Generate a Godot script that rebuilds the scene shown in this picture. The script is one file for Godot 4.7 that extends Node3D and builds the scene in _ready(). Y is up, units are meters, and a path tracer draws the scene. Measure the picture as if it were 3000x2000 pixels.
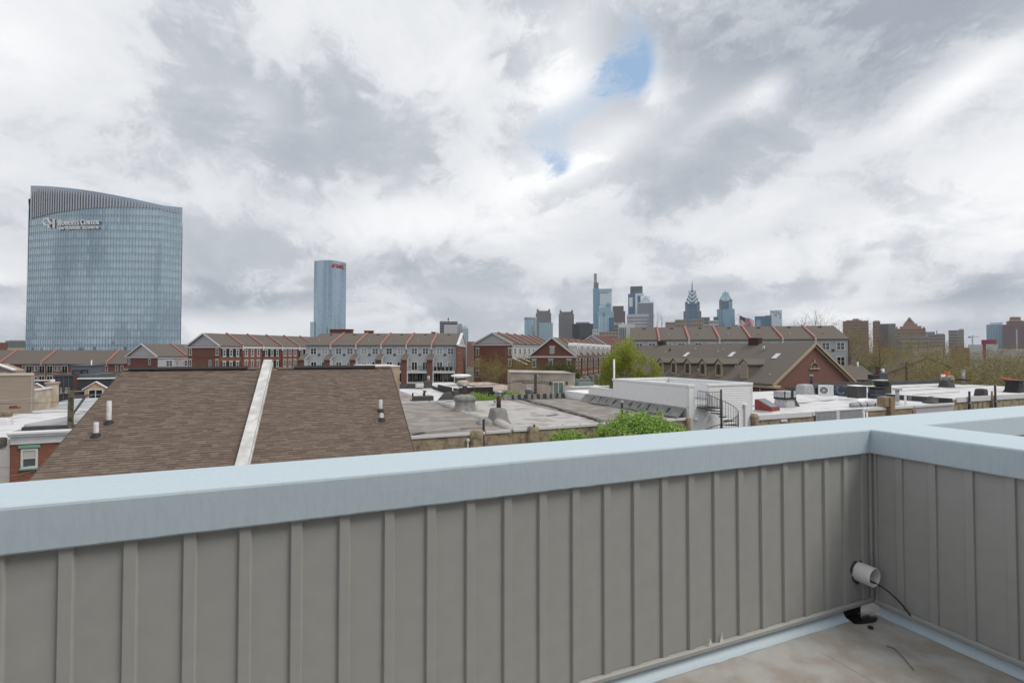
extends Node3D
# A roof deck looking over row house roofs to a city skyline.
# Frame: camera looks along -Z. The street grid is turned by GRID degrees; g(a, b, y) gives a point a metres along the parapet, b metres away from it.
const FOC := 1500.0
const EYE := 11.5
const GRID := 23.0
const ROOFANG := 20.2
var cam: Camera3D
var M := {}
var T := {}
var names := {}
var kids := {}
var cache := {}

func _ready():
	set_camera()
	set_sky()
	make_textures()
	ground()
	deck()
	print("deck ", Time.get_ticks_msec())
	shingle_house()
	print("shingle ", Time.get_ticks_msec())
	middle_roofs()
	right_roofs()
	back_roofs()
	left_cluster()
	print("roofs ", Time.get_ticks_msec())
	rows()
	dormer_hall()
	print("rows ", Time.get_ticks_msec())
	glass_tower()
	sign_tower()
	skyline()
	print("skyline ", Time.get_ticks_msec())
	trees()
	wires()
	print("done ", Time.get_ticks_msec())

# ---------------------------------------------------------------- camera, sky, sun
func set_camera():
	cam = Camera3D.new(); cam.name = "camera"; add_child(cam)
	cam.position = Vector3(0, EYE, 0)
	cam.rotation.x = atan(33.0 / FOC)
	cam.fov = rad_to_deg(2.0 * atan(1000.0 / FOC))
	cam.near = 0.05; cam.far = 9000.0
	cam.current = true
	var sun := DirectionalLight3D.new(); sun.name = "sun"; add_child(sun)
	sun.light_color = Color(1.0, 0.97, 0.93)
	sun.light_energy = 0.5
	sun.light_angular_distance = 24.0
	sun.shadow_enabled = true
	sun.rotation_degrees = Vector3(-54, 70, 0)

func sky_dir(px: float, py: float) -> Vector2:   # a direction (azimuth, elevation in degrees)
	var x := (px - 1176.0) / 1176.0
	var y := (810.0 - py) / 1176.0
	return Vector2(rad_to_deg(atan(x)), rad_to_deg(atan(y / sqrt(1.0 + x * x))))

func set_sky():
	var W := 3072
	var H := 1536
	# clouds: centre and size (degrees through sky_dir), tilt, gain
	var spec := [[620, 160, 300, 90, 10, -0.09], [650, 350, 150, 110, 0, -0.13], [1960, 150, 260, 120, 8, -0.32], [1720, 60, 360, 110, 0, -0.28], [2200, 60, 260, 80, -10, -0.14],
		[500, 690, 150, 28, 0, -0.3], [20, 655, 80, 30, 0, -0.3], [950, 600, 240, 70, 0, -0.16], [1130, 640, 120, 40, 0, -0.06], [2200, 690, 230, 22, 0, -0.24], [2290, 640, 120, 30, -10, -0.12],
		[1460, 500, 260, 60, -20, -0.08], [760, 690, 120, 20, 0, -0.1], [250, 300, 250, 80, -10, -0.06], [60, 480, 200, 80, 0, -0.1], [1950, 420, 260, 40, -25, -0.07], [1350, 640, 160, 30, 0, -0.05],
		[1285, 170, 90, 170, 8, 0.34], [1380, 350, 120, 50, -20, 0.36], [1500, 200, 40, 60, 0, 0.2], [1750, 225, 90, 40, -30, 0.3], [2230, 175, 200, 35, -25, 0.32], [1620, 300, 170, 30, -25, 0.22],
		[570, 260, 60, 60, 0, 0.16], [70, 80, 110, 70, 0, 0.14], [1050, 500, 220, 60, -10, 0.14], [1950, 715, 170, 16, 0, 0.28], [480, 745, 160, 16, 0, 0.16], [20, 615, 60, 14, 0, 0.26],
		[1180, 420, 90, 90, 0, 0.14], [1020, 700, 160, 20, 0, 0.1], [2050, 520, 260, 40, -20, 0.1], [1250, 420, 120, 50, 0, 0.16], [2300, 745, 120, 10, 0, 0.14], [1640, 720, 120, 14, 0, 0.1], [860, 480, 130, 40, -10, 0.06], [340, 480, 120, 40, 0, 0.06]]
	var holes := [[1440, 135, 56, 82, 10, 1.1], [1425, 195, 40, 40, 0, 0.6], [1325, 265, 100, 46, -22, 1.1], [1275, 372, 32, 40, 0, 0.75], [1210, 335, 46, 52, 0, 0.5], [1545, 295, 64, 26, -10, 0.75], [1590, 262, 24, 12, 0, 0.45], [1790, 205, 18, 18, 0, 0.4],
		[1660, 702, 60, 10, 0, 0.4], [2290, 690, 80, 8, 0, 0.3], [1250, 300, 40, 40, 0, 0.4]]
	var bl := []
	for k in 2:
		for s in (spec if k == 0 else holes):
			var c := sky_dir(s[0], s[1])
			var e := sky_dir(s[0] + s[2], s[1])
			var f := sky_dir(s[0], s[1] + s[3])
			var t := deg_to_rad(s[4])
			bl.append([c.x, c.y, maxf(absf(e.x - c.x), 0.3), maxf(absf(f.y - c.y), 0.3), cos(t), sin(t), s[5], k])
	# the same kind of clouds go on all round the rest of the sky
	var rng := RandomNumberGenerator.new(); rng.seed = 11
	for i in 46:
		var az := rng.randf_range(52, 308)
		if az > 180.0: az -= 360.0
		var el := rng.randf_range(2, 70)
		bl.append([az, el, rng.randf_range(6, 14), rng.randf_range(2, 5) * (0.4 + el / 30.0), 1.0, rng.randf_range(-0.3, 0.3), rng.randf_range(-0.24, 0.3), 0])
	var n1 := FastNoiseLite.new(); n1.seed = 5; n1.noise_type = FastNoiseLite.TYPE_SIMPLEX_SMOOTH; n1.fractal_octaves = 5; n1.frequency = 0.55; n1.fractal_gain = 0.5
	n1.domain_warp_enabled = true; n1.domain_warp_amplitude = 0.5; n1.domain_warp_frequency = 0.6; n1.domain_warp_fractal_octaves = 3
	var n2 := FastNoiseLite.new(); n2.seed = 9; n2.noise_type = FastNoiseLite.TYPE_SIMPLEX_SMOOTH; n2.fractal_octaves = 7; n2.frequency = 2.6; n2.fractal_gain = 0.60
	n2.domain_warp_enabled = true; n2.domain_warp_amplitude = 0.10; n2.domain_warp_frequency = 3.0; n2.domain_warp_fractal_octaves = 3
	# the blobs are summed on a coarse grid first, then read back between its points
	var CW := 512
	var CH := 96
	var grid := PackedFloat32Array(); grid.resize(CW * CH)
	var hole := PackedFloat32Array(); hole.resize(CW * CH)
	for b in bl:
		var r := 2.6 * maxf(b[2], b[3])
		var y0 := clampi(int((b[1] - r) / 90.0 * CH), 0, CH - 1)
		var y1 := clampi(int((b[1] + r) / 90.0 * CH) + 1, 0, CH - 1)
		var x0 := int(((b[0] - r) / 360.0 + 0.5) * CW)
		var x1 := int(((b[0] + r) / 360.0 + 0.5) * CW) + 1
		for y in range(y0, y1 + 1):
			var dy: float = y * 90.0 / CH - b[1]
			for x in range(x0, x1 + 1):
				var dx: float = (float(x) / CW - 0.5) * 360.0 - b[0]
				var ex: float = (dx * b[4] - dy * b[5]) / b[2]
				var ey: float = (dx * b[5] + dy * b[4]) / b[3]
				var v: float = b[6] * exp(-(ex * ex + ey * ey))
				var i := y * CW + posmod(x, CW)
				if b[7] == 1: hole[i] += v
				else: grid[i] += v
	var data := PackedFloat32Array(); data.resize(W * H * 3)
	var dark := Vector3(0.315, 0.35, 0.405)
	var white := Vector3(0.87, 0.875, 0.885)
	var blue := Vector3(0.25, 0.385, 0.575)
	var half := H / 2
	for y in range(0, half + 12):
		var el := (0.5 - (y + 0.5) / H) * PI
		var up := maxf(sin(el), 0.0)
		var ce := cos(el)
		var k := 1.0 / (up + 0.17)
		var gy := clampf(rad_to_deg(maxf(el, 0.0)) / 90.0 * CH, 0.0, CH - 1.01)
		var iy := int(gy)
		var fy := gy - iy
		for x in W:
			var az := (x + 0.5) / W * TAU      # the picture starts straight ahead (-Z) and turns right
			if az > PI: az -= TAU
			var px := sin(az) * ce * k
			var pz := -cos(az) * ce * k
			# streaks run from the upper right to the lower left
			var qx := px * 0.86 + pz * 0.5
			var qz := -px * 0.5 + pz * 0.86
			var dx := sin(az) * ce
			var dz := -cos(az) * ce
			var a := n1.get_noise_3d(qx * 0.62, qz * 1.25, 0.0)              # long layers seen from below
			var f := n2.get_noise_3d(dx, sin(el) * 1.5, dz)                  # puffs, the same size in every direction
			var gx := (az / TAU + 0.5) * CW + (a * 2.0 + f * 5.0)
			var ix := int(floor(gx))
			var fx := gx - ix
			var gyy := clampf(gy + (f * 3.0 + a) * 0.9, 0.0, CH - 1.01)
			iy = int(gyy); fy = gyy - iy
			var i0 := iy * CW + posmod(ix, CW)
			var i1 := iy * CW + posmod(ix + 1, CW)
			var sh := lerpf(lerpf(grid[i0], grid[i1], fx), lerpf(grid[i0 + CW], grid[i1 + CW], fx), fy)
			var ho := lerpf(lerpf(hole[i0], hole[i1], fx), lerpf(hole[i0 + CW], hole[i1 + CW], fx), fy)
			f *= 1.7
			var edge := smoothstep(-0.34, 0.30, f + a * 0.5 + sh * 0.9)      # lit heaps before the greyer layer behind
			var v := 0.385 + a * 0.14 + f * 0.13 + edge * 0.17 + sh * 1.0
			v = clampf((v - 0.5) * 1.18 + 0.51, 0.0, 1.0)
			v = v * v * (3.0 - 2.0 * v) * 0.4 + v * 0.6
			var rag := ho * 1.25 + f * 0.85
			var h := smoothstep(0.08, 0.80, rag) * smoothstep(0.02, 0.24, ho)
			h *= clampf(0.80 + f * 1.1, 0.45, 0.95)
			var c := dark.lerp(white, v)
			c = c.lerp(Vector3(0.50, 0.60, 0.73).lerp(blue, h), h)
			var o := (y * W + x) * 3
			data[o] = c.x; data[o + 1] = c.y; data[o + 2] = c.z
	for y in range(half + 12, H):
		for x in W:
			var o := (y * W + x) * 3
			data[o] = 0.16; data[o + 1] = 0.155; data[o + 2] = 0.15
	var img := Image.create_from_data(W, H, false, Image.FORMAT_RGBF, data.to_byte_array())
	var pm := PanoramaSkyMaterial.new(); pm.panorama = ImageTexture.create_from_image(img)
	var sky := Sky.new(); sky.sky_material = pm
	var env := Environment.new()
	env.background_mode = Environment.BG_SKY
	env.sky = sky
	env.tonemap_mode = Environment.TONE_MAPPER_LINEAR
	env.tonemap_exposure = 1.2
	env.sdfgi_enabled = true; env.ssao_enabled = true; env.ssil_enabled = true
	env.fog_enabled = true
	env.fog_density = 0.00004
	env.fog_light_color = Color(0.80, 0.83, 0.87)
	var we := WorldEnvironment.new(); we.name = "world_environment"; we.environment = env; add_child(we)
	print("sky ", Time.get_ticks_msec())

# ---------------------------------------------------------------- points
func at(u: float, v: float, d: float) -> Vector3:      # seen at photo pixel (u, v), d metres ahead
	var p := atan(33.0 / FOC)
	var cy := (1000.0 - v) / FOC
	var dy := cy * cos(p) + sin(p)
	var dz := cos(p) - cy * sin(p)
	return Vector3((u - 1500.0) / FOC * d / dz, EYE + dy * d / dz, -d)

func on(u: float, v: float, h: float) -> Vector3:      # the same, where the ray meets the height h
	var q := at(u, v, 1.0)
	return Vector3(0, EYE, 0) + (q - Vector3(0, EYE, 0)) * ((h - EYE) / (q.y - EYE))

func g(a: float, b: float, y: float, ang := GRID) -> Vector3:
	var t := deg_to_rad(ang)
	return Vector3(a * cos(t) - b * sin(t), y, -(a * sin(t) + b * cos(t)))

# ---------------------------------------------------------------- scene tree
func numbered(n: String) -> String:
	if not names.has(n):
		names[n] = 0
		return n
	names[n] += 1
	return "%s_%03d" % [n, names[n]]

func tag(o: Node, label: String, category: String, group := "", kind := "") -> Node:
	o.set_meta("label", label); o.set_meta("category", category)
	if group: o.set_meta("group", group)
	if kind: o.set_meta("kind", kind)
	return o

func thing(called: String, label: String, category: String, pos := Vector3.ZERO, yaw := 0.0, group := "") -> Node3D:
	var o := Node3D.new(); o.name = numbered(called); add_child(o)
	o.position = pos; o.rotation_degrees.y = yaw
	tag(o, label, category, group)
	return o

func adopt(o: Node3D, called: String, parent: Node3D):
	if parent == self:
		o.name = numbered(called)
	else:
		var key := str(parent.get_instance_id()) + called
		var n: int = kids.get(key, 0)
		kids[key] = n + 1
		o.name = called if n == 0 else "%s_%03d" % [called, n]
	parent.add_child(o, true)

func copy(o: Node3D, label: String, pos: Vector3, yaw: float) -> Node3D:
	var base := str(o.name)
	if base.length() > 4 and base.substr(base.length() - 4, 1) == "_" and base.right(3).is_valid_int(): base = base.substr(0, base.length() - 4)
	var c: Node3D = o.duplicate(); c.name = numbered(base); add_child(c)
	c.position = pos; c.rotation_degrees.y = yaw
	c.set_meta("label", label)
	return c

func mesh(parent: Node3D, called: String, m: Mesh, mat: Material, xf := Transform3D.IDENTITY) -> MeshInstance3D:
	var o := MeshInstance3D.new(); o.mesh = m; o.material_override = mat; o.transform = xf
	adopt(o, called, parent)
	return o

func part(parent: Node3D, called: String, st: SurfaceTool, mat: Material, smooth := false) -> MeshInstance3D:
	st.generate_normals()
	return mesh(parent, called, st.commit(), mat)

func structure(o: Node) -> Node:
	o.set_meta("kind", "structure"); return o

# ---------------------------------------------------------------- shapes
func mb(smooth := false) -> SurfaceTool:
	var st := SurfaceTool.new(); st.begin(Mesh.PRIMITIVE_TRIANGLES)
	st.set_smooth_group(0 if smooth else -1)
	return st

func tri(st: SurfaceTool, a: Vector3, b: Vector3, c: Vector3):
	st.add_vertex(a); st.add_vertex(b); st.add_vertex(c)

func quad(st: SurfaceTool, a: Vector3, b: Vector3, c: Vector3, d: Vector3):   # clockwise from outside
	tri(st, a, b, c); tri(st, a, c, d)

func bx(st: SurfaceTool, c: Vector3, s: Vector3, B := Basis.IDENTITY):
	var h := s * 0.5
	var p := []
	for i in 8:
		p.append(c + B * Vector3(h.x if i & 1 else -h.x, h.y if i & 2 else -h.y, h.z if i & 4 else -h.z))
	for f in [[4, 6, 7, 5], [1, 3, 2, 0], [5, 7, 3, 1], [0, 2, 6, 4], [6, 2, 3, 7], [0, 4, 5, 1]]:
		quad(st, p[f[0]], p[f[1]], p[f[2]], p[f[3]])

func cbx(st: SurfaceTool, c: Vector3, s: Vector3, e: float, B := Basis.IDENTITY):   # box with bevelled edges along all sides
	var h := s * 0.5
	for ax in 3:
		for sg in [-1.0, 1.0]:
			var n := Vector3.ZERO; n[ax] = sg
			var i := (ax + 1) % 3
			var j := (ax + 2) % 3
			var q := []
			for k in [[-1, -1], [1, -1], [1, 1], [-1, 1]]:
				var v := Vector3.ZERO
				v[ax] = sg * h[ax]; v[i] = k[0] * (h[i] - e); v[j] = k[1] * (h[j] - e)
				q.append(c + B * v)
			if sg > 0: quad(st, q[3], q[2], q[1], q[0])
			else: quad(st, q[0], q[1], q[2], q[3])
	for ax in 3:
		var i := (ax + 1) % 3
		var j := (ax + 2) % 3
		for si in [-1.0, 1.0]:
			for sj in [-1.0, 1.0]:
				var q := []
				for k in [[0, -1], [0, 1], [1, 1], [1, -1]]:
					var v := Vector3.ZERO
					v[ax] = k[1] * (h[ax] - e)
					v[i] = si * (h[i] if k[0] == 0 else h[i] - e)
					v[j] = sj * (h[j] - e if k[0] == 0 else h[j])
					q.append(c + B * v)
				if si * sj > 0: quad(st, q[0], q[1], q[2], q[3])
				else: quad(st, q[3], q[2], q[1], q[0])

func bar(st: SurfaceTool, p: Vector3, q: Vector3, w: float, h: float):
	var d := q - p
	var z := d.normalized()
	var x := Vector3.UP.cross(z)
	if x.length() < 0.01: x = Vector3.RIGHT
	x = x.normalized()
	var y := z.cross(x)
	bx(st, (p + q) * 0.5, Vector3(w, h, d.length()), Basis(x, y, z))

func tube(st: SurfaceTool, pts: Array, rad, n := 8, caps := true):
	var rings := []
	var side := Vector3.ZERO
	for i in pts.size():
		var a: Vector3 = pts[maxi(i - 1, 0)]
		var b: Vector3 = pts[mini(i + 1, pts.size() - 1)]
		var z := (b - a).normalized()
		if side == Vector3.ZERO: side = z.cross(Vector3.RIGHT if absf(z.x) < 0.8 else Vector3.UP).normalized()
		side = (side - z * side.dot(z)).normalized()
		var y := z.cross(side)
		var r: float = rad[i] if rad is Array else rad
		var ring := []
		for k in n:
			var t := TAU * k / n
			ring.append(pts[i] + (side * cos(t) + y * sin(t)) * r)
		rings.append(ring)
	for i in rings.size() - 1:
		for k in n:
			var l := (k + 1) % n
			quad(st, rings[i][k], rings[i][l], rings[i + 1][l], rings[i + 1][k])
	if caps:
		for k in range(1, n - 1):
			tri(st, rings[0][0], rings[0][k + 1], rings[0][k])
			var e: Array = rings[-1]
			tri(st, e[0], e[k], e[k + 1])

func lathe(st: SurfaceTool, prof: Array, n := 12, o := Vector3.ZERO):   # prof: [radius, height] upwards
	for i in prof.size() - 1:
		for k in n:
			var a := TAU * k / n
			var b := TAU * (k + 1) / n
			var p := o + Vector3(cos(a) * prof[i][0], prof[i][1], sin(a) * prof[i][0])
			var q := o + Vector3(cos(b) * prof[i][0], prof[i][1], sin(b) * prof[i][0])
			var r := o + Vector3(cos(b) * prof[i + 1][0], prof[i + 1][1], sin(b) * prof[i + 1][0])
			var s := o + Vector3(cos(a) * prof[i + 1][0], prof[i + 1][1], sin(a) * prof[i + 1][0])
			quad(st, p, s, r, q)

func ext(st: SurfaceTool, poly: PackedVector2Array, z0: float, z1: float, xf := Transform3D.IDENTITY):   # outline in x, y pushed along z
	var idx := Geometry2D.triangulate_polygon(poly)
	for i in range(0, idx.size(), 3):
		var a := poly[idx[i]]
		var b := poly[idx[i + 1]]
		var c := poly[idx[i + 2]]
		if (b - a).cross(c - a) > 0:
			var t := b; b = c; c = t
		tri(st, xf * Vector3(a.x, a.y, z1), xf * Vector3(b.x, b.y, z1), xf * Vector3(c.x, c.y, z1))
		tri(st, xf * Vector3(a.x, a.y, z0), xf * Vector3(c.x, c.y, z0), xf * Vector3(b.x, b.y, z0))
	var cw := Geometry2D.is_polygon_clockwise(poly)
	for i in poly.size():
		var a := poly[i]
		var b := poly[(i + 1) % poly.size()]
		if not cw:
			var t := a; a = b; b = t
		quad(st, xf * Vector3(a.x, a.y, z1), xf * Vector3(a.x, a.y, z0), xf * Vector3(b.x, b.y, z0), xf * Vector3(b.x, b.y, z1))

func P(parent: Node3D, called: String, c: Vector3, s: Vector3, mat: Material, yaw := 0.0, e := 0.0) -> MeshInstance3D:   # a box-shaped part
	var key := "box%.3f_%.3f_%.3f_%.3f" % [s.x, s.y, s.z, e]
	if not cache.has(key):
		var st := mb()
		if e > 0: cbx(st, Vector3.ZERO, s, e)
		else: bx(st, Vector3.ZERO, s)
		st.generate_normals()
		cache[key] = st.commit()
	return mesh(parent, called, cache[key], mat, Transform3D(Basis(Vector3.UP, deg_to_rad(yaw)), c))

# ---------------------------------------------------------------- materials
func noise_tex(sz: int, freq: float, oct: int, lo: float, hi: float, sd: int, contrast := 1.0) -> ImageTexture:
	var n := FastNoiseLite.new(); n.seed = sd; n.frequency = freq; n.fractal_octaves = oct; n.noise_type = FastNoiseLite.TYPE_SIMPLEX_SMOOTH
	var src := n.get_seamless_image(sz, sz)
	var by := src.get_data()
	var out := PackedByteArray(); out.resize(sz * sz * 3)
	for i in sz * sz:
		var v := clampf((by[i] / 255.0 - 0.5) * contrast + 0.5, 0, 1)
		var c := int(255.0 * (lo + (hi - lo) * v))
		out[i * 3] = c; out[i * 3 + 1] = c; out[i * 3 + 2] = c
	return ImageTexture.create_from_image(Image.create_from_data(sz, sz, false, Image.FORMAT_RGB8, out))

func two_tone(sz: int, freq: float, oct: int, c1: Color, c2: Color, sd: int, lo: float, hi: float, grain := 0.06) -> ImageTexture:
	var n := FastNoiseLite.new(); n.seed = sd; n.frequency = freq; n.fractal_octaves = oct; n.noise_type = FastNoiseLite.TYPE_SIMPLEX_SMOOTH
	var by := n.get_seamless_image(sz, sz).get_data()
	n.frequency = 0.35; n.fractal_octaves = 2; n.seed = sd + 1
	var fine := n.get_seamless_image(sz, sz).get_data()
	var a := c1.linear_to_srgb()
	var b := c2.linear_to_srgb()
	var out := PackedByteArray(); out.resize(sz * sz * 3)
	for i in sz * sz:
		var c := a.lerp(b, smoothstep(lo, hi, by[i] / 255.0 + (fine[i] / 255.0 - 0.5) * 0.3))
		var s := 1.0 + (fine[i] / 255.0 - 0.5) * grain * 2.0
		out[i * 3] = int(clampf(c.r * s, 0, 1) * 255); out[i * 3 + 1] = int(clampf(c.g * s, 0, 1) * 255); out[i * 3 + 2] = int(clampf(c.b * s, 0, 1) * 255)
	return ImageTexture.create_from_image(Image.create_from_data(sz, sz, false, Image.FORMAT_RGB8, out))

func brick_tex(c1: Color, c2: Color, mortar: Color, sd: int) -> ImageTexture:   # 16 courses of 8 bricks, each a little different in tone
	var S := 256
	var im := Image.create(S, S, false, Image.FORMAT_RGB8)
	im.fill(mortar.linear_to_srgb())
	var r := RandomNumberGenerator.new(); r.seed = sd
	for y in 16:
		for x in 8:
			var c := c1.lerp(c2, r.randf()) * r.randf_range(0.85, 1.12)
			c.a = 1.0
			var x0 := x * 32 + (16 if y % 2 else 0)
			im.fill_rect(Rect2i(x0, y * 16, 29, 13), c.linear_to_srgb())
			if x0 + 29 > S: im.fill_rect(Rect2i(0, y * 16, x0 + 29 - S, 13), c.linear_to_srgb())
	return ImageTexture.create_from_image(im)

func normal_tex(sz: int, freq: float, oct: int, sd: int, strength: float) -> ImageTexture:
	var n := FastNoiseLite.new(); n.seed = sd; n.frequency = freq; n.fractal_octaves = oct; n.noise_type = FastNoiseLite.TYPE_SIMPLEX_SMOOTH
	var im := n.get_seamless_image(sz, sz)
	im.convert(Image.FORMAT_RGBA8)
	im.bump_map_to_normal_map(strength)
	return ImageTexture.create_from_image(im)

func make_textures():
	T.mottle = noise_tex(256, 0.012, 5, 0.80, 1.0, 1, 1.5)
	T.patch = noise_tex(256, 0.010, 6, 0.62, 1.0, 2, 1.9)
	T.grain = noise_tex(256, 0.14, 3, 0.84, 1.0, 3, 1.3)
	T.coarse = noise_tex(256, 0.05, 4, 0.70, 1.0, 4, 1.6)
	T.soft = noise_tex(256, 0.02, 4, 0.965, 1.0, 13, 1.4)
	T.bump = normal_tex(256, 0.10, 3, 5, 2.0)
	T.wave = normal_tex(256, 0.02, 3, 6, 3.0)

func mt(key: String, col := Color.WHITE, rough := 0.85, tex := "", scale := 1.0, metal := 0.0) -> StandardMaterial3D:
	if M.has(key): return M[key]
	var m := StandardMaterial3D.new()
	m.albedo_color = col.linear_to_srgb()
	m.roughness = rough
	m.metallic = metal
	if tex:
		m.albedo_texture = T[tex]
		m.uv1_triplanar = true; m.uv1_world_triplanar = true; m.uv1_scale = Vector3.ONE * scale
	M[key] = m
	return m

func with_normal(m: StandardMaterial3D, tex: String, amount: float) -> StandardMaterial3D:
	m.normal_enabled = true; m.normal_texture = T[tex]; m.normal_scale = amount
	return m

func C(r: float, gr: float, b: float) -> Color: return Color(r, gr, b)

# ---------------------------------------------------------------- ground
func ground():
	var st := mb()
	quad(st, Vector3(-7000, 0, -7500), Vector3(7000, 0, -7500), Vector3(7000, 0, 400), Vector3(-7000, 0, 400))
	var o := part(self, "ground", st, mt("ground", C(0.13, 0.125, 0.11), 0.95, "patch", 0.02))
	structure(o)
	# the street between the two rows of houses, with its pavements
	var s2 := mb()
	quad(s2, g(-120, 50.0, 0.004), g(160, 50.0, 0.004), g(160, 43.5, 0.004), g(-120, 43.5, 0.004))
	structure(part(self, "road", s2, mt("asphalt", C(0.055, 0.055, 0.058), 0.9, "grain", 0.3)))
	for b in [42.6, 50.9]:
		var s3 := mb()
		bx(s3, g(20, b, 0.07), Vector3(280, 0.14, 1.7), Basis(Vector3.UP, deg_to_rad(GRID)))
		structure(part(self, "pavement", s3, mt("concrete", C(0.36, 0.35, 0.33), 0.9, "mottle", 0.3)))

# ---------------------------------------------------------------- the deck we stand on
func loft(st: SurfaceTool, prof: Array, x0: float, x1: float, n: int, wob: float, sd: int, xf: Transform3D):   # prof [z, y] swept along x; the lowest edges waver a little
	var ns := FastNoiseLite.new(); ns.seed = sd; ns.frequency = 1.1; ns.fractal_octaves = 4
	var rows_ := []
	var low := 1e9
	for p in prof: low = minf(low, p[1])
	for i in n + 1:
		var x := lerpf(x0, x1, float(i) / n)
		var r := []
		for j in prof.size():
			var p: Array = prof[j]
			var dy := 0.0
			var dz := 0.0
			if wob > 0:
				if p[1] < low + 0.02: dy = ns.get_noise_1d(x * 9.0) * wob + absf(ns.get_noise_1d(x * 40.0)) * wob * 0.5
				dz = ns.get_noise_2d(x * 1.2, j * 3.0) * wob * 0.6
			r.append(xf * Vector3(x, p[1] + dy, p[0] + dz))
		rows_.append(r)
	for i in n:
		for j in prof.size() - 1:
			quad(st, rows_[i][j], rows_[i][j + 1], rows_[i + 1][j + 1], rows_[i + 1][j])

func deck():
	var FL := EYE - 1.588
	var top := EYE - 0.47
	var cb := EYE - 0.62
	var yaw := GRID
	T.coat = two_tone(512, 0.02, 5, C(0.515, 0.615, 0.675), C(0.475, 0.57, 0.628), 21, 0.42, 0.95, 0.03)
	T.dirt = two_tone(1024, 0.0045, 6, C(0.43, 0.425, 0.41), C(0.345, 0.31, 0.275), 22, 0.25, 0.72, 0.20)
	var coat := StandardMaterial3D.new(); coat.albedo_texture = T.coat; coat.roughness = 0.55
	coat.uv1_triplanar = true; coat.uv1_world_triplanar = true; coat.uv1_scale = Vector3(3.6, 0.55, 3.6)
	T.roller = normal_tex(512, 0.05, 4, 8, 5.0)
	with_normal(coat, "roller", 0.07)
	var sid := mt("siding", C(0.40, 0.403, 0.388), 0.6, "soft", 1.6)
	with_normal(sid, "bump", 0.05)
	# floor
	var f := mb()
	quad(f, g(-6, 2.2, FL), g(9, 2.2, FL), g(9, -5, FL), g(-6, -5, FL))
	var fm := StandardMaterial3D.new(); fm.albedo_texture = T.dirt; fm.roughness = 0.7; fm.uv1_triplanar = true; fm.uv1_world_triplanar = true; fm.uv1_scale = Vector3.ONE * 0.55
	T.dents = normal_tex(256, 0.06, 3, 12, 3.0)
	with_normal(fm, "dents", 0.3)
	var floor_ := part(self, "deck_floor", f, fm); structure(floor_)
	for i in 3:   # laps of the roof membrane
		var sm := mb()
		var q := 2.62 - i * 1.0
		bx(sm, g(q, -1.4, FL + 0.0008), Vector3(0.07, 0.0012, 6.6), Basis(Vector3.UP, deg_to_rad(yaw)))
		part(floor_, "membrane_lap", sm, fm)
	# the house under the deck
	var hs := thing("deck_house", "house below the roof deck with grey siding walls", "house", g(0, 2.1, 0), yaw)
	P(hs, "wall", Vector3(1.5, (FL - 0.05) * 0.5, 3.4), Vector3(15, FL - 0.05, 7.4), sid)
	var bh := thing("shade_blocker", "unseen dark block added on the deck behind the viewpoint to shade the parapet", "blocker", g(-1.6, -0.75, FL), yaw)  # added out of view to cut the sky light on coping and siding
	P(bh, "wall", Vector3(0, 1.5, 1.6), Vector3(9.0, 3.0, 3.2), mt("blocker_wall", C(0.16, 0.16, 0.155), 0.7, "soft", 1.0))
	P(bh, "roof_edge", Vector3(0, 3.06, 1.6), Vector3(9.2, 0.14, 3.4), mt("blocker_edge", C(0.42, 0.44, 0.45), 0.6), 0, 0.02)
	P(bh, "blocker_door", Vector3(1.2, 1.05, -0.02), Vector3(0.95, 2.1, 0.06), mt("door_grey", C(0.2, 0.2, 0.2), 0.5), 0, 0.01)
	# parapet: local x along the wall, local z towards the deck; its siding plane is z = 0 at b = 2.085
	var w := thing("parapet", "grey ribbed metal parapet with pale blue painted coping around the deck", "parapet", g(0, 2.085, 0), yaw)
	var r := 0.012
	var prof := []
	for p in [[-0.355, cb], [-0.355, top - r], [-0.355 + r * 0.3, top - r * 0.3], [-0.355 + r, top], [-0.18, top + 0.004], [0.03 - r, top], [0.03 - r * 0.6, top - r * 0.12], [0.03 - r * 0.3, top - r * 0.35], [0.03, top - r], [0.03, (top + cb) * 0.5], [0.03, cb + 0.006], [0.026, cb], [0.006, cb]]: prof.append(p)
	var st := mb()
	loft(st, prof, -5.0, 9.0, 420, 0.002, 3, Transform3D.IDENTITY)
	part(w, "coping", st, coat)
	# second wall: turns off towards the deck at a = 3.307
	var AB := 3.307
	var xb := Transform3D(Basis(Vector3(0, 0, 1), Vector3.UP, Vector3(-1, 0, 0)), Vector3(AB, 0, 0))   # its x runs along +z, its z along -x
	var prof2 := []
	for p in [[-0.49, cb], [-0.49, top - r - 0.002], [-0.49 + r * 0.3, top - r * 0.3 - 0.002], [-0.49 + r, top - 0.002], [-0.2, top + 0.001], [0.03 - r, top - 0.002], [0.03 - r * 0.6, top - r * 0.12 - 0.002], [0.03 - r * 0.3, top - r * 0.35 - 0.002], [0.03, top - r - 0.002], [0.03, (top + cb) * 0.5], [0.03, cb + 0.006], [0.026, cb], [0.006, cb]]: prof2.append(p)
	var s2 := mb()
	loft(s2, prof2, 0.012, 5.0, 160, 0.002, 7, xb)
	part(w, "coping", s2, coat)
	# siding panels and the battens between them
	var by := EYE - 1.537
	var hh := cb - by + 0.05
	var cy := by + hh * 0.5
	var pm := mb(); bx(pm, Vector3.ZERO, Vector3(0.17, hh, 0.02)); pm.generate_normals()
	var panel := pm.commit()
	var rm := mb()
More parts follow.
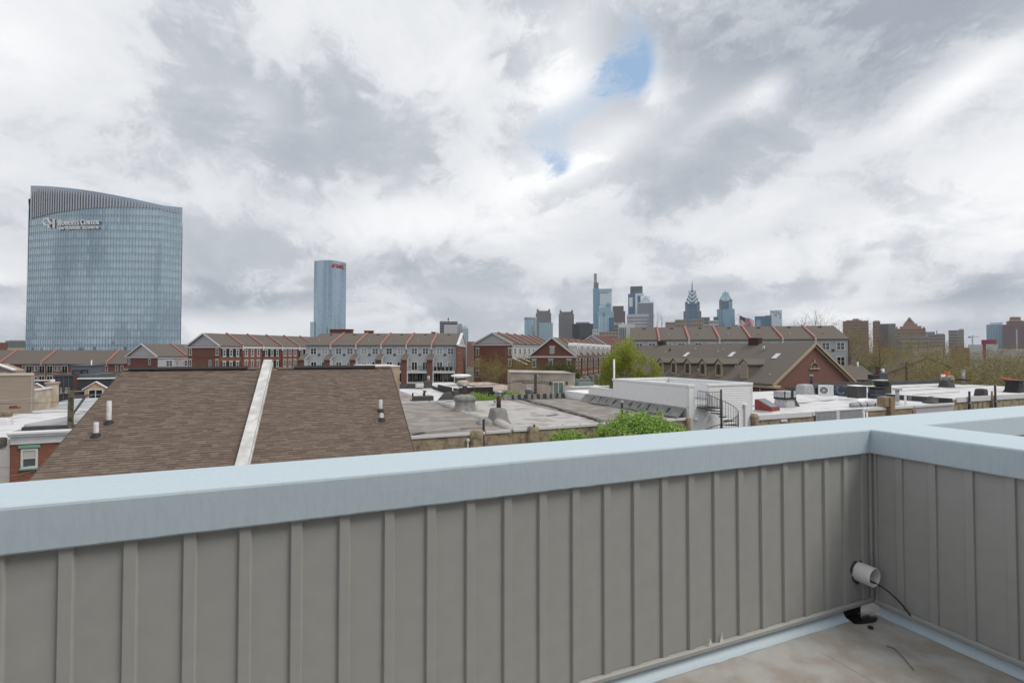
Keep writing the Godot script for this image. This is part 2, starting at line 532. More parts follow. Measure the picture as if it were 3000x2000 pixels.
	ext(rm, PackedVector2Array([Vector2(-0.0215, 0), Vector2(-0.0185, 0.0115), Vector2(-0.017, 0.013), Vector2(0.017, 0.013), Vector2(0.0185, 0.0115), Vector2(0.0215, 0)]), -hh * 0.5, hh * 0.5, Transform3D(Basis(Vector3.RIGHT, Vector3(0, 0, 1), Vector3.DOWN), Vector3.ZERO))
	rm.generate_normals()
	var rib := rm.commit()
	for k in range(-33, 48):
		var x := 1.372 + 0.17 * k
		if x > AB - 0.02 and x < AB + 0.56: continue
		var wd := 0.17
		var xc := x + 0.085
		if x < AB and x + 0.17 > AB: wd = AB - x; xc = x + wd * 0.5
		mesh(w, "siding_panel", panel, sid, Transform3D(Basis.from_scale(Vector3((wd - 0.0005) / 0.17, 1, 1)), Vector3(xc, cy, -0.01)))
		mesh(w, "batten", rib, sid, Transform3D(Basis.IDENTITY, Vector3(x, cy, 0.0)))
	var RB := Basis(Vector3.UP, -PI / 2)     # panels of the second wall face -x
	for k in 24:
		var z := 0.176 + 0.1715 * k
		mesh(w, "siding_panel", panel, sid, Transform3D(RB, Vector3(AB + 0.01, cy, z - 0.0858)))
		mesh(w, "batten", rib, sid, Transform3D(RB, Vector3(AB, cy, z)))
		mesh(w, "siding_panel", panel, sid, Transform3D(RB, Vector3(AB + 0.45, cy, z - 0.0858)))
	# corner post
	var cp := mb()
	cbx(cp, Vector3(AB - 0.012, cy, 0.012), Vector3(0.024, hh, 0.024), 0.004)
	cbx(cp, Vector3(AB - 0.040, cy, 0.006), Vector3(0.014, hh, 0.012), 0.003)
	cbx(cp, Vector3(AB - 0.006, cy, 0.042), Vector3(0.012, hh, 0.014), 0.003)
	part(w, "corner_trim", cp, sid)
	for s in [[Vector3(-0.85, by + 0.012, 0.013), Vector3(8.3, 0.028, 0.026)], [Vector3(AB - 0.013, by + 0.012, 2.52), Vector3(0.026, 0.028, 4.98)], [Vector3(6.4, by + 0.012, 0.013), Vector3(5.1, 0.028, 0.026)]]:
		var b := mb(); cbx(b, s[0], s[1], 0.006)
		part(w, "base_trim", b, sid)
	# coved foot of the wall, painted like the coping, broken by the drain hole
	var foot := [[0.004, by + 0.002], [0.008, FL + 0.026], [0.02, FL + 0.010], [0.034, FL + 0.004], [0.05, FL + 0.0015]]
	var rf := []
	for p in foot: rf.push_front(p)
	for s in [[-5.0, 3.04]]:
		var c1 := mb(true); loft(c1, foot, s[0], s[1], 120, 0.004, 5, Transform3D.IDENTITY)
		part(w, "coved_foot", c1, coat)
	var c2 := mb(true); loft(c2, foot, 0.05, 5.0, 120, 0.004, 6, xb)
	part(w, "coved_foot", c2, coat)
	var black := mt("black", C(0.012, 0.012, 0.013), 0.6)
	var dh := mb()
	bx(dh, Vector3(3.12, (by + FL) * 0.5 + 0.002, 0.0), Vector3(0.16, by - FL, 0.012))
	part(w, "drain_opening", dh, black)
	var wet := mb(true)
	var ring := []
	for k in 18:
		var t := TAU * k / 18
		ring.append(Vector3(3.13 + cos(t) * 0.105 * (1.0 + 0.18 * sin(3.0 * t + 1.0)), FL + 0.004, 0.055 + sin(t) * 0.055 * (1.0 + 0.2 * sin(2.0 * t))))
	for k in 18: tri(wet, Vector3(3.13, FL + 0.004, 0.055), ring[(k + 1) % 18], ring[k])
	var puddle := part(self, "puddle", wet, mt("wet", C(0.018, 0.016, 0.014), 0.12))
	puddle.position = w.position; puddle.rotation = w.rotation
	tag(puddle, "small dark puddle on the deck floor at the drain opening", "puddle")
	# white pipe stub in the wall, and the cable in it
	var pp := thing("drain_pipe", "short white plastic pipe stub sticking out of the parapet near the corner", "pipe", g(3.185, 2.085, EYE - 1.335), yaw)
	var pv := mb(true)
	var ro := 0.057
	var ri := 0.05
	var seg := 28
	var dirp := Vector3(0.04, -0.03, 1.0).normalized()
	var ux := Vector3.UP.cross(dirp).normalized()
	var uy := dirp.cross(ux)
	var L := 0.10
	var pr := [[ro, -0.02], [ro, L - 0.003], [ro - 0.002, L], [ri + 0.001, L], [ri, L - 0.002], [ri, 0.0]]
	for i in pr.size() - 1:
		for k in seg:
			var t0 := TAU * k / seg
			var t1 := TAU * (k + 1) / seg
			var e0 := ux * cos(t0) + uy * sin(t0)
			var e1 := ux * cos(t1) + uy * sin(t1)
			quad(pv, e0 * pr[i][0] + dirp * pr[i][1], e1 * pr[i][0] + dirp * pr[i][1], e1 * pr[i + 1][0] + dirp * pr[i + 1][1], e0 * pr[i + 1][0] + dirp * pr[i + 1][1])
	part(pp, "pipe_wall", pv, mt("pvc", C(0.84, 0.83, 0.82), 0.4, "soft", 3.0))
	var sl := mb(true)
	for k in 24:
		var t0 := TAU * k / 24
		var t1 := TAU * (k + 1) / 24
		var e := func(t): return ro + 0.012 + 0.008 * sin(t * 3.0 + 0.6) + 0.005 * sin(t * 7.0)
		quad(sl, Vector3(cos(t0) * ro * 0.9, sin(t0) * ro * 0.9, 0.008), Vector3(cos(t1) * ro * 0.9, sin(t1) * ro * 0.9, 0.008), Vector3(cos(t1) * e.call(t1), sin(t1) * e.call(t1), 0.003), Vector3(cos(t0) * e.call(t0), sin(t0) * e.call(t0), 0.003))
	part(pp, "sealant", sl, mt("sealant", C(0.10, 0.095, 0.08), 0.8, "coarse", 6.0))
	var cb2 := thing("cable", "thin black cable hanging out of the white pipe stub to the base trim", "cable", g(3.185, 2.085, EYE - 1.335), yaw)
	var ct := mb(true)
	var cps := []
	for i in 15:
		var t := i / 14.0
		cps.append(Vector3(0.012 + 0.09 * t, -0.035 - 0.135 * t * t - 0.02 * t, 0.05 + 0.22 * t - 0.03 * t * t))
	tube(ct, cps, 0.0042, 7)
	part(cb2, "sheath", ct, black)
	var pl := mb(); tube(pl, [cps[14], cps[14] + Vector3(0.006, -0.008, 0.012)], 0.007, 8)
	part(cb2, "plug", pl, mt("brass", C(0.10, 0.055, 0.035), 0.5))
	# torn white sealant above the base trim
	for q in [[1.98, 0.012, 0.0], [2.05, 0.045, 0.5]]:
		var fl := mb()
		var o := Vector3(q[0], by + 0.024, 0.021)
		var h: float = 0.035 + q[1] * 0.7
		tri(fl, o, o + Vector3(0.006 + q[2] * 0.03, h, 0.004), o + Vector3(0.022, 0.002, 0.003))
		tri(fl, o + Vector3(0.001, 0.0, 0.0), o + Vector3(-0.004 + q[2] * 0.04, h * 0.6, 0.01), o + Vector3(0.006 + q[2] * 0.03, h, 0.004))
		var fo := part(self, "sealant_scrap", fl, mt("scrap_white", C(0.85, 0.85, 0.84), 0.5))
		fo.position = w.position; fo.rotation = w.rotation
		tag(fo, "%s torn white scrap of sealant behind the base trim" % ("small upright" if q[2] == 0.0 else "larger leaning"), "scrap", "sealant scraps on the parapet")
	var tw := mb(); tube(tw, [g(2.86, 1.60, FL + 0.006), g(2.93, 1.70, FL + 0.012), g(2.97, 1.755, FL + 0.006), g(2.955, 1.785, FL + 0.006)], 0.0022, 5)
	tag(part(self, "twig", tw, mt("twig", C(0.12, 0.10, 0.085), 0.9)), "thin broken twig lying on the stained deck floor", "twig")
	var pb := mb(true); lathe(pb, [[0.001, 0.0], [0.016, 0.003], [0.014, 0.012], [0.001, 0.016]], 7, g(3.07, 1.94, FL))
	tag(part(self, "pebble", pb, mt("pebble", C(0.03, 0.022, 0.018), 0.9)), "small dark pebble on the deck floor near the drain", "pebble")

# ---------------------------------------------------------------- the shingled double house across the yard
func shingle_house():
	var rng := RandomNumberGenerator.new(); rng.seed = 4
	var o := g(-1.61, 17.4, 0, ROOFANG)
	var hs := thing("shingled_house", "double house with brown asphalt shingle roof and white metal divider", "house", o, ROOFANG)
	var ry := EYE - 0.44
	var sl := 0.405
	var ez := 8.8
	var stone := mt("stucco_pale", C(0.46, 0.42, 0.36), 0.9, "patch", 0.2)
	var bi := mb()
	ext(bi, PackedVector2Array([Vector2(-(ez - 0.3), 0), Vector2(-(ez - 0.3), ry - (ez - 0.3) * sl - 0.16), Vector2(0, ry - 0.16), Vector2(8.3, ry - 8.3 * sl - 0.16), Vector2(8.3, 0)]), -3.66, 3.66, Transform3D(Basis(Vector3(0, 0, -1), Vector3.UP, Vector3.RIGHT), Vector3.ZERO))
	part(hs, "wall", bi, stone)
	var shm := []
	T.granule = noise_tex(256, 0.3, 2, 0.72, 1.0, 31, 1.5)
	var tones := [C(0.180, 0.132, 0.103), C(0.198, 0.147, 0.116), C(0.217, 0.162, 0.128), C(0.235, 0.179, 0.141), C(0.258, 0.202, 0.156), C(0.194, 0.143, 0.119), C(0.212, 0.160, 0.132)]
	for i in tones.size(): shm.append(mt("shingle%d" % i, tones[i], 0.95, "granule", 2.2))
	var dirz := Vector3(0, -sl, 1).normalized()         # down the slope
	var nrm := Vector3(0, 1, sl).normalized()
	var roof := mb()
	bx(roof, Vector3(0, ry - 0.06, 0) + dirz * (ez * 1.079 * 0.5) - nrm * 0.02, Vector3(7.4, 0.05, ez * 1.079), Basis(Vector3.RIGHT, nrm, dirz))
	var back := Vector3(0, -sl, -1).normalized()
	var bn := Vector3(0, 1, -sl).normalized()
	bx(roof, Vector3(0, ry - 0.06, 0) + back * 4.6 - bn * 0.02, Vector3(7.4, 0.05, 9.2), Basis(Vector3.RIGHT, bn, -back))
	var rp := part(hs, "roof", roof, shm[1])
	var rake := mb()
	for x in [-3.72, 3.72]:
		bx(rake, Vector3(x, ry - 0.115, 0) + dirz * 4.75, Vector3(0.03, 0.10, 9.5), Basis(Vector3.RIGHT, nrm, dirz))
	part(hs, "rake_board", rake, mt("drip", C(0.07, 0.055, 0.045), 0.8))
	# shingles: thin wedges, each course overlapping the one below
	var e := 0.094
	var wm := mb()
	var a := [Vector3(-0.5, 0.0, 0), Vector3(0.5, 0.0, 0), Vector3(0.5, 0.010, 1), Vector3(-0.5, 0.010, 1)]
	quad(wm, a[0], a[1], a[2], a[3])
	quad(wm, a[3], a[2], Vector3(0.5, -0.002, 1), Vector3(-0.5, -0.002, 1))
	quad(wm, a[1], Vector3(0.5, -0.006, 0), Vector3(0.5, -0.002, 1), a[2])
	quad(wm, a[0], a[3], Vector3(-0.5, -0.002, 1), Vector3(-0.5, -0.006, 0))
	wm.generate_normals()
	var wedge := wm.commit()
	var joined := []
	for i in tones.size(): joined.append(mb())
	var count := 0
	var B0 := Basis(Vector3.RIGHT, nrm, dirz)
	var rows_ := int(6.2 / e)
	for k in rows_:
		var s0 := 0.02 + k * e
		var z: float = s0 * 0.9269
		for side in 2:
			var x := -3.70 if side == 0 else 0.13
			var xe := -0.13 if side == 0 else 3.70
			while x < xe - 0.02:
				var wd := rng.randf_range(0.11, 0.25)
				if x + wd > xe - 0.09: wd = xe - x
				var lift := rng.randf_range(0.0, 0.006)
				var tone := clampi(int(rng.randfn(3.0, 1.6)), 0, 6)
				var org := Vector3(x + wd * 0.5, ry - 0.055, 0) + dirz * (s0 - 0.012) + nrm * lift
				var xf := Transform3D(Basis(B0.x * (wd - 0.004), B0.y, B0.z * (e + 0.02 + rng.randf_range(-0.003, 0.003))), org)
				if z > 3.9 and z < 4.85 and count < 300:
					mesh(rp, "shingle", wedge, shm[tone], xf); count += 1
				else:
					joined[tone].append_from(wedge, 0, xf)
				x += wd
	for i in tones.size():
		var j := mesh(rp, "shingles", joined[i].commit(), shm[i]); j.set_meta("kind", "stuff")
	# ridge: capping and two lengths of vent
	var cap := mb()
	var n := 26
	for i in n:
		var x := -3.7 + 7.4 * (i + 0.5) / n
		if absf(x) < 0.18: continue
		for sg in [1.0, -1.0]:
			var dd := Vector3(0, -sl, sg).normalized()
			var nn := Vector3(0, 1, sl * sg).normalized()
			bx(cap, Vector3(x, ry - 0.015 + (i % 2) * 0.004, 0) + dd * 0.06, Vector3(7.4 / n - 0.004, 0.012, 0.15), Basis(Vector3.RIGHT, nn, dd))
	part(hs, "ridge_cap", cap, shm[5])
	for s in [[-3.55, -0.55], [0.75, 3.2]]:
		var v := mb()
		for sg in [1.0, -1.0]:
			var dd := Vector3(0, -sl, sg).normalized()
			var nn := Vector3(0, 1, sl * sg).normalized()
			bx(v, Vector3((s[0] + s[1]) * 0.5, ry + 0.018, 0) + dd * 0.075, Vector3(s[1] - s[0], 0.022, 0.17), Basis(Vector3.RIGHT, nn, dd))
		part(hs, "ridge_vent", v, mt("vent_black", C(0.022, 0.02, 0.02), 0.8))
	# the white divider, folded sheet metal in three lengths
	var wmtl := mt("white_metal", C(0.70, 0.70, 0.68), 0.45, "mottle", 0.7)
	var dv := Node3D.new(); adopt(dv, "divider", hs)
	for s in [[-0.25, 1.05, 0.0], [1.0, 2.62, 0.006], [2.58, 6.4, 0.012]]:
		var st := mb()
		var mid: Vector3 = Vector3(-0.02, ry - 0.05, 0) + dirz * ((s[0] + s[1]) * 0.5) + nrm * (0.10 - s[2])
		cbx(st, mid, Vector3(0.235 + s[2], 0.20, s[1] - s[0]), 0.006, B0)
		cbx(st, mid + Vector3(0.128, 0, 0) - nrm * 0.05, Vector3(0.035, 0.12, s[1] - s[0] - 0.004), 0.004, B0)
		part(dv, "metal_sheet", st, wmtl)
	for q in [["tall", -3.10, 2.86, 0.52], ["short", -3.16, 3.40, 0.31], ["tall", 3.10, 2.80, 0.32], ["short", 3.08, 3.27, 0.19]]:
		var lab := "%s white vent pipe in black boot on brown shingles %s" % [q[0], "by the brick house side" if q[1] < 0 else "by the grey flat roofs side"]
		var vp := thing("vent_pipe", lab, "vent pipe", o + Basis(Vector3.UP, deg_to_rad(ROOFANG)) * Vector3(q[1], ry - 0.05 - q[2] * sl, q[2]), ROOFANG, "vent pipes on the shingle roof")
		var pst := mb(true); lathe(pst, [[0.05, -0.05], [0.05, q[3]], [0.047, q[3] + 0.003], [0.042, q[3]], [0.042, q[3] - 0.2]], 14)
		part(vp, "pipe", pst, mt("vent_white", C(0.74, 0.73, 0.73), 0.5, "mottle", 2.0))
		var bo := mb(true); lathe(bo, [[0.135, -0.075], [0.13, -0.03], [0.10, 0.012], [0.07, 0.05], [0.054, 0.075], [0.05, 0.077]], 16)
		part(vp, "boot", bo, mt("rubber", C(0.016, 0.016, 0.017), 0.7))
		var fl := mb(); bx(fl, Vector3(0, 0.012, 0), Vector3(0.34, 0.008, 0.36), B0)
		part(vp, "flashing", fl, shm[0])

# ---------------------------------------------------------------- flat roofed row houses
const WB := 25.2     # their rear walls stand at b = WB

func flat_house(label: String, a0: float, a1: float, b0: float, b1: float, h: float, wall: Material, roof: Material, called := "row_house") -> Node3D:
	var hs := thing(called, label, "house", g(a0, b0, 0), GRID)
	var w := a1 - a0
	P(hs, "wall", Vector3(w * 0.5, (h - 0.1) * 0.5, -(b1 - b0) * 0.5), Vector3(w - 0.012, h - 0.1, b1 - b0), wall)
	# the roof sheet sags and ripples a little
	var ns := FastNoiseLite.new(); ns.seed = int(a0 * 7) + 3; ns.frequency = 0.22; ns.fractal_octaves = 3
	var st := mb(true)
	var nx := 14
	var nz := 26
	var pt := func(i, j):
		var e := 0.0 if i == 0 or j == 0 or i == nx or j == nz else 1.0
		return Vector3(w * i / nx, h + e * ns.get_noise_2d(w * i / nx, (b1 - b0) * j / nz) * 0.07, -(b1 - b0) * j / nz)
	for i in nx:
		for j in nz:
			quad(st, pt.call(i, j), pt.call(i, j + 1), pt.call(i + 1, j + 1), pt.call(i + 1, j))
	for i in nx:
		quad(st, pt.call(i, 0), pt.call(i + 1, 0), pt.call(i + 1, 0) - Vector3(0, 0.14, 0), pt.call(i, 0) - Vector3(0, 0.14, 0))
	for j in nz:
		quad(st, pt.call(0, j + 1), pt.call(0, j), pt.call(0, j) - Vector3(0, 0.14, 0), pt.call(0, j + 1) - Vector3(0, 0.14, 0))
		quad(st, pt.call(nx, j), pt.call(nx, j + 1), pt.call(nx, j + 1) - Vector3(0, 0.14, 0), pt.call(nx, j) - Vector3(0, 0.14, 0))
	part(hs, "roof", st, roof)
	return hs

func ragged(parent: Node3D, called: String, pts: Array, y: float, wd: float, mat: Material, sd: int):   # an uneven smear of tar along pts (local x, z)
	var r := RandomNumberGenerator.new(); r.seed = sd
	var st := mb(true)
	var L := []
	var R := []
	for i in pts.size() - 1:
		var n := maxi(2, int(pts[i].distance_to(pts[i + 1]) / 0.25))
		for k in n + (1 if i == pts.size() - 2 else 0):
			var p: Vector2 = pts[i].lerp(pts[i + 1], float(k) / n)
			var d: Vector2 = (pts[i + 1] - pts[i]).normalized()
			var s := Vector2(-d.y, d.x)
			L.append(p + s * wd * 0.5 * r.randf_range(0.5, 1.35))
			R.append(p - s * wd * 0.5 * r.randf_range(0.5, 1.35))
	for i in L.size() - 1:
		quad(st, Vector3(L[i].x, y, L[i].y), Vector3(L[i + 1].x, y, L[i + 1].y), Vector3(R[i + 1].x, y, R[i + 1].y), Vector3(R[i].x, y, R[i].y))
	part(parent, called, st, mat)

func lump(st: SurfaceTool, o: Vector3, rings: Array, sd: int, n := 20):   # stacked rounded-square rings [half x, half z, y], surface a little lumpy
	var ns := FastNoiseLite.new(); ns.seed = sd; ns.frequency = 1.6; ns.fractal_octaves = 3
	var rs := []
	for q in rings:
		var r := []
		for k in n:
			var t := TAU * (k + 0.5) / n
			var c := cos(t)
			var s := sin(t)
			var m := maxf(absf(c), absf(s))
			var f := lerpf(1.0, 1.0 / m, 0.82)
			var v := Vector3(c * f * q[0], q[2], s * f * q[1])
			var d := 1.0 + ns.get_noise_3d(v.x, v.y, v.z) * 0.12
			r.append(o + Vector3(v.x * d, v.y, v.z * d))
		rs.append(r)
	for i in rs.size() - 1:
		for k in n:
			var l := (k + 1) % n
			quad(st, rs[i][k], rs[i + 1][k], rs[i + 1][l], rs[i][l])
	var e: Array = rs[-1]
	for k in range(1, n - 1): tri(st, e[0], e[k + 1], e[k])

func rod(parent: Node3D, called: String, p: Vector3, q: Vector3, r: float, mat: Material, n := 10) -> MeshInstance3D:
	var st := mb(true); tube(st, [p, q], r, n)
	return part(parent, called, st, mat)

func middle_roofs():
	T.stain = two_tone(512, 0.022, 6, C(0.37, 0.295, 0.20), C(0.11, 0.095, 0.075), 41, 0.42, 0.95, 0.30)
	T.rooft = two_tone(512, 0.010, 6, C(0.30, 0.275, 0.255), C(0.215, 0.19, 0.172), 42, 0.3, 0.75, 0.10)
	T.roofg = two_tone(512, 0.010, 6, C(0.44, 0.43, 0.42), C(0.30, 0.275, 0.25), 43, 0.42, 0.85, 0.10)
	T.roofw = two_tone(512, 0.008, 6, C(0.64, 0.645, 0.66), C(0.46, 0.45, 0.44), 44, 0.45, 0.9, 0.08)
	for k in [["stain", 0.16], ["rooft", 0.10], ["roofg", 0.10], ["roofw", 0.09]]: mt(k[0], Color.WHITE, 0.9, k[0], k[1])
	with_normal(M.stain, "bump", 0.5)
	var tar := mt("tar", C(0.075, 0.07, 0.067), 0.7, "coarse", 1.5)
	var edge := mt("white_edge", C(0.68, 0.68, 0.69), 0.55, "soft", 0.5)
	var cem := mt("cement", C(0.30, 0.295, 0.285), 0.95, "mottle", 0.6)
	var brownp := mt("flue_brown", C(0.075, 0.042, 0.034), 0.7, "grain", 2.0)
	var galv := mt("galvanised", C(0.48, 0.49, 0.50), 0.45, "mottle", 2.0, 0.3)
	var blackp := mt("black")
	var h := 7.4
	var m1 := flat_house("flat roofed row house with brown grey roof beside the shingled house", 3.2, 10.75, WB, 41.6, h, M.stain, M.rooft)
	var m2 := flat_house("flat roofed row house with pale grey roof between two tarred chimneys and long tar seam", 10.76, 17.0, WB, 41.3, h, M.stain, M.roofg)
	var m3 := flat_house("flat roofed row house with grey tan roof beside the white sided roof deck", 17.01, 22.75, WB, 41.3, h, M.stain, M.rooft)
	# white metal edges along the rear walls
	for s in [[m1, 1.6, 5.15, h - 0.03], [m1, 6.0, 7.4, h - 0.02], [m2, 0.0, 0.8, h], [m2, 1.5, 6.22, h + 0.02], [m3, 0.0, 0.25, h + 0.02], [m3, 3.9, 5.6, h + 0.02]]:
		var st := mb()
		cbx(st, Vector3((s[1] + s[2]) * 0.5, s[3] - 0.04, 0.03), Vector3(s[2] - s[1], 0.16, 0.07), 0.012)
		part(s[0], "roof_edge", st, edge)
	# piers and lumps of render at the party walls
	for s in [[m1, 5.55, 0.42], [m2, 1.15, 0.3], [m3, 5.55, 0.14]]:
		var st := mb(true)
		lump(st, Vector3(s[1], 0, 0.02), [[s[2], 0.16, 0.0], [s[2], 0.16, h - 0.25], [s[2] * 0.95, 0.18, h + 0.02], [s[2] * 0.7, 0.12, h + 0.13]], 3 + int(s[1] * 10))
		part(s[0], "pier", st, M.stain)
	# tar seams
	ragged(m2, "tar_seam", [Vector2(7.6, -16.0), Vector2(7.3, -11.5), Vector2(6.9, -8.0), Vector2(6.45, -4.0), Vector2(6.0, -0.5)], h + 0.09, 0.34, tar, 1)
	ragged(m2, "tar_seam", [Vector2(3.6, -5.4), Vector2(4.2, -4.4), Vector2(5.4, -4.9)], h + 0.06, 0.22, tar, 2)
	ragged(m1, "tar_seam", [Vector2(0.5, -0.55), Vector2(3.6, -0.8), Vector2(5.2, -0.6)], h + 0.05, 0.10, tar, 3)
	ragged(m1, "tar_seam", [Vector2(2.2, -0.3), Vector2(3.0, -0.75)], h + 0.055, 0.28, tar, 4)
	ragged(m1, "tar_seam", [Vector2(5.0, -1.2), Vector2(6.4, -1.3)], h + 0.055, 0.16, tar, 5)
	# low hump over the party wall, cant strips with tar at the rear edge and along the white deck
	var hp := mb(true)
	for k in 1:
		var pts := []
		var rr := []
		for i in 12:
			pts.append(Vector3(0.0, h - 0.05 + 0.10 * sin(i * 0.9), -0.4 - i * 1.4)); rr.append(0.26 + 0.05 * sin(i * 1.7))
		tube(hp, pts, rr, 10)
	part(m2, "party_wall_hump", hp, M.roofg)
	var cs := mb(true)
	for i in 12:
		var z0 := -0.3 - i * 1.0
		var z1 := z0 - 1.02
		var w0 := 0.62 + 0.1 * sin(i * 2.1)
		var w1 := 0.62 + 0.1 * sin((i + 1) * 2.1)
		quad(cs, Vector3(5.74, h + 0.62, z0), Vector3(5.74 - w0, h + 0.05, z0), Vector3(5.74 - w1, h + 0.05, z1), Vector3(5.74, h + 0.62, z1))
	part(m3, "cant_strip", cs, cem)
	var cb := mb()
	bx(cb, Vector3(2.6, h + 0.16, -16.0), Vector3(5.8, 0.5, 0.3))
	part(m3, "rear_kerb", cb, cem)
	for i in 9:
		var st := mb()
		var x := 0.5 + i * 0.62
		bx(st, Vector3(x, h + 0.2, -15.83), Vector3(0.16 + 0.08 * (i % 3), 0.5, 0.06), Basis(Vector3(0, 0, 1), 0.2 - 0.1 * (i % 4)))
		part(m3, "tar_patch", st, tar)
	for i in 11:
		var z := -0.6 - i * 1.02
		var st := mb()
		var B := Basis(Vector3(0.74, 0.68, 0).normalized(), Vector3(-0.68, 0.74, 0).normalized(), Vector3(0, 0, 1)) * Basis(Vector3.UP, 0.35 * sin(i * 2.3))
		bx(st, Vector3(5.45, h + 0.345 + 0.02 * (i % 2), z), Vector3(0.62 - 0.18 * (i % 3), 0.03, 0.13 + 0.08 * (i % 2)), B)
		part(m3, "tar_patch", st, tar)
	ragged(m3, "tar_seam", [Vector2(0.0, -15.6), Vector2(5.6, -15.5)], h + 0.06, 0.2, tar, 8)
	# chimneys
	var c1 := thing("chimney", "broad cement coated chimney with square brown flue on the pale grey roof", "chimney", g(11.1, 34.7, h), GRID)
	var s1 := mb(true)
	lump(s1, Vector3.ZERO, [[0.86, 0.62, -0.1], [0.80, 0.56, 0.05], [0.68, 0.46, 0.3], [0.63, 0.42, 0.6], [0.64, 0.42, 0.68], [0.72, 0.48, 0.72], [0.72, 0.48, 0.98], [0.6, 0.4, 1.06], [0.3, 0.25, 1.16]], 5)
	part(c1, "stack", s1, cem)
	P(c1, "flue", Vector3(0, 1.42, 0), Vector3(0.28, 0.62, 0.28), brownp, 0, 0.015)
	var k1 := mb(); cbx(k1, Vector3(0, 1.80, 0), Vector3(0.36, 0.14, 0.36), 0.03)
	part(c1, "flue_cap", k1, galv)
	var c2 := thing("chimney", "cement coated chimney stub with round brown flue pipe and metal cap", "chimney", g(10.95, 27.9, h), GRID)
	var s2 := mb(true)
	lump(s2, Vector3.ZERO, [[0.74, 0.66, -0.1], [0.62, 0.54, 0.08], [0.5, 0.44, 0.35], [0.43, 0.4, 0.7], [0.40, 0.38, 0.84], [0.2, 0.2, 0.9]], 9)
	part(c2, "stack", s2, cem)
	rod(c2, "flue", Vector3(0.05, 0.8, 0), Vector3(0.05, 1.58, 0), 0.135, brownp, 14)
	var k2 := mb(true); lathe(k2, [[0.135, 1.56], [0.15, 1.58], [0.15, 1.74], [0.25, 1.78], [0.26, 1.82], [0.05, 1.9], [0.001, 1.9]], 14, Vector3(0.05, 0, 0))
	part(c2, "flue_cap", k2, galv)
	var ck := mb(true); lump(ck, Vector3(-0.9, 0, 0.25), [[0.5, 0.4, -0.1], [0.42, 0.32, 0.12], [0.3, 0.22, 0.3], [0.1, 0.1, 0.36]], 12)
	part(c2, "base_flashing", ck, cem)
	# pipes on the rear wall and the roof
	var v := thing("soil_pipe", "tall black vent pipe with white band against the stained rear wall", "vent pipe", g(9.05, WB - 0.12, 0), GRID)
	rod(v, "pipe", Vector3(0, 0.3, 0), Vector3(0, 8.05, 0), 0.068, blackp, 12)
	rod(v, "band", Vector3(0, 7.25, 0), Vector3(0, 7.4, 0), 0.082, edge, 12)
	var v2 := thing("soil_pipe", "short dark pipe with white collar against the stained rear wall", "vent pipe", g(11.95, WB - 0.12, 0), GRID)
	rod(v2, "pipe", Vector3(0, 0.3, 0), Vector3(0, 7.62, 0), 0.055, blackp, 12)
	rod(v2, "collar", Vector3(0, 7.22, 0), Vector3(0, 7.45, 0), 0.08, galv, 12)
	var ds := thing("downspout", "white downspout on the stained rear wall beside the pier", "downspout", g(8.2, WB - 0.08, 0), GRID)
	P(ds, "pipe", Vector3(0, 3.5, 0), Vector3(0.09, 6.9, 0.08), edge, 0, 0.012)
	P(ds, "funnel", Vector3(0, 7.02, 0.02), Vector3(0.17, 0.14, 0.13), edge, 0, 0.02)
	var rv := thing("roof_vent", "small grey mushroom vent on the pale grey flat roof", "roof vent", g(14.5, 37.6, h), GRID)
	var r1 := mb(true); lathe(r1, [[0.2, 0.0], [0.09, 0.08], [0.08, 0.3], [0.14, 0.32], [0.13, 0.38], [0.001, 0.42]], 12)
	part(rv, "cowl", r1, galv)
	part(rv, "base", flat_ring(0.24, 0.03), cem)
	var bv := thing("vent_stack", "black capped vent stack with bent pipe on the grey tan flat roof", "vent pipe", g(19.2, 27.3, h), GRID)
	rod(bv, "pipe", Vector3(0, 0, 0), Vector3(0, 0.95, 0), 0.07, blackp, 12)
	var r2 := mb(true); lathe(r2, [[0.08, 0.9], [0.11, 0.93], [0.1, 1.02], [0.001, 1.06]], 12)
	part(bv, "cap", r2, galv)
	var r3 := mb(true); tube(r3, [Vector3(0.25, 0, 0), Vector3(0.25, 0.25, 0), Vector3(0.3, 0.36, 0), Vector3(0.38, 0.36, 0), Vector3(0.42, 0.26, 0)], 0.045, 8)
	part(bv, "bent_pipe", r3, blackp)
	part(bv, "tar_base", flat_ring(0.45, 0.03), tar)
	white_deck()

func flat_ring(r: float, h: float) -> SurfaceTool:
	var st := mb(true); lathe(st, [[r, -0.02], [r * 0.9, h], [0.001, h + 0.005]], 14)
	return st

func clapboards(parent: Node3D, x0: float, x1: float, y0: float, y1: float, xf: Transform3D, mat: Material, e := 0.152):   # lapped boards, one part each, facing local +z
	var n := int(ceil((y1 - y0) / e))
	for i in n:
		var a := y0 + i * e
		var b := minf(a + e, y1)
		var st := mb()
		ext(st, PackedVector2Array([Vector2(0, a), Vector2(0.026, a), Vector2(0.030, a + 0.008), Vector2(0.008, b), Vector2(0, b)]), x0, x1, xf * Transform3D(Basis(Vector3(0, 0, 1), Vector3.UP, Vector3(-1, 0, 0)), Vector3(x0 + x1, 0, 0)))
		part(parent, "clapboard", st, mat)

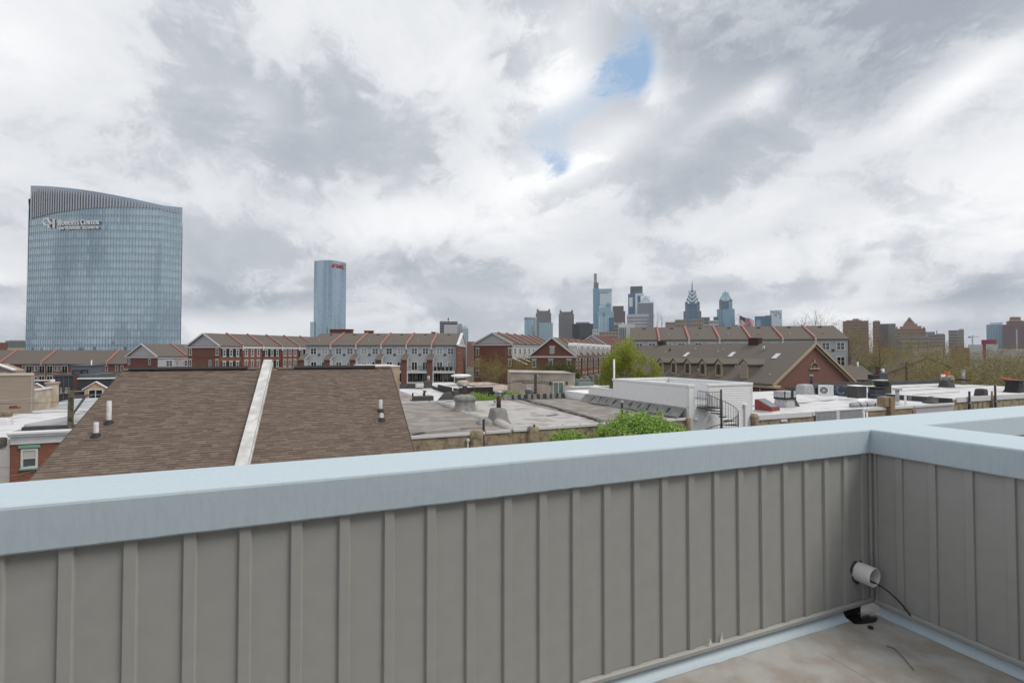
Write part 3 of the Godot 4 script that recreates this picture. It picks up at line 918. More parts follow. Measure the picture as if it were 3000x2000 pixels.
func white_deck():
	# roof deck over a row house, sided in white clapboard: grid a 22.8-28.2, b 25.3-33.6, top 9.5
	var wh := mt("clap_white", C(0.84, 0.84, 0.845), 0.55, "soft", 0.6)
	var trim := mt("trim_white", C(0.84, 0.845, 0.85), 0.5, "soft", 0.6)
	var fl := mt("deck_grey", C(0.52, 0.53, 0.54), 0.8, "mottle", 0.4)
	var d := thing("roof_deck_house", "row house with a roof deck walled in white clapboard siding", "house", g(22.8, 25.3, 0), GRID)
	var W := 5.4
	var D := 8.3
	var top := 9.45
	var base := 7.3
	P(d, "wall", Vector3(W * 0.5, 4.02, -8.0), Vector3(W, 8.04, 16.0), wh)
	P(d, "deck_floor", Vector3(W * 0.5, 8.07, -4.15), Vector3(W - 0.1, 0.06, 8.1), fl)
	# parapet walls: left, front left, front right, right, back
	var walls := [[0.07, -D * 0.5, 0.14, D], [0.29, -0.07, 0.3, 0.14], [3.5, -0.07, 3.8, 0.14], [W - 0.07, -D * 0.5 - 0.08, 0.14, D - 0.16], [W * 0.5, -D + 0.07, W - 0.28, 0.14]]
	for q in walls:
		P(d, "parapet_wall", Vector3(q[0], (8.1 + top - 0.1) * 0.5, q[1]), Vector3(q[2], top - 0.1 - 8.1, q[3]), wh)
	for q in [[0.07, -D * 0.5, 0.26, D + 0.12], [0.325, -0.07, 0.25, 0.25], [3.5, -0.07, 3.9, 0.26], [W - 0.07, -D * 0.5 - 0.07, 0.25, D - 0.14], [W * 0.5, -D + 0.07, W - 0.4, 0.25]]:
		P(d, "coping", Vector3(q[0], top - 0.03, q[1]), Vector3(q[2], 0.16, q[3]), trim, 0, 0.012)
	P(d, "low_wall", Vector3(0.07, 8.25, -D - 1.8), Vector3(0.14, 0.7, 3.6), wh)
	P(d, "coping", Vector3(0.07, 8.62, -D - 1.8), Vector3(0.24, 0.1, 3.7), trim, 0, 0.01)
	# clapboards: outer faces
	var front := Transform3D.IDENTITY
	clapboards(d, 0.14, 0.44, base - 0.6, top - 0.1, front, wh)
	clapboards(d, 1.6, W - 0.12, base - 0.6, top - 0.1, front, wh)
	clapboards(d, 0.44, 1.6, base - 0.6, 8.05, front, wh)
	clapboards(d, 0.14, W - 0.12, base - 2.2, base - 0.6, front, wh)
	var left := Transform3D(Basis(Vector3.UP, -PI / 2), Vector3.ZERO)
	clapboards(d, -D + 0.02, -0.14, base + 0.45, top - 0.1, left, wh)
	clapboards(d, -D - 3.6, -D, base + 0.45, 8.57, left, wh)
	var right := Transform3D(Basis(Vector3.UP, PI / 2), Vector3(W, 0, 0))
	clapboards(d, 0.14, D, base, top - 0.1, right, wh)
	clapboards(d, -W + 0.2, -0.2, 8.12, top - 0.1, Transform3D(Basis.IDENTITY, Vector3(W, 0, -D + 0.14)), wh)
	clapboards(d, 0.2, D - 0.2, 8.12, top - 0.1, Transform3D(Basis(Vector3.UP, -PI / 2), Vector3(W - 0.14, 0, -D)), wh)
	for x in [0.07, W - 0.06]:
		P(d, "corner_board", Vector3(x, (base - 2.2 + top - 0.12) * 0.5, 0.012), Vector3(0.14, top - 0.12 - base + 2.2, 0.06), trim, 0, 0.006)
	P(d, "corner_board", Vector3(0.44, 8.75, 0.012), Vector3(0.06, 1.2, 0.06), trim, 0, 0.006)
	P(d, "downspout", Vector3(W - 0.72, 6.5, 0.09), Vector3(0.13, 3.0, 0.1), trim, 0, 0.02)
	P(d, "downspout_head", Vector3(W - 0.75, 8.05, 0.1), Vector3(0.24, 0.16, 0.14), trim, 0, 0.03)
	var lamp := mb(true); lathe(lamp, [[0.09, -0.12], [0.14, -0.1], [0.08, 0.06], [0.001, 0.1]], 10, Vector3(0.45, 7.35, 0.16))
	part(d, "wall_lamp", lamp, trim)
	var fp := thing("flue_pipe", "slim white flue pipe standing above the white sided roof deck", "flue pipe", g(23.1, 33.9, 8.0), GRID)
	rod(fp, "pipe", Vector3(0, 0, 0), Vector3(0, 3.0, 0), 0.075, trim, 12)
	rod(fp, "rim", Vector3(0, 2.93, 0), Vector3(0, 3.0, 0), 0.085, trim, 12)
	spiral_stair()

func spiral_stair():
	var bl := mt("iron", C(0.012, 0.012, 0.014), 0.45)
	var s := thing("spiral_stair", "black iron spiral staircase up to the white sided roof deck", "staircase", g(24.42, 24.25, 0), GRID)
	var R := 0.98
	var ly := 8.09
	rod(s, "centre_pole", Vector3(0, 0, 0), Vector3(0, ly + 1.12, 0), 0.065, bl, 12)
	# landing: a quarter of the circle towards the opening
	var ld := mb()
	ext(ld, PackedVector2Array([Vector2(-0.03, -0.03), Vector2(-1.0, -0.03), Vector2(-1.0, -1.03), Vector2(-0.03, -1.03)]), -0.05, 0.0, Transform3D(Basis(Vector3.RIGHT, Vector3(0, 0, 1), Vector3.DOWN), Vector3(0, ly - 0.05, 0)))
	part(s, "landing", ld, bl)
	var rail := func(p: Vector3, q: Vector3, n: int):
		var r := mb(); bar(r, p + Vector3(0, 1.0, 0), q + Vector3(0, 1.0, 0), 0.03, 0.03); bar(r, p + Vector3(0, 0.1, 0), q + Vector3(0, 0.1, 0), 0.02, 0.02)
		part(s, "handrail", r, bl)
		for i in n + 1: rod(s, "baluster", p.lerp(q, float(i) / n), p.lerp(q, float(i) / n) + Vector3(0, 1.0, 0), 0.011, bl, 5)
	rail.call(Vector3(-1.0, ly, -0.95), Vector3(-1.0, ly, 0.0), 7)
	rail.call(Vector3(-0.98, ly, 0.02), Vector3(-0.06, ly, 0.02), 7)
	# treads wind down to the right and round the front
	var n := 15
	var prev := Vector3.ZERO
	var hr := []
	for i in n:
		var t := deg_to_rad(-100 + 30.0 * i)     # clockwise as it goes down, seen from above
		var y := ly - 0.21 * (i + 1)
		var st := mb()
		var w := deg_to_rad(16)
		ext(st, PackedVector2Array([Vector2(cos(t - w) * 0.06, sin(t - w) * 0.06), Vector2(cos(t - w) * R, sin(t - w) * R), Vector2(cos(t + w) * R, sin(t + w) * R), Vector2(cos(t + w) * 0.06, sin(t + w) * 0.06)]), 0.0, 0.04, Transform3D(Basis(Vector3.RIGHT, Vector3(0, 0, 1), Vector3.DOWN), Vector3(0, y, 0)))
		part(s, "tread", st, bl)
		for k in 3:
			var t2 := t + (k - 1) * deg_to_rad(10)
			var o := Vector3(cos(t2) * R, y, sin(t2) * R)
			rod(s, "baluster", o, o + Vector3(0, 0.98 + 0.07 * (1 - k), 0), 0.011, bl, 5)
			hr.append(o + Vector3(0, 0.98 + 0.07 * (1 - k), 0))
	var h := mb(true); tube(h, hr, 0.02, 6)
	part(s, "curved_handrail", h, bl)

# ---------------------------------------------------------------- the row goes on to the right with white roofs
func ac_condenser(label: String, pos: Vector3, w: float, h: float):
	var t := thing("condenser", label, "air conditioner", pos, GRID - 8.0)
	var dk := mt("ac_dark", C(0.075, 0.072, 0.068), 0.6)
	var lt := mt("ac_light", C(0.42, 0.41, 0.38), 0.6)
	P(t, "pallet", Vector3(0, 0.06, 0), Vector3(w + 0.35, 0.12, w + 0.35), mt("pallet", C(0.12, 0.11, 0.09), 0.9))
	P(t, "base_pan", Vector3(0, 0.17, 0), Vector3(w + 0.05, 0.1, w + 0.05), lt, 0, 0.02)
	P(t, "coil", Vector3(0, 0.2 + h * 0.5, 0), Vector3(w - 0.03, h, w - 0.03), dk)
	var n := 15
	for i in n:
		var st := mb()
		var y := 0.25 + (h - 0.1) * i / (n - 1)
		for q in [[Vector3(0, y, w * 0.5), Vector3(w - 0.06, 0.018, 0.02)], [Vector3(-w * 0.5, y, 0), Vector3(0.02, 0.018, w - 0.06)], [Vector3(w * 0.5, y, 0), Vector3(0.02, 0.018, w - 0.06)]]: bx(st, q[0], q[1])
		part(t, "louvre", st, dk)
	for x in [-1.0, 1.0]:
		for z in [-1.0, 1.0]: P(t, "corner_post", Vector3(x * w * 0.5, 0.2 + h * 0.5, z * w * 0.5), Vector3(0.05, h, 0.05), dk if x < 0 else lt)
	P(t, "top_cover", Vector3(0, 0.22 + h, 0), Vector3(w + 0.06, 0.05, w + 0.06), lt, 0, 0.015)

func right_roofs():
	var edge: Material = M.white_edge
	var tan_ := mt("stucco_tan", C(0.36, 0.27, 0.175), 0.9, "mottle", 0.3)
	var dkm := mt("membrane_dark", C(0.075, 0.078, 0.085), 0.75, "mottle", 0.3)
	var galv: Material = M.galvanised
	var trim: Material = M.trim_white
	var blackp: Material = M.black
	var h := 7.2
	var hA := flat_house("white roofed row house with red skylight and wrapped chimney", 28.25, 33.8, WB, 41.6, h, M.stain, M.roofw)
	var hB := flat_house("white roofed row house with slatted grey panels on its rear wall", 33.81, 39.5, WB, 41.6, h, M.stain, M.roofw)
	var hC := flat_house("white roofed row house with tan rendered rear wall and leaning chimney", 39.51, 45.5, WB, 41.6, h, tan_, M.roofw)
	var hD := flat_house("white roofed row house with pale lilac panelled rear wall", 45.51, 51.1, WB, 41.6, h, mt("lilac", C(0.46, 0.44, 0.46), 0.8, "soft", 0.5), M.roofw)
	var hE := flat_house("white roofed end row house with stained rear wall and dark back kerb", 51.11, 63.5, WB, 39.6, h + 0.42, M.stain, M.roofw)
	var hF := flat_house("white roofed row house beyond the tarred black chimney", 63.51, 76.0, WB, 39.0, h + 0.40, M.stain, M.roofw)
	for s in [[hA, 0.1, 5.5, 0.25, 0.12], [hB, 0.0, 5.65, 0.2, 0.08], [hC, 0.2, 2.4, 0.12, 0.05], [hC, 3.3, 5.9, 0.12, 0.05], [hD, 0.0, 5.5, 0.10, 0.05], [hE, 0.3, 12.2, 0.34, 0.06], [hF, 0.0, 12.0, 0.34, 0.06]]:
		var st := mb()
		var y0: float = h + (0.42 if s[0] == hE or s[0] == hF else 0.0)
		cbx(st, Vector3((s[1] + s[2]) * 0.5, y0 + 0.05 - s[3] * 0.5 + s[4] * 0.3, 0.04), Vector3(s[2] - s[1], s[3] + 0.1, 0.1), 0.015)
		part(s[0], "roof_edge", st, edge)
	# dark upstand where the higher roof begins
	var du := mb()
	bx(du, Vector3(-0.04, h + 0.16, -8.1), Vector3(0.09, 0.56, 16.0))
	part(hE, "dark_upstand", du, dkm)
	for i in 4: P(hE, "upstand_patch", Vector3(-0.09, h + 0.22, -1.2 - i * 2.1), Vector3(0.012, 0.36, 0.3), mt("patch_grey", C(0.30, 0.30, 0.29), 0.8, "coarse", 1.0))
	P(hE, "back_kerb", Vector3(6.2, h + 0.62, -14.35), Vector3(12.3, 0.52, 0.2), dkm)
	P(hF, "back_kerb", Vector3(6.2, h + 0.60, -13.75), Vector3(12.3, 0.52, 0.2), dkm)
	P(hA, "back_kerb", Vector3(2.7, h + 0.12, -16.2), Vector3(5.5, 0.3, 0.2), edge)
	# broad seams across the white roofs
	for q in [[hB, 0.0, -5.2, 5.7, -5.6], [hA, 0.0, -6.8, 5.5, -7.4], [hC, 0.0, -5.6, 5.9, -6.6], [hE, 2.0, -9.4, 12.0, -9.9], [hE, 0.5, -6.5, 12.0, -7.1], [hE, 0.5, -3.4, 9.0, -3.9], [hF, 0.0, -7.1, 12.0, -7.8], [hF, 0.0, -10.0, 12.0, -10.4]]:
		var st := mb()
		var yy: float = h + (0.5 if q[0] == hE or q[0] == hF else 0.07)
		bar(st, Vector3(q[1], yy, q[2]), Vector3(q[3], yy, q[4]), 0.07 if q[0] == hE or q[0] == hF else 0.5, 0.03 if q[0] == hE or q[0] == hF else 0.08)
		part(q[0], "roof_seam", st, mt("seam_grey", C(0.30, 0.29, 0.27), 0.9, "coarse", 0.6) if q[0] == hE or q[0] == hF else M.roofw)
	# piers, pipes and panels on the rear walls
	P(hA, "vent_box", Vector3(2.7, h - 0.35, 0.04), Vector3(0.6, 0.16, 0.12), edge, 0, 0.01)
	P(hA, "pier", Vector3(2.7, 3.3, 0.02), Vector3(0.55, 6.6, 0.06), M.stain)
	var tl := mb(true); lump(tl, Vector3(-0.05, 0, 0.05), [[0.2, 0.2, 0.0], [0.2, 0.2, h - 0.3], [0.26, 0.24, h], [0.16, 0.16, h + 0.25]], 31)
	part(hA, "tarred_pier", tl, M.stain)
	for s in [[0.3, 2.35], [2.75, 5.3]]:
		var pn := Node3D.new(); adopt(pn, "slatted_panel", hB)
		P(pn, "frame_top", Vector3((s[0] + s[1]) * 0.5, h + 0.12, 0.12), Vector3(s[1] - s[0] + 0.1, 0.1, 0.12), edge, 0, 0.01)
		P(pn, "backing", Vector3((s[0] + s[1]) * 0.5, h - 0.42, 0.06), Vector3(s[1] - s[0], 1.0, 0.02), mt("blue_grey", C(0.20, 0.22, 0.25), 0.6))
		var n := int((s[1] - s[0]) / 0.125)
		for i in n + 1:
			P(pn, "slat", Vector3(s[0] + (s[1] - s[0]) * i / n, h - 0.42, 0.11), Vector3(0.055, 1.0, 0.05), mt("slat_grey", C(0.46, 0.48, 0.50), 0.5))
	P(hB, "panel_post", Vector3(2.55, h - 0.4, 0.12), Vector3(0.34, 1.1, 0.08), trim, 0, 0.01)
	for i in 6: P(hB, "panel_rib", Vector3(2.55, h - 0.8 + i * 0.18, 0.17), Vector3(0.34, 0.03, 0.02), galv)
	for q in [[hB, 5.45], [hC, 0.1]]: rod(q[0], "wall_pipe", Vector3(q[1], 0.2, 0.12), Vector3(q[1], h - 0.15, 0.12), 0.07, trim, 10)
	P(hC, "render_band", Vector3(1.3, h - 0.42, 0.03), Vector3(2.2, 0.30, 0.05), tan_, 0, 0.01)
	P(hC, "render_band", Vector3(4.4, h - 0.42, 0.03), Vector3(2.0, 0.30, 0.05), tan_, 0, 0.01)
	P(hC, "window_head", Vector3(1.6, h - 1.0, 0.05), Vector3(1.1, 0.18, 0.1), mt("pinkstone", C(0.42, 0.30, 0.24), 0.9), 0, 0.02)
	P(hD, "corner_board", Vector3(0.1, 3.5, 0.03), Vector3(0.36, 6.9, 0.06), tan_)
	for i in 7: P(hE, "wall_rib", Vector3(0.6 + i * 0.75, h - 0.5, 0.02), Vector3(0.05, 1.0, 0.04), M.stain)
	# tan chimney that starts on the wall and widens above the roof
	var ct := thing("leaning_chimney", "tan rendered chimney rising from the rear wall with an offset block", "chimney", g(42.35, WB, 0), GRID)
	var c1 := mb()
	ext(c1, PackedVector2Array([Vector2(-0.02, 0), Vector2(0.42, 0), Vector2(0.42, h + 0.85), Vector2(0.40, h + 0.9), Vector2(-0.10, h + 0.9), Vector2(-0.12, h + 0.85), Vector2(-0.12, h + 0.1)]), -0.45, 0.28)
	part(ct, "stack", c1, tan_)
	P(ct, "side_block", Vector3(-0.38, h + 0.5, -0.12), Vector3(0.56, 0.76, 0.62), tan_, 0, 0.03)
	# things on the white roofs
	var sk := thing("skylight", "red framed skylight box with sloping glass on the white roof", "skylight", g(31.8, 27.2, h), GRID - 78.0)
	var red := mt("red_paint", C(0.26, 0.045, 0.03), 0.5, "mottle", 0.8)
	var sb := mb()
	ext(sb, PackedVector2Array([Vector2(-0.62, 0.1), Vector2(-0.62, 0.86), Vector2(-0.5, 0.90), Vector2(0.62, 0.36), Vector2(0.62, 0.1)]), -0.58, 0.58)
	part(sk, "box", sb, red)
	var gl := mb()
	quad(gl, Vector3(-0.44, 0.886, 0.46), Vector3(-0.44, 0.886, -0.46), Vector3(0.54, 0.41, -0.46), Vector3(0.54, 0.41, 0.46))
	part(sk, "glass_pane", gl, mt("sky_glass", C(0.30, 0.36, 0.38), 0.08, "", 1.0, 0.6))
	P(sk, "kerb", Vector3(0, 0.05, 0), Vector3(1.4, 0.1, 1.3), M.white_edge)
	var ch := thing("wrapped_chimney", "chimney wrapped in silver and black roofing membrane on the white roof", "chimney", g(35.7, 28.9, h), GRID)
	var silver := mt("silver_wrap", C(0.47, 0.47, 0.49), 0.6, "mottle", 1.0)
	var w1 := mb(true); lump(w1, Vector3.ZERO, [[0.72, 0.62, -0.1], [0.62, 0.52, 0.15], [0.56, 0.46, 0.55], [0.55, 0.45, 0.72]], 7)
	part(ch, "wrapped_base", w1, silver)
	P(ch, "wrapped_head", Vector3(0, 1.02, 0), Vector3(1.28, 0.52, 1.06), silver, 0, 0.05)
	P(ch, "tar_band", Vector3(0, 0.72, 0), Vector3(1.26, 0.16, 1.05), blackp, 0, 0.03)
	P(ch, "tar_corner", Vector3(0.18, 1.0, 0.535), Vector3(0.26, 0.62, 0.03), blackp)
	P(ch, "tar_corner", Vector3(0.645, 1.0, 0.2), Vector3(0.03, 0.62, 0.3), blackp)
	P(ch, "tar_corner", Vector3(-0.63, 1.0, 0.53), Vector3(0.08, 0.6, 0.05), blackp)
	var ol := thing("old_chimney", "crumbling bare brick chimney behind the wrapped one", "chimney", g(37.0, 29.4, h), GRID)
	var o1 := mb(true); lump(o1, Vector3.ZERO, [[0.55, 0.5, -0.1], [0.42, 0.4, 0.2], [0.33, 0.32, 0.5], [0.3, 0.3, 0.62]], 17)
	part(ol, "base", o1, mt("soot", C(0.10, 0.095, 0.085), 0.95, "coarse", 1.0))
	var o2 := mb(true); lump(o2, Vector3(0, 0.6, 0), [[0.32, 0.32, 0.0], [0.3, 0.28, 0.25], [0.34, 0.33, 0.35], [0.3, 0.28, 0.5], [0.1, 0.1, 0.54]], 19, 12)
	part(ol, "stack", o2, mt("old_brick", C(0.30, 0.235, 0.16), 0.95, "patch", 1.4))
	var lp := thing("covered_vent", "lumpy silver covered vent box with black side on the white roof", "roof vent", g(48.9, 37.2, h), GRID)
	var l1 := mb(true); lump(l1, Vector3.ZERO, [[0.95, 0.6, -0.1], [0.8, 0.55, 0.2], [0.68, 0.5, 0.8], [0.6, 0.45, 1.0], [0.3, 0.2, 1.05]], 23)
	part(lp, "cover", l1, silver)
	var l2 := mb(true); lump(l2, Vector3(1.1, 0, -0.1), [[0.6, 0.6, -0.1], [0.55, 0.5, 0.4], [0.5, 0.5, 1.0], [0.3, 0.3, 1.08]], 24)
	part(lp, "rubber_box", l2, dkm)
	rod(lp, "flue", Vector3(1.0, 1.0, 0), Vector3(1.0, 1.9, 0), 0.13, dkm, 10)
	rod(lp, "flue_cap", Vector3(1.0, 1.85, 0), Vector3(1.0, 2.0, 0), 0.17, galv, 10)
	var l3 := thing("tarred_mound", "long dark tarred mound along the upstand of the higher white roof", "roof mound", g(50.6, 35.4, h), GRID)
	var l4 := mb(true); lump(l4, Vector3(-0.1, 0, 0.4), [[0.5, 2.0, -0.1], [0.46, 1.9, 0.6], [0.38, 1.6, 0.95], [0.15, 1.0, 1.05]], 29)
	part(l3, "mound", l4, dkm)
	P(l3, "patch", Vector3(-0.48, 0.55, 0.9), Vector3(0.06, 0.7, 0.3), mt("patch_grey"))
	# wall-less heat pump on the roof
	var ms := thing("heat_pump", "white heat pump with round fan grille on the white roof", "air conditioner", g(47.5, 33.9, h), GRID - 60.0)
	var wm := mt("ac_white", C(0.68, 0.68, 0.66), 0.45, "soft", 1.0)
	P(ms, "plinth", Vector3(0.1, 0.06, 0.2), Vector3(1.7, 0.12, 1.1), mt("pallet"))
	P(ms, "case", Vector3(0, 0.64, 0), Vector3(1.25, 1.04, 0.5), wm, 0, 0.04)
	var fg := mb(true); lathe(fg, [[0.40, 0.0], [0.40, 0.03], [0.36, 0.03], [0.35, 0.0]], 24)
	var fr := part(ms, "fan_ring", fg, mt("ac_light")); fr.transform = Transform3D(Basis(Vector3.RIGHT, PI / 2), Vector3(-0.14, 0.66, 0.25))
	var fd := mb(); lathe(fd, [[0.36, 0.012], [0.001, 0.012]], 24)
	var fo := part(ms, "fan_opening", fd, mt("fan_dark", C(0.10, 0.10, 0.095), 0.6)); fo.transform = fr.transform
	for i in 6:
		var sp := mb(); bx(sp, Vector3(-0.14, 0.66, 0.272), Vector3(0.72, 0.012, 0.01), Basis(Vector3(0, 0, 1), PI * i / 6.0))
		part(ms, "grille_bar", sp, mt("ac_light"))
	var hose := mb(true); tube(hose, [Vector3(0.62, 0.75, 0), Vector3(0.85, 0.8, 0.1), Vector3(1.0, 0.5, 0.2), Vector3(1.25, 0.35, 0.2), Vector3(1.5, 0.5, 0.1)], 0.07, 8)
	part(ms, "hose", hose, mt("blue_hose", C(0.02, 0.11, 0.24), 0.5))
	ac_condenser("tall dark louvred condenser on a pallet on the white roof", g(46.9, 30.5, h), 1.02, 1.1)
	# stack of dark bins and chimney pieces
	var bk := thing("bin_stack", "heap of dark bins and tarred chimney boxes on the white roof", "bins", g(51.6, 31.4, h), GRID - 20.0)
	P(bk, "bin", Vector3(-0.75, 0.45, 0.5), Vector3(1.15, 0.9, 0.8), dkm, 8, 0.05)
	P(bk, "bin_lid", Vector3(-0.75, 1.0, 0.5), Vector3(1.35, 0.16, 0.95), blackp, 8, 0.04)
	P(bk, "tarred_box", Vector3(0.35, 0.75, 0.0), Vector3(0.95, 1.5, 0.9), mt("soot"), 0, 0.05)
	P(bk, "black_box", Vector3(-0.15, 1.38, 0.4), Vector3(1.1, 0.5, 0.6), blackp, -10, 0.05)
	P(bk, "white_slab", Vector3(-0.25, 1.7, 0.3), Vector3(1.1, 0.1, 0.7), M.white_edge, 0, 0.02)
	P(bk, "upper_box", Vector3(0.25, 2.0, -0.2), Vector3(0.9, 0.72, 0.7), dkm, 0, 0.04)
	P(bk, "upper_box", Vector3(-0.55, 1.98, -0.1), Vector3(0.75, 0.45, 0.6), blackp, 6, 0.04)
	rod(bk, "flue", Vector3(-0.05, 2.2, -0.2), Vector3(-0.05, 2.9, -0.2), 0.17, mt("rust", C(0.14, 0.065, 0.04), 0.9, "coarse", 2.0), 12)
	rod(bk, "flue_cap", Vector3(-0.05, 2.82, -0.2), Vector3(-0.05, 2.95, -0.2), 0.21, blackp, 12)
	rod(bk, "white_flue", Vector3(0.45, 2.3, -0.2), Vector3(0.45, 2.75, -0.2), 0.15, trim, 12)
	rod(bk, "mast", Vector3(0.15, 2.2, -0.1), Vector3(0.05, 5.6, -0.1), 0.035, mt("rust"), 6)
	rod(bk, "loose_hose", Vector3(-1.6, 0.35, 0.9), Vector3(0.6, 0.12, 1.5), 0.06, mt("blue_hose"), 8)
	var bkt := mb(true); tube(bkt, [Vector3(-1.7, 0.0, 0.3), Vector3(-1.65, 0.7, 0.3), Vector3(-1.75, 1.0, 0.3), Vector3(-2.0, 1.05, 0.3)], 0.14, 8)
	part(bk, "white_elbow", bkt, trim)
	# rolled membrane with black straps
	var rl := thing("membrane_roll", "rolled grey roofing membrane with black bands on the white roof", "roll", g(41.9, 26.6, h), GRID - 6.0)
	rod(rl, "roll", Vector3(-1.5, 0.14, 0), Vector3(1.0, 0.22, 0), 0.22, silver, 14)
	for x in [-0.8, -0.1, 0.75]: rod(rl, "band", Vector3(x, 0.17, 0), Vector3(x + 0.08, 0.18, 0), 0.235, blackp, 14)
	# capped grey vent column, white pipe
	var gp := thing("vent_column", "grey metal vent column with flat cap behind the tan rear wall", "vent pipe", g(45.6, 26.4, h), GRID)
	rod(gp, "column", Vector3(0, 0, 0), Vector3(0, 1.25, 0), 0.14, galv, 12)
	P(gp, "cap", Vector3(0, 1.3, 0), Vector3(0.5, 0.14, 0.5), galv, 0, 0.02)
	P(gp, "foot", Vector3(0, 0.14, 0), Vector3(0.42, 0.28, 0.42), M.white_edge, 0, 0.03)
	var wp := thing("vent_pipe_white", "plain white vent pipe next to the grey vent column", "vent pipe", g(46.3, 26.2, h), GRID)
	rod(wp, "pipe", Vector3(0, 0, 0), Vector3(0, 0.78, 0), 0.075, trim, 10)
	rod(wp, "rim", Vector3(0, 0.74, 0), Vector3(0, 0.78, 0), 0.085, trim, 10)
	var pk := thing("pot_vent", "round grey pot vent with dark flange at the foot of the upstand", "roof vent", g(50.2, 26.4, h), GRID)
	var p1 := mb(true); lathe(p1, [[0.5, 0.0], [0.46, 0.2], [0.26, 0.24], [0.25, 0.45], [0.2, 0.55], [0.001, 0.58]], 14)
	part(pk, "pot", p1, mt("pot_grey", C(0.14, 0.135, 0.12), 0.8, "coarse", 1.0))
	part(pk, "flange", flat_ring(0.66, 0.06), blackp)
	# on the higher roof
	var hh := h + 0.46
	var bc := thing("patched_chimney", "squat dark chimney with patched stone top and orange pot on the higher white roof", "chimney", g(68.0, 34.2, hh), GRID)
	var b1 := mb(true); lump(b1, Vector3.ZERO, [[0.75, 0.6, -0.1], [0.62, 0.52, 0.2], [0.58, 0.5, 0.7]], 33)
	part(bc, "base", b1, dkm)
	var b2 := mb(true); lump(b2, Vector3(0.05, 0.7, 0), [[0.62, 0.55, 0.0], [0.66, 0.56, 0.3], [0.6, 0.5, 0.55], [0.3, 0.3, 0.62]], 34, 14)
	part(bc, "stone_top", b2, mt("stone_patch", C(0.33, 0.28, 0.22), 0.95, "patch", 1.2))
	P(bc, "orange_pot", Vector3(0.15, 1.5, 0), Vector3(0.42, 0.36, 0.42), mt("orange", C(0.62, 0.10, 0.03), 0.6), 0, 0.03)
	P(bc, "white_box", Vector3(-0.6, 1.25, 0), Vector3(0.3, 0.3, 0.3), trim, 0, 0.02)
	var dv := thing("disc_vent", "grey roof vent pipe through a flat black disc by the dark back kerb", "roof vent", g(75.5, 36.2, hh), GRID)
	rod(dv, "pipe", Vector3(0, 0, 0), Vector3(0, 1.6, 0), 0.16, galv, 12)
	rod(dv, "disc", Vector3(0, 0.45, 0), Vector3(0, 0.62, 0), 0.75, blackp, 20)
	rod(dv, "cap", Vector3(0, 1.55, 0), Vector3(0, 1.7, 0), 0.22, galv, 12)
	var tc := thing("tarred_chimney", "large black tarred chimney at the edge of the higher white roof", "chimney", g(66.0, 27.4, hh), GRID)
	var t1 := mb(true); lump(t1, Vector3.ZERO, [[0.85, 0.7, -0.1], [0.68, 0.55, 0.15], [0.62, 0.5, 0.9], [0.66, 0.55, 1.0]], 37)
	part(tc, "stack", t1, mt("soot_black", C(0.028, 0.029, 0.032), 0.8, "coarse", 1.0))
	P(tc, "cap_slab", Vector3(0.1, 1.06, 0), Vector3(1.5, 0.1, 1.2), blackp, 4, 0.02)
	var op := thing("orange_pole", "long orange tube lying across the roofs by the bare trees", "pole", Vector3.ZERO)
	var ot := mb(true)
	var pts := []
	for i in 9:
		var t := i / 8.0
		pts.append(at(2935, 1106, 56).lerp(at(3080, 1117, 50), t) - Vector3(0, 0.18 * sin(t * PI), 0))
	tube(ot, pts, 0.085, 10)
	part(op, "tube", ot, mt("orange"))
	rod(op, "stand", pts[7], Vector3(pts[7].x, hh, pts[7].z), 0.05, galv, 8)
	for q in [[53.0, 0.55, "slim black wall pipe rising past the stained rear wall of the end house"], [57.0, 0.95, "taller black wall pipe with bracket on the stained rear wall"]]:
		var bp := thing("wall_pipe", q[2], "pipe", g(q[0], WB - 0.2, 0), GRID)
		rod(bp, "pipe", Vector3(0, 0.2, 0), Vector3(0, hh + q[1], 0), 0.085, mt("iron"), 10)
		rod(bp, "clip", Vector3(0, hh - 0.5, 0), Vector3(0, hh - 0.4, 0), 0.1, galv, 10)
	var cbk := thing("tarred_block", "tarred chimney stump beside the taller black wall pipe", "chimney", g(56.3, WB + 0.5, hh), GRID)
	var cb1 := mb(true); lump(cb1, Vector3.ZERO, [[0.4, 0.4, -0.1], [0.36, 0.34, 0.5], [0.3, 0.3, 0.62], [0.1, 0.1, 0.66]], 41)
	part(cbk, "stump", cb1, mt("soot"))
	rod(cbk, "tan_pipe", Vector3(0.35, -1.0, 0.62), Vector3(0.35, 0.45, 0.62), 0.08, tan_, 8)

# ---------------------------------------------------------------- buildings measured along their fronts
# fac(): a building whose front starts where the photo shows u0 at d metres and runs to the right, turned by yaw; X, Y give metres on that front
func fac(called: String, label: String, category: String, u0: float, d: float, yaw := 0.0, group := "") -> Dictionary:
	var p := at(u0, 1033, d)
	return {n = thing(called, label, category, Vector3(p.x, 0, p.z), yaw, group), lat = p.x, dep = d, yaw = yaw}

func X(f: Dictionary, u: float) -> float:
	var t := deg_to_rad(f.yaw)
	var k := (u - 1500.0) / FOC
	return (k * f.dep - f.lat) / (cos(t) - k * sin(t))

func Y(f: Dictionary, u: float, v: float) -> float:
	return at(u, v, f.dep + X(f, u) * sin(deg_to_rad(f.yaw))).y

func glass(kind := 0) -> StandardMaterial3D:
	match kind:
		1: return mt("glass_blind", C(0.34, 0.34, 0.32), 0.25)
		2: return mt("glass_mid", C(0.10, 0.115, 0.125), 0.06)
		3: return mt("glass_curtain", C(0.20, 0.30, 0.25), 0.4, "mottle", 1.0)
	return mt("glass_dark", C(0.018, 0.022, 0.026), 0.05)

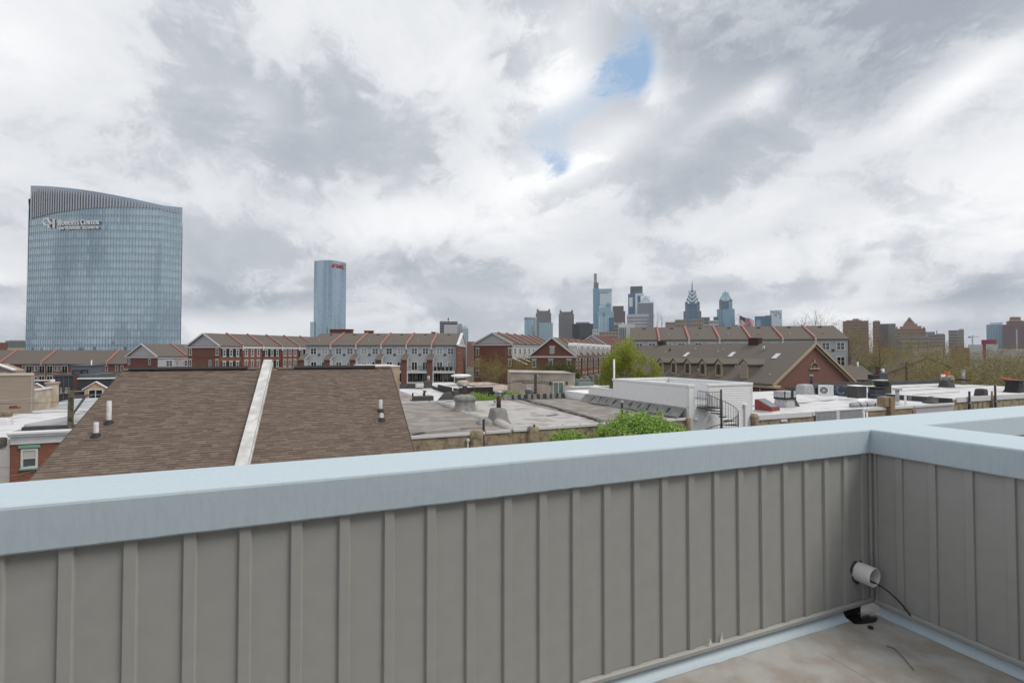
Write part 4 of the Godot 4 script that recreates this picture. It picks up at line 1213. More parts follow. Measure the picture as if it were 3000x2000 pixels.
# a window: frame (with its glazing bars) > pane; cols x rows lights. Its plane faces local +z
func win(parent: Node3D, x: float, y: float, z: float, w: float, h: float, cols := 2, rows_ := 2, fm: Material = null, gk := 0, called := "window", fw := 0.09, yaw := 0.0) -> MeshInstance3D:
	if fm == null: fm = mt("frame_white", C(0.66, 0.66, 0.65), 0.5)
	var key := "win%.2f_%.2f_%d_%d_%.2f" % [w, h, cols, rows_, fw]
	if not cache.has(key):
		var st := mb()
		var t := 0.07
		bx(st, Vector3(0, h * 0.5 - fw * 0.5, t * 0.5), Vector3(w, fw, t))
		bx(st, Vector3(0, -h * 0.5 + fw * 0.5, t * 0.5), Vector3(w, fw, t))
		for s in [-1.0, 1.0]: bx(st, Vector3(s * (w * 0.5 - fw * 0.5), 0, t * 0.5), Vector3(fw, h - fw * 2.0, t))
		for i in range(1, cols): bx(st, Vector3(-w * 0.5 + w * i / cols, 0, t * 0.4), Vector3(fw * (0.8 if cols == 2 else 0.4), h - fw * 2.0, t * 0.6))
		for j in range(1, rows_): bx(st, Vector3(0, -h * 0.5 + h * j / rows_, t * 0.36), Vector3(w - fw * 2.0, fw * 0.45, t * 0.55))
		st.generate_normals()
		cache[key] = st.commit()
		var pq := mb()
		quad(pq, Vector3(-w * 0.5 + fw * 0.5, h * 0.5 - fw * 0.5, 0.012), Vector3(w * 0.5 - fw * 0.5, h * 0.5 - fw * 0.5, 0.012), Vector3(w * 0.5 - fw * 0.5, -h * 0.5 + fw * 0.5, 0.012), Vector3(-w * 0.5 + fw * 0.5, -h * 0.5 + fw * 0.5, 0.012))
		pq.generate_normals()
		cache[key + "p"] = pq.commit()
	var o := mesh(parent, called, cache[key], fm, Transform3D(Basis(Vector3.UP, deg_to_rad(yaw)), Vector3(x, y, z)))
	mesh(o, "pane", cache[key + "p"], glass(gk))
	return o

func hash01(k: float) -> float: return fposmod(sin(k * 12.9898) * 43758.5453, 1.0)

# ---------------------------------------------------------------- roofs across the street, in the middle
func back_roofs():
	var pale := mt("stucco_beige", C(0.52, 0.45, 0.375), 0.9, "mottle", 0.12)
	var h := 6.2
	var yel := mt("stucco_yellow", C(0.48, 0.33, 0.16), 0.9, "mottle", 0.3)
	var pink := mt("roof_pink", C(0.40, 0.36, 0.34), 0.9, "mottle", 0.2)
	var b1 := flat_house("flat roofed house with pinkish grey roof and yellow front wall", 7.5, 13.4, 54.5, 76.0, h, yel, pink)
	var b2 := flat_house("flat roofed house with light grey roof and rooftop clutter", 13.41, 18.6, 54.5, 80.0, h, mt("dark_wall", C(0.09, 0.085, 0.08), 0.9, "mottle", 0.4), M.roofw)
	var b3 := flat_house("flat roofed house with raised dark brick side wall", 18.61, 23.2, 60.0, 80.0, h + 0.5, mt("dark_brick", C(0.06, 0.045, 0.045), 0.9, "coarse", 0.5), M.roofw)
	var b4 := flat_house("flat roofed house with peach coloured roof beside the beige stucco house", 23.21, 31.0, 62.0, 84.0, h + 0.2, pale, mt("roof_peach", C(0.50, 0.41, 0.34), 0.9, "mottle", 0.2))
	for q in [[b1, 5.9, h], [b2, 5.2, h], [b3, 4.6, h + 0.5], [b4, 7.8, h + 0.2]]:
		P(q[0], "roof_edge", Vector3(q[1] * 0.5, q[2] + 0.02, 0.03), Vector3(q[1] - 0.1, 0.18, 0.1), M.white_edge, 0, 0.015)
	P(b1, "blue_canopy", Vector3(2.0, h + 0.5, -15.0), Vector3(4.6, 0.6, 1.2), mt("navy", C(0.02, 0.035, 0.07), 0.5), 0, 0.04)
	P(b1, "canopy_top", Vector3(2.0, h + 0.86, -15.4), Vector3(4.8, 0.1, 2.2), M.white_edge, 0, 0.03)
	P(b3, "raised_wall", Vector3(-0.1, h + 0.35, -5.0), Vector3(0.2, 1.0, 10.0), mt("dark_brick"))
	P(b3, "raised_wall", Vector3(2.0, h + 0.6, 0.1), Vector3(4.4, 0.9, 0.2), mt("dark_brick"))
	P(b3, "wall_cap", Vector3(2.0, h + 1.08, 0.1), Vector3(4.6, 0.1, 0.3), M.white_edge, 0, 0.015)
	P(b4, "dark_kerb", Vector3(0.1, h + 0.35, -8.0), Vector3(0.24, 0.5, 15.0), mt("membrane_dark"))
	P(b2, "rear_kerb", Vector3(2.5, h + 0.3, -21.0), Vector3(5.0, 0.6, 0.3), mt("membrane_dark"))
	for q in [[14.1, 60.1, 0.55, "slim black vent pipe on the light grey roof across the street"], [12.2, 57.2, 0.8, "black vent pipe near the yellow front wall across the street"]]:
		var t := thing("roof_pipe", q[3], "vent pipe", g(q[0], q[1], h), GRID)
		rod(t, "pipe", Vector3.ZERO, Vector3(0, q[2], 0), 0.09, M.black, 8)
		part(t, "base", flat_ring(0.35, 0.05), M.tar)
	var hv := thing("roof_unit", "dark rooftop air handler with white ducts across the street", "air conditioner", g(18.0, 74.0, h), GRID)
	P(hv, "unit", Vector3(0, 0.6, 0), Vector3(1.1, 1.2, 1.0), mt("ac_dark"), 0, 0.05)
	P(hv, "stand", Vector3(0, 0.08, 0), Vector3(2.0, 0.16, 1.6), M.white_edge)
	rod(hv, "flue", Vector3(0.1, 1.1, 0), Vector3(0.1, 1.9, 0), 0.2, M.galvanised, 10)
	P(hv, "duct", Vector3(-1.2, 0.5, 0), Vector3(1.2, 0.5, 0.6), M.white_edge, 0, 0.05)
	var cl := thing("junk_heap", "heap of dark roofing junk at the front of the light grey roof", "heap", g(16.0, 55.4, h), GRID)
	var c1 := mb(true); lump(c1, Vector3.ZERO, [[1.4, 0.7, -0.1], [1.1, 0.6, 0.3], [0.7, 0.45, 0.75], [0.3, 0.2, 0.95]], 51, 16)
	part(cl, "heap", c1, mt("soot"))
	P(cl, "box", Vector3(0.5, 0.7, 0.2), Vector3(0.7, 0.7, 0.5), mt("ac_dark"), 20, 0.04)
	rod(cl, "white_pipe", Vector3(0.3, 0.5, 0), Vector3(0.3, 1.5, 0), 0.06, M.trim_white, 8)
	var dk := thing("dark_box", "low dark box with pipe behind the yellow front wall", "roof vent", g(12.9, 55.3, h), GRID)
	P(dk, "box", Vector3(0, 0.3, 0), Vector3(2.2, 0.6, 0.9), mt("ac_dark"), 0, 0.04)
	rod(dk, "pipe", Vector3(0.2, 0.5, 0), Vector3(0.2, 1.1, 0), 0.08, mt("rust"), 8)
	rod(dk, "pipe_cap", Vector3(0.2, 1.0, 0), Vector3(0.2, 1.15, 0), 0.2, mt("rust"), 8)
	var wd := thing("white_elbows", "pair of white vent elbows on the pinkish grey roof", "vent pipe", g(9.1, 58.5, h), GRID)
	for i in 2:
		var st := mb(true); tube(st, [Vector3(i * 0.5, 0, 0), Vector3(i * 0.5, 0.5, 0), Vector3(i * 0.5 + 0.1, 0.7, 0), Vector3(i * 0.5 + 0.3, 0.6, 0)], 0.11, 8)
		part(wd, "elbow", st, M.trim_white)
	var ud := thing("roof_disc", "wide white dish shaped vent hood over the dark brick wall", "roof vent", g(22.6, 72.5, h + 0.5), GRID)
	rod(ud, "stem", Vector3.ZERO, Vector3(0, 1.3, 0), 0.4, mt("ac_dark"), 12)
	var us := mb(true); lathe(us, [[0.5, 1.1], [1.5, 1.35], [1.5, 1.5], [0.9, 1.62], [0.001, 1.66]], 18)
	part(ud, "hood", us, M.trim_white)
	var rr := thing("round_vent", "squat cream turbine vent beside the dark brick wall", "roof vent", g(19.9, 63.0, h + 0.5), GRID)
	var rs := mb(true); lathe(rs, [[0.5, 0.0], [0.55, 0.5], [0.8, 0.7], [0.85, 1.0], [0.5, 1.25], [0.001, 1.3]], 14)
	part(rr, "turbine", rs, mt("cream_metal", C(0.50, 0.46, 0.38), 0.6, "mottle", 1.0))
	part(rr, "base", flat_ring(0.75, 0.1), M.tar)
	# tan parapet behind the shingled ridge
	var tp := fac("tan_house", "tan stucco house wall rising behind the shingled ridge", "house", 1060, 57, GRID)
	var tw := X(tp, 1171)
	var ty := Y(tp, 1171, 1074)
	P(tp.n, "wall", Vector3(tw * 0.5, ty * 0.5, -4.0), Vector3(tw, ty, 8.0), mt("stucco_tan2", C(0.50, 0.385, 0.27), 0.9, "mottle", 0.15))
	P(tp.n, "coping", Vector3(tw * 0.5, ty + 0.05, -4.0), Vector3(tw + 0.16, 0.12, 8.1), M.white_edge, 0, 0.02)
	# beige stucco house with the curtained window
	var f := fac("stucco_house", "beige stucco house with a green curtained window facing the roofs", "house", 1497, 60.4, 3.0)
	var w := X(f, 1685)
	var y0 := Y(f, 1497, 1091)
	var y1 := Y(f, 1685, 1094)
	var st := mb()
	ext(st, PackedVector2Array([Vector2(0, 0), Vector2(0, y0), Vector2(w, y1), Vector2(w, 0)]), -9.0, 0.0)
	part(f.n, "wall", st, pale)
	var cp := mb(); bar(cp, Vector3(-0.05, y0 + 0.03, 0.02), Vector3(w + 0.05, y1 + 0.03, 0.02), 0.16, 0.08)
	part(f.n, "roof_edge", cp, mt("edge_metal", C(0.38, 0.38, 0.38), 0.5))
	var wx0 := X(f, 1619)
	var wx1 := X(f, 1652)
	var wy0 := Y(f, 1635, 1160)
	var wy1 := Y(f, 1635, 1118)
	win(f.n, (wx0 + wx1) * 0.5, (wy0 + wy1) * 0.5, 0.0, wx1 - wx0, wy1 - wy0, 2, 1, null, 3, "window", 0.11)
	for u in [1612.0, 1660.0]:
		var lx := X(f, u)
		var l := mb(true); lathe(l, [[0.05, -0.22], [0.11, -0.2], [0.13, 0.05], [0.16, 0.1], [0.04, 0.2], [0.001, 0.25]], 8, Vector3(lx, Y(f, u, 1122), 0.2))
		part(f.n, "wall_lamp", l, mt("lamp_bronze", C(0.06, 0.045, 0.035), 0.5))
	var cd := mb(true); tube(cd, [Vector3(X(f, 1500), Y(f, 1500, 1115), 0.03), Vector3(X(f, 1612), Y(f, 1612, 1117), 0.03)], 0.015, 5)
	part(f.n, "conduit", cd, mt("iron"))
	for q in [[1687, 1735, 1135, "white flat annex between the beige stucco house and the white roof deck"]]:
		var f2 := fac("annex", q[3], "house", q[0], 58, GRID)
		var yy := Y(f2, q[0], q[2])
		P(f2.n, "wall", Vector3(2.2, yy * 0.5, -4), Vector3(4.4, yy, 8), M.clap_white)
		P(f2.n, "roof_edge", Vector3(2.2, yy + 0.03, 0.03), Vector3(4.5, 0.16, 0.12), M.trim_white, 0, 0.02)
	var aw := thing("roof_bench", "green grey covered bench on the white annex roof", "bench", at(1712, 1133, 61), GRID)
	P(aw, "seat", Vector3(0, 0.35, 0), Vector3(2.2, 0.5, 0.9), mt("green_grey", C(0.20, 0.25, 0.24), 0.8, "coarse", 0.8), 0, 0.08)
	P(aw, "back", Vector3(0, 0.7, -0.35), Vector3(2.2, 0.5, 0.25), mt("green_grey"), 0, 0.06)
	utility_pole("weathered utility pole with crossarm before the beige stucco house", at(1569, 1095, 54), 0.15, 0.0, false)
	# transformer can
	var tc := thing("transformer", "grey cylindrical pole transformer beside the weathered utility pole", "transformer", at(1549, 1164, 53.6), 0.0)
	var ts := mb(true); lathe(ts, [[0.001, 0.0], [0.36, 0.02], [0.38, 0.8], [0.40, 0.82], [0.40, 0.88], [0.3, 0.95], [0.001, 0.98]], 18)
	part(tc, "can", ts, mt("can_grey", C(0.36, 0.42, 0.43), 0.5, "mottle", 1.0))
	for x in [-0.15, 0.15]: rod(tc, "bushing", Vector3(x, 0.9, 0), Vector3(x, 1.25, 0), 0.05, M.galvanised, 8)
	P(tc, "bracket", Vector3(0.45, 0.5, 0), Vector3(0.3, 0.1, 0.1), M.iron)

func utility_pole(label: String, top: Vector3, r: float, yaw: float, side_arm: bool):
	var t := thing("utility_pole", label, "utility pole", Vector3(top.x, 0, top.z), yaw)
	var wood := mt("pole_wood_green", C(0.125, 0.12, 0.075), 0.95, "patch", 1.3) if side_arm else mt("pole_wood", C(0.13, 0.095, 0.07), 0.95, "patch", 1.3)
	var st := mb(true); tube(st, [Vector3.ZERO, Vector3(0, top.y * 0.5, 0), Vector3(0, top.y, 0)], [r * 1.25, r * 1.1, r], 14)
	part(t, "pole", st, wood)
	var arm := mt("arm_wood", C(0.25, 0.21, 0.185), 0.95, "coarse", 1.0)
	if side_arm:
		var a := mb(); bar(a, Vector3(0.05, top.y - 0.42, 0.18), Vector3(1.62, top.y - 0.30, 0.18), 0.10, 0.13)
		part(t, "crossarm", a, arm)
		var b := mb(); bar(b, Vector3(0.2, top.y - 1.75, 0.2), Vector3(1.2, top.y - 0.40, 0.2), 0.06, 0.13)
		part(t, "brace", b, arm)
		var i := mb(true); lathe(i, [[0.04, 0], [0.07, 0.03], [0.06, 0.12], [0.001, 0.15]], 8, Vector3(-0.2, top.y - 0.6, 0.1))
		part(t, "insulator", i, mt("rust"))
	else:
		for s in [-1.0, 1.0]:
			var a := mb(); bar(a, Vector3(0, top.y - 0.95, 0.1), Vector3(s * 1.45, top.y - 1.02 - 0.06 * s, 0.1), 0.05, 0.06)
			part(t, "crossarm", a, mt("pole_wood"))
			for k in 4:
				var i := mb(true); lathe(i, [[0.03, 0], [0.07, 0.03], [0.03, 0.06], [0.07, 0.09], [0.03, 0.13]], 7, Vector3(s * (0.45 + 0.27 * k), top.y - 1.0, 0.1))
				part(t, "insulator", i, mt("iron"))
		var j := mb(true); tube(j, [Vector3(0.15, top.y - 0.1, 0.1), Vector3(0.35, top.y - 0.3, 0.1), Vector3(0.3, top.y - 0.6, 0.1)], 0.05, 7)
		part(t, "cutout_switch", j, M.galvanised)

# ---------------------------------------------------------------- the houses on the left
func left_cluster():
	T.brick = brick_tex(C(0.27, 0.085, 0.05), C(0.20, 0.055, 0.033), C(0.30, 0.21, 0.16), 3)
	var br := StandardMaterial3D.new(); br.albedo_texture = T.brick; br.roughness = 0.9; br.uv1_triplanar = true; br.uv1_world_triplanar = false; br.uv1_scale = Vector3.ONE * 0.78
	M.brick_near = br
	var trim: Material = M.trim_white
	var h := 6.5
	# red brick house with white cornice and mint window
	var hs := flat_house("red brick row house with white cornice and mint green window head", -16.5, -9.5, 42.3, 60.0, h, br, mt("roof_silver", C(0.44, 0.45, 0.47), 0.75, "mottle", 0.12))
	for q in [[h - 0.08, 0.16, 0.42], [h - 0.24, 0.16, 0.30], [h - 0.57, 0.5, 0.10]]:
		P(hs, "cornice", Vector3(3.5, q[0], q[2] * 0.5 - 0.01), Vector3(7.05 + q[2] * 0.2, q[1], q[2]), trim, 0, 0.02)
	for i in 44: P(hs, "cornice_bead", Vector3(0.1 + i * 0.16, h - 0.57, 0.105), Vector3(0.035, 0.46, 0.03), trim)
	P(hs, "dark_kerb", Vector3(3.7, h + 0.10, -0.55), Vector3(6.6, 0.24, 0.5), mt("membrane_dark"))
	var wx := 0.95
	var wy := h - 0.82 - 0.92
	P(hs, "window_head", Vector3(wx, wy + 0.76, 0.06), Vector3(1.08, 0.2, 0.12), mt("mint", C(0.19, 0.40, 0.30), 0.6), 0, 0.015)
	P(hs, "window_sill", Vector3(wx, wy - 0.66, 0.07), Vector3(0.92, 0.12, 0.16), mt("mint"), 0, 0.015)
	var wn := win(hs, wx, wy, 0.0, 0.84, 1.22, 1, 2, null, 2, "window", 0.11)
	P(wn, "blind", Vector3(0, 0.26, 0.02), Vector3(0.60, 0.52, 0.012), mt("blind", C(0.52, 0.52, 0.50), 0.7))
	P(hs, "window_head", Vector3(4.0, wy + 0.76, 0.06), Vector3(1.08, 0.2, 0.12), mt("mint"), 0, 0.015)
	win(hs, 4.0, wy, 0.0, 0.84, 1.22, 1, 2, null, 2, "window", 0.11)
	# white rendered neighbour standing a little forward
	var wr := mt("white_render", C(0.58, 0.58, 0.58), 0.85, "soft", 0.25)
	var nb := flat_house("white rendered house wall beside the red brick row house", -27.0, -16.52, 40.4, 60.0, 6.0, wr, M.roofw)
	P(nb, "wall_cap", Vector3(5.2, 6.02, -0.05), Vector3(10.5, 0.16, 0.5), wr, 0, 0.06)
	var tb := mb(true); lump(tb, Vector3(10.4, 5.9, -1.0), [[0.16, 0.4, -0.2], [0.16, 0.4, 0.3], [0.1, 0.2, 0.38]], 61)
	part(nb, "tar_lump", tb, mt("soot"))
	# silver roofs behind: low ridges in the membrane
	var rg := mb(true)
	tube(rg, [Vector3(0.2, h + 0.0, -1.6), Vector3(2.2, h + 0.10, -5.0), Vector3(4.4, h + 0.16, -11.0), Vector3(6.6, h + 0.1, -17.0)], [0.3, 0.42, 0.5, 0.4], 12)
	part(hs, "roof_ridge", rg, mt("roof_silver"))
	P(hs, "wood_kerb", Vector3(5.6, h + 0.16, -2.4), Vector3(2.6, 0.26, 0.1), mt("cream_wood", C(0.40, 0.39, 0.31), 0.8))
	P(hs, "orange_box", Vector3(6.2, h + 0.25, -1.9), Vector3(1.0, 0.5, 0.3), mt("orange_soft", C(0.55, 0.22, 0.05), 0.7))
	rod(hs, "vent_rod", Vector3(4.6, h, -6.5), Vector3(4.6, h + 0.8, -6.5), 0.03, M.galvanised, 6)
	var lowc := thing("low_chimney", "low patched brick chimney on the silver roofs", "chimney", at(13, 1230, 39.0), GRID)
	var lc := mb(true); lump(lc, Vector3(0, -0.4, 0), [[0.42, 0.4, -0.3], [0.36, 0.34, 0.3], [0.36, 0.34, 0.62]], 63)
	part(lowc, "base", lc, M.white_edge)
	var l2 := mb(true); lump(l2, Vector3(0, 0.2, 0), [[0.34, 0.32, 0.0], [0.36, 0.34, 0.3], [0.38, 0.36, 0.4], [0.1, 0.1, 0.42]], 64, 12)
	part(lowc, "stack", l2, mt("old_brick"))
	# further roofs up to the tan house
	var rb := flat_house("silver roofed house behind the red brick row house", -24.0, -13.0, 60.1, 76.0, 6.1, mt("stucco_beige"), mt("roof_silver2", C(0.50, 0.52, 0.55), 0.75, "mottle", 0.12))
	P(rb, "roof_edge", Vector3(5.5, 6.12, 0.03), Vector3(10.9, 0.2, 0.12), M.white_edge, 0, 0.02)
	P(rb, "roof_unit", Vector3(8.6, 6.5, -8.0), Vector3(1.2, 0.7, 1.0), mt("green_dark", C(0.05, 0.07, 0.075), 0.6), 0, 0.03)
	P(rb, "roof_unit", Vector3(9.6, 6.4, -3.0), Vector3(0.9, 0.6, 0.8), mt("ac_light"), 0, 0.03)
	rod(rb, "white_vent", Vector3(9.4, 6.0, -6.5), Vector3(9.4, 7.3, -6.5), 0.11, trim, 10)
	rod(rb, "antenna_mast", Vector3(6.4, 6.0, -7.0), Vector3(6.3, 7.2, -7.0), 0.04, mt("rust"), 6)
	# tan clapboard block: horizontal boards as real laps
	var tn := mt("tan_siding", C(0.325, 0.262, 0.205), 0.75, "soft", 0.2)
	var f := fac("tan_siding_house", "tall tan clapboard house side with thin cream coping", "house", -120, 44.7, GRID)
	var w := X(f, 97)
	var y1 := Y(f, 97, 1095)
	P(f.n, "wall", Vector3((w - 5.0) * 0.5, y1 * 0.5, -4.0), Vector3(w - 5.0, y1, 8.0), tn)
	P(f.n, "wall", Vector3(w - 2.5, y1 * 0.5, -0.15), Vector3(5.0, y1, 0.3), tn)
	clapboards(f.n, 0.0, w, 6.0, y1 - 0.1, Transform3D.IDENTITY, tn, 0.115)
	P(f.n, "coping", Vector3(w * 0.5, y1 - 0.02, 0.02), Vector3(w + 0.1, 0.22, 0.16), mt("cream_trim", C(0.54, 0.48, 0.40), 0.6), 0, 0.02)
	P(f.n, "corner_board", Vector3(w - 0.06, y1 * 0.5, 0.02), Vector3(0.12, y1 - 0.2, 0.07), mt("corner_grey", C(0.33, 0.31, 0.30), 0.6))
	for q in [[12.0, 0.5], [13.2, 0.3]]:
		var bk := thing("brick_scraps", "%s pile of loose red bricks on the silver roof by the tan house" % ("taller" if q[1] > 0.4 else "flatter"), "bricks", at(16 + q[0] * 2, 1196, 45.5 - q[1]), 15.0, "loose bricks on the silver roof")
		for i in 3: P(bk, "brick", Vector3((i % 2) * 0.26 - 0.1, 0.06 + (i / 2) * 0.1, 0.0), Vector3(0.42, 0.12, 0.25), mt("scrap_red", C(0.17, 0.045, 0.035), 0.9), i * 20.0)
	# small gabled top behind it
	var sg := fac("gabled_house", "tan gabled roof top with white rake behind the tan clapboard house", "house", -160, 60, 12.0)
	var gx := X(sg, 40)
	var gst := mb()
	ext(gst, PackedVector2Array([Vector2(0, 0), Vector2(0, 9.4), Vector2(gx - 1.9, 10.15), Vector2(gx, 9.35), Vector2(gx, 0)]), -2.0, 0.0)
	part(sg.n, "wall", gst, tn)
	var gr := mb(); bar(gr, Vector3(gx - 2.0, 10.3, 0.05), Vector3(gx + 0.2, 9.4, 0.05), 0.5, 0.16)
	part(sg.n, "rake_board", gr, trim)
	# cream party wall and its chimney, running away from us
	var cw := mt("cream_stucco", C(0.56, 0.475, 0.36), 0.9, "mottle", 0.2)
	var cr := thing("cream_house", "cream stucco party wall with chimney beyond the tan clapboard house", "house", g(-22.0, 60.4, 0), GRID)
	P(cr, "wall", Vector3(-2.0, 4.0, -2.1), Vector3(4.0, 8.0, 4.0), cw)
	P(cr, "coping", Vector3(-0.1, 8.06, -2.1), Vector3(0.4, 0.14, 4.0), mt("pale_blue_edge", C(0.60, 0.66, 0.72), 0.6), 0, 0.02)
	P(cr, "chimney", Vector3(-0.15, 4.2, -4.3), Vector3(0.75, 8.5, 1.0), cw, 0, 0.03)
	P(cr, "chimney_cap", Vector3(-0.15, 8.5, -4.3), Vector3(0.9, 0.18, 1.2), mt("pinkstone"), 0, 0.04)
	rod(cr, "chimney_pot", Vector3(-0.15, 8.5, -4.3), Vector3(-0.15, 8.85, -4.3), 0.2, M.white_edge, 10)
	# dark grey modern house
	var dk := mt("slate_panel", C(0.048, 0.056, 0.068), 0.55, "soft", 0.4)
	var dk2 := mt("slate_panel_light", C(0.115, 0.135, 0.15), 0.55, "soft", 0.4)
	var m := fac("modern_house", "dark grey panelled modern house with a set back top storey", "house", 159, 78, GRID)
	var mx := X(m, 216)
	var mx2 := X(m, 228)
	var mx3 := X(m, 279)
	var my := Y(m, 190, 1101)
	P(m.n, "wall", Vector3(mx * 0.5, my * 0.5, -5), Vector3(mx, my, 10), dk)
	for i in 5: P(m.n, "panel_rib", Vector3(mx * i / 4.0, my * 0.5, 0.03), Vector3(0.08, my, 0.08), dk2)
	P(m.n, "panel_joint", Vector3(mx * 0.5, my - 2.0, 0.02), Vector3(mx, 0.06, 0.06), dk2)
	P(m.n, "coping", Vector3(mx * 0.5, my + 0.06, 0.03), Vector3(mx + 0.1, 0.16, 0.2), dk2)
	P(m.n, "brick_strip", Vector3((mx + mx2) * 0.5, my * 0.5 + 0.1, -4.9), Vector3(mx2 - mx, my + 0.2, 10), mt("brick_brown", C(0.155, 0.075, 0.058), 0.9, "coarse", 0.6))
	P(m.n, "side_wall", Vector3((mx2 + mx3) * 0.5, (my + 0.15) * 0.5, -5.2), Vector3(mx3 - mx2, my + 0.15, 10), dk2)
	var ux0 := X(m, 183)
	var ux1 := X(m, 244)
	var uy := Y(m, 215, 1073)
	P(m.n, "top_storey", Vector3((ux0 + ux1) * 0.5, uy * 0.5, -6.2), Vector3(ux1 - ux0, uy, 6.0), dk2)
	P(m.n, "top_coping", Vector3((ux0 + ux1) * 0.5, uy + 0.05, -6.2), Vector3(ux1 - ux0 + 0.3, 0.14, 6.2), dk2)
	win(m.n, X(m, 202), uy - 1.0, -3.2, 1.15, 0.7, 1, 1, mt("frame_black", C(0.02, 0.02, 0.02), 0.5), 2, "window", 0.1)
	win(m.n, X(m, 226), uy - 1.15, -3.2, 0.8, 1.1, 1, 1, mt("frame_black"), 2, "window", 0.12)
	for u in [176.0, 199.0]: win(m.n, X(m, u), Y(m, u, 1143), 0.0, 0.85, 1.2, 2 if u < 180 else 1, 1, mt("frame_black"), 1, "window", 0.08)
	rod(m.n, "roof_vent", Vector3(X(m, 240), my, -4.0), Vector3(X(m, 240), uy + 0.9, -4.0), 0.08, trim, 8)
	# navy mansard houses with cream dormers
	for q in [[222.0, 330.0, 70.0, 1112.0, 283.0, "navy mansard roofed house with cream dormer and white window"], [96.0, 160.0, 88.0, 1117.0, 108.0, "navy mansard roofed house with half hidden cream dormer"]]:
		var n := fac("mansard_house", q[5], "house", q[0], q[2], GRID)
		var nx := X(n, q[1])
		var ny := Y(n, q[0], q[3])
		var ms := mb()
		ext(ms, PackedVector2Array([Vector2(0, ny - 3.0), Vector2(0.9, ny), Vector2(8, ny), Vector2(8, ny - 3.0)]), 0, nx, Transform3D(Basis(Vector3(0, 0, -1), Vector3.UP, Vector3.RIGHT), Vector3.ZERO))
		part(n.n, "mansard_roof", ms, mt("slate_navy", C(0.024, 0.028, 0.036), 0.7, "coarse", 0.8))
		P(n.n, "wall", Vector3(nx * 0.5, (ny - 3.0) * 0.5, -4.1), Vector3(nx, ny - 3.0, 7.9), mt("brick_brown"))
		P(n.n, "coping", Vector3(nx * 0.5, ny + 0.08, -1.0), Vector3(nx + 0.2, 0.2, 0.5), M.white_edge, 0, 0.03)
		var dx := X(n, q[4])
		var dr := Node3D.new(); adopt(dr, "dormer", n.n)
		var ds := mb()
		var pe := mt("dormer_peach", C(0.55, 0.385, 0.25), 0.8)
		ext(ds, PackedVector2Array([Vector2(dx - 1.25, ny - 3.0), Vector2(dx - 1.25, ny - 1.3), Vector2(dx, ny - 0.4), Vector2(dx + 1.25, ny - 1.3), Vector2(dx + 1.25, ny - 3.0)]), -1.6, 0.2)
		part(dr, "cheek", ds, pe)
		var rk := mb()
		for s in [-1.0, 1.0]: bar(rk, Vector3(dx, ny - 0.32, 0.1), Vector3(dx + s * 1.5, ny - 1.38, 0.1), 0.5, 0.12)
		part(dr, "rake_board", rk, trim)
		win(dr, dx, ny - 2.1, 0.2, 1.7, 1.5, 2, 2, null, 0, "window", 0.12)
	utility_pole("mossy utility pole with side arm behind the shingled house", at(207, 1143, 34.0), 0.155, -4.0, true)

# ---------------------------------------------------------------- rows of town houses
func brick(k := 0) -> StandardMaterial3D:
	if not M.has("brick_row"):
		T.brickfar = noise_tex(256, 0.25, 2, 0.72, 1.0, 71, 1.5)
		mt("brick_row", C(0.285, 0.125, 0.09), 0.9, "brickfar", 0.6)
		mt("brick_dark", C(0.235, 0.10, 0.072), 0.9, "brickfar", 0.6)
		mt("brick_hall", C(0.27, 0.135, 0.108), 0.9, "brickfar", 0.9)
		mt("roof_row", C(0.16, 0.137, 0.117), 0.95, "grain", 0.25)
		mt("roof_hall", C(0.175, 0.152, 0.132), 0.95, "grain", 0.35)
		mt("grey_siding", C(0.44, 0.465, 0.50), 0.7, "soft", 0.2)
		mt("salmon", C(0.37, 0.16, 0.14), 0.7, "soft", 0.5)
		mt("pediment", C(0.47, 0.475, 0.50), 0.7, "soft", 0.2)
		mt("pale_stone", C(0.56, 0.52, 0.46), 0.8)
	return [M.brick_row, M.brick_dark, M.brick_hall][k]

# party wall coping: salmon bar down the roof slope with its white scroll and downpipe
func coping_bar(parent: Node3D, x: float, y0: float, z0: float, y1: float, z1: float, down: float):
	var a := mb(); bar(a, Vector3(x, y0 + 0.22, z0), Vector3(x, y1 + 0.22, z1), 0.42, 0.42)
	part(parent, "party_wall_coping", a, M.salmon)
	var b := mb()
	ext(b, PackedVector2Array([Vector2(-0.15, 0.25), Vector2(0.35, 0.25), Vector2(0.38, -0.1), Vector2(0.24, -0.5), Vector2(0.3, -0.85), Vector2(0.15, -1.15), Vector2(-0.15, -1.2)]), -0.2, 0.2, Transform3D(Basis(Vector3(0, 0, 1), Vector3.UP, Vector3(-1, 0, 0)), Vector3(x, y1, z1 - 0.2)))
	part(parent, "scroll_bracket", b, mt("frame_white", C(0.76, 0.76, 0.75), 0.5))
	var c := mb(true); tube(c, [Vector3(x, y1 - 1.2, z1 - 0.15), Vector3(x, y1 - down, z1 - 0.15)], 0.08, 6)
	part(parent, "downpipe", c, mt("pipe_brown", C(0.10, 0.06, 0.05), 0.6))

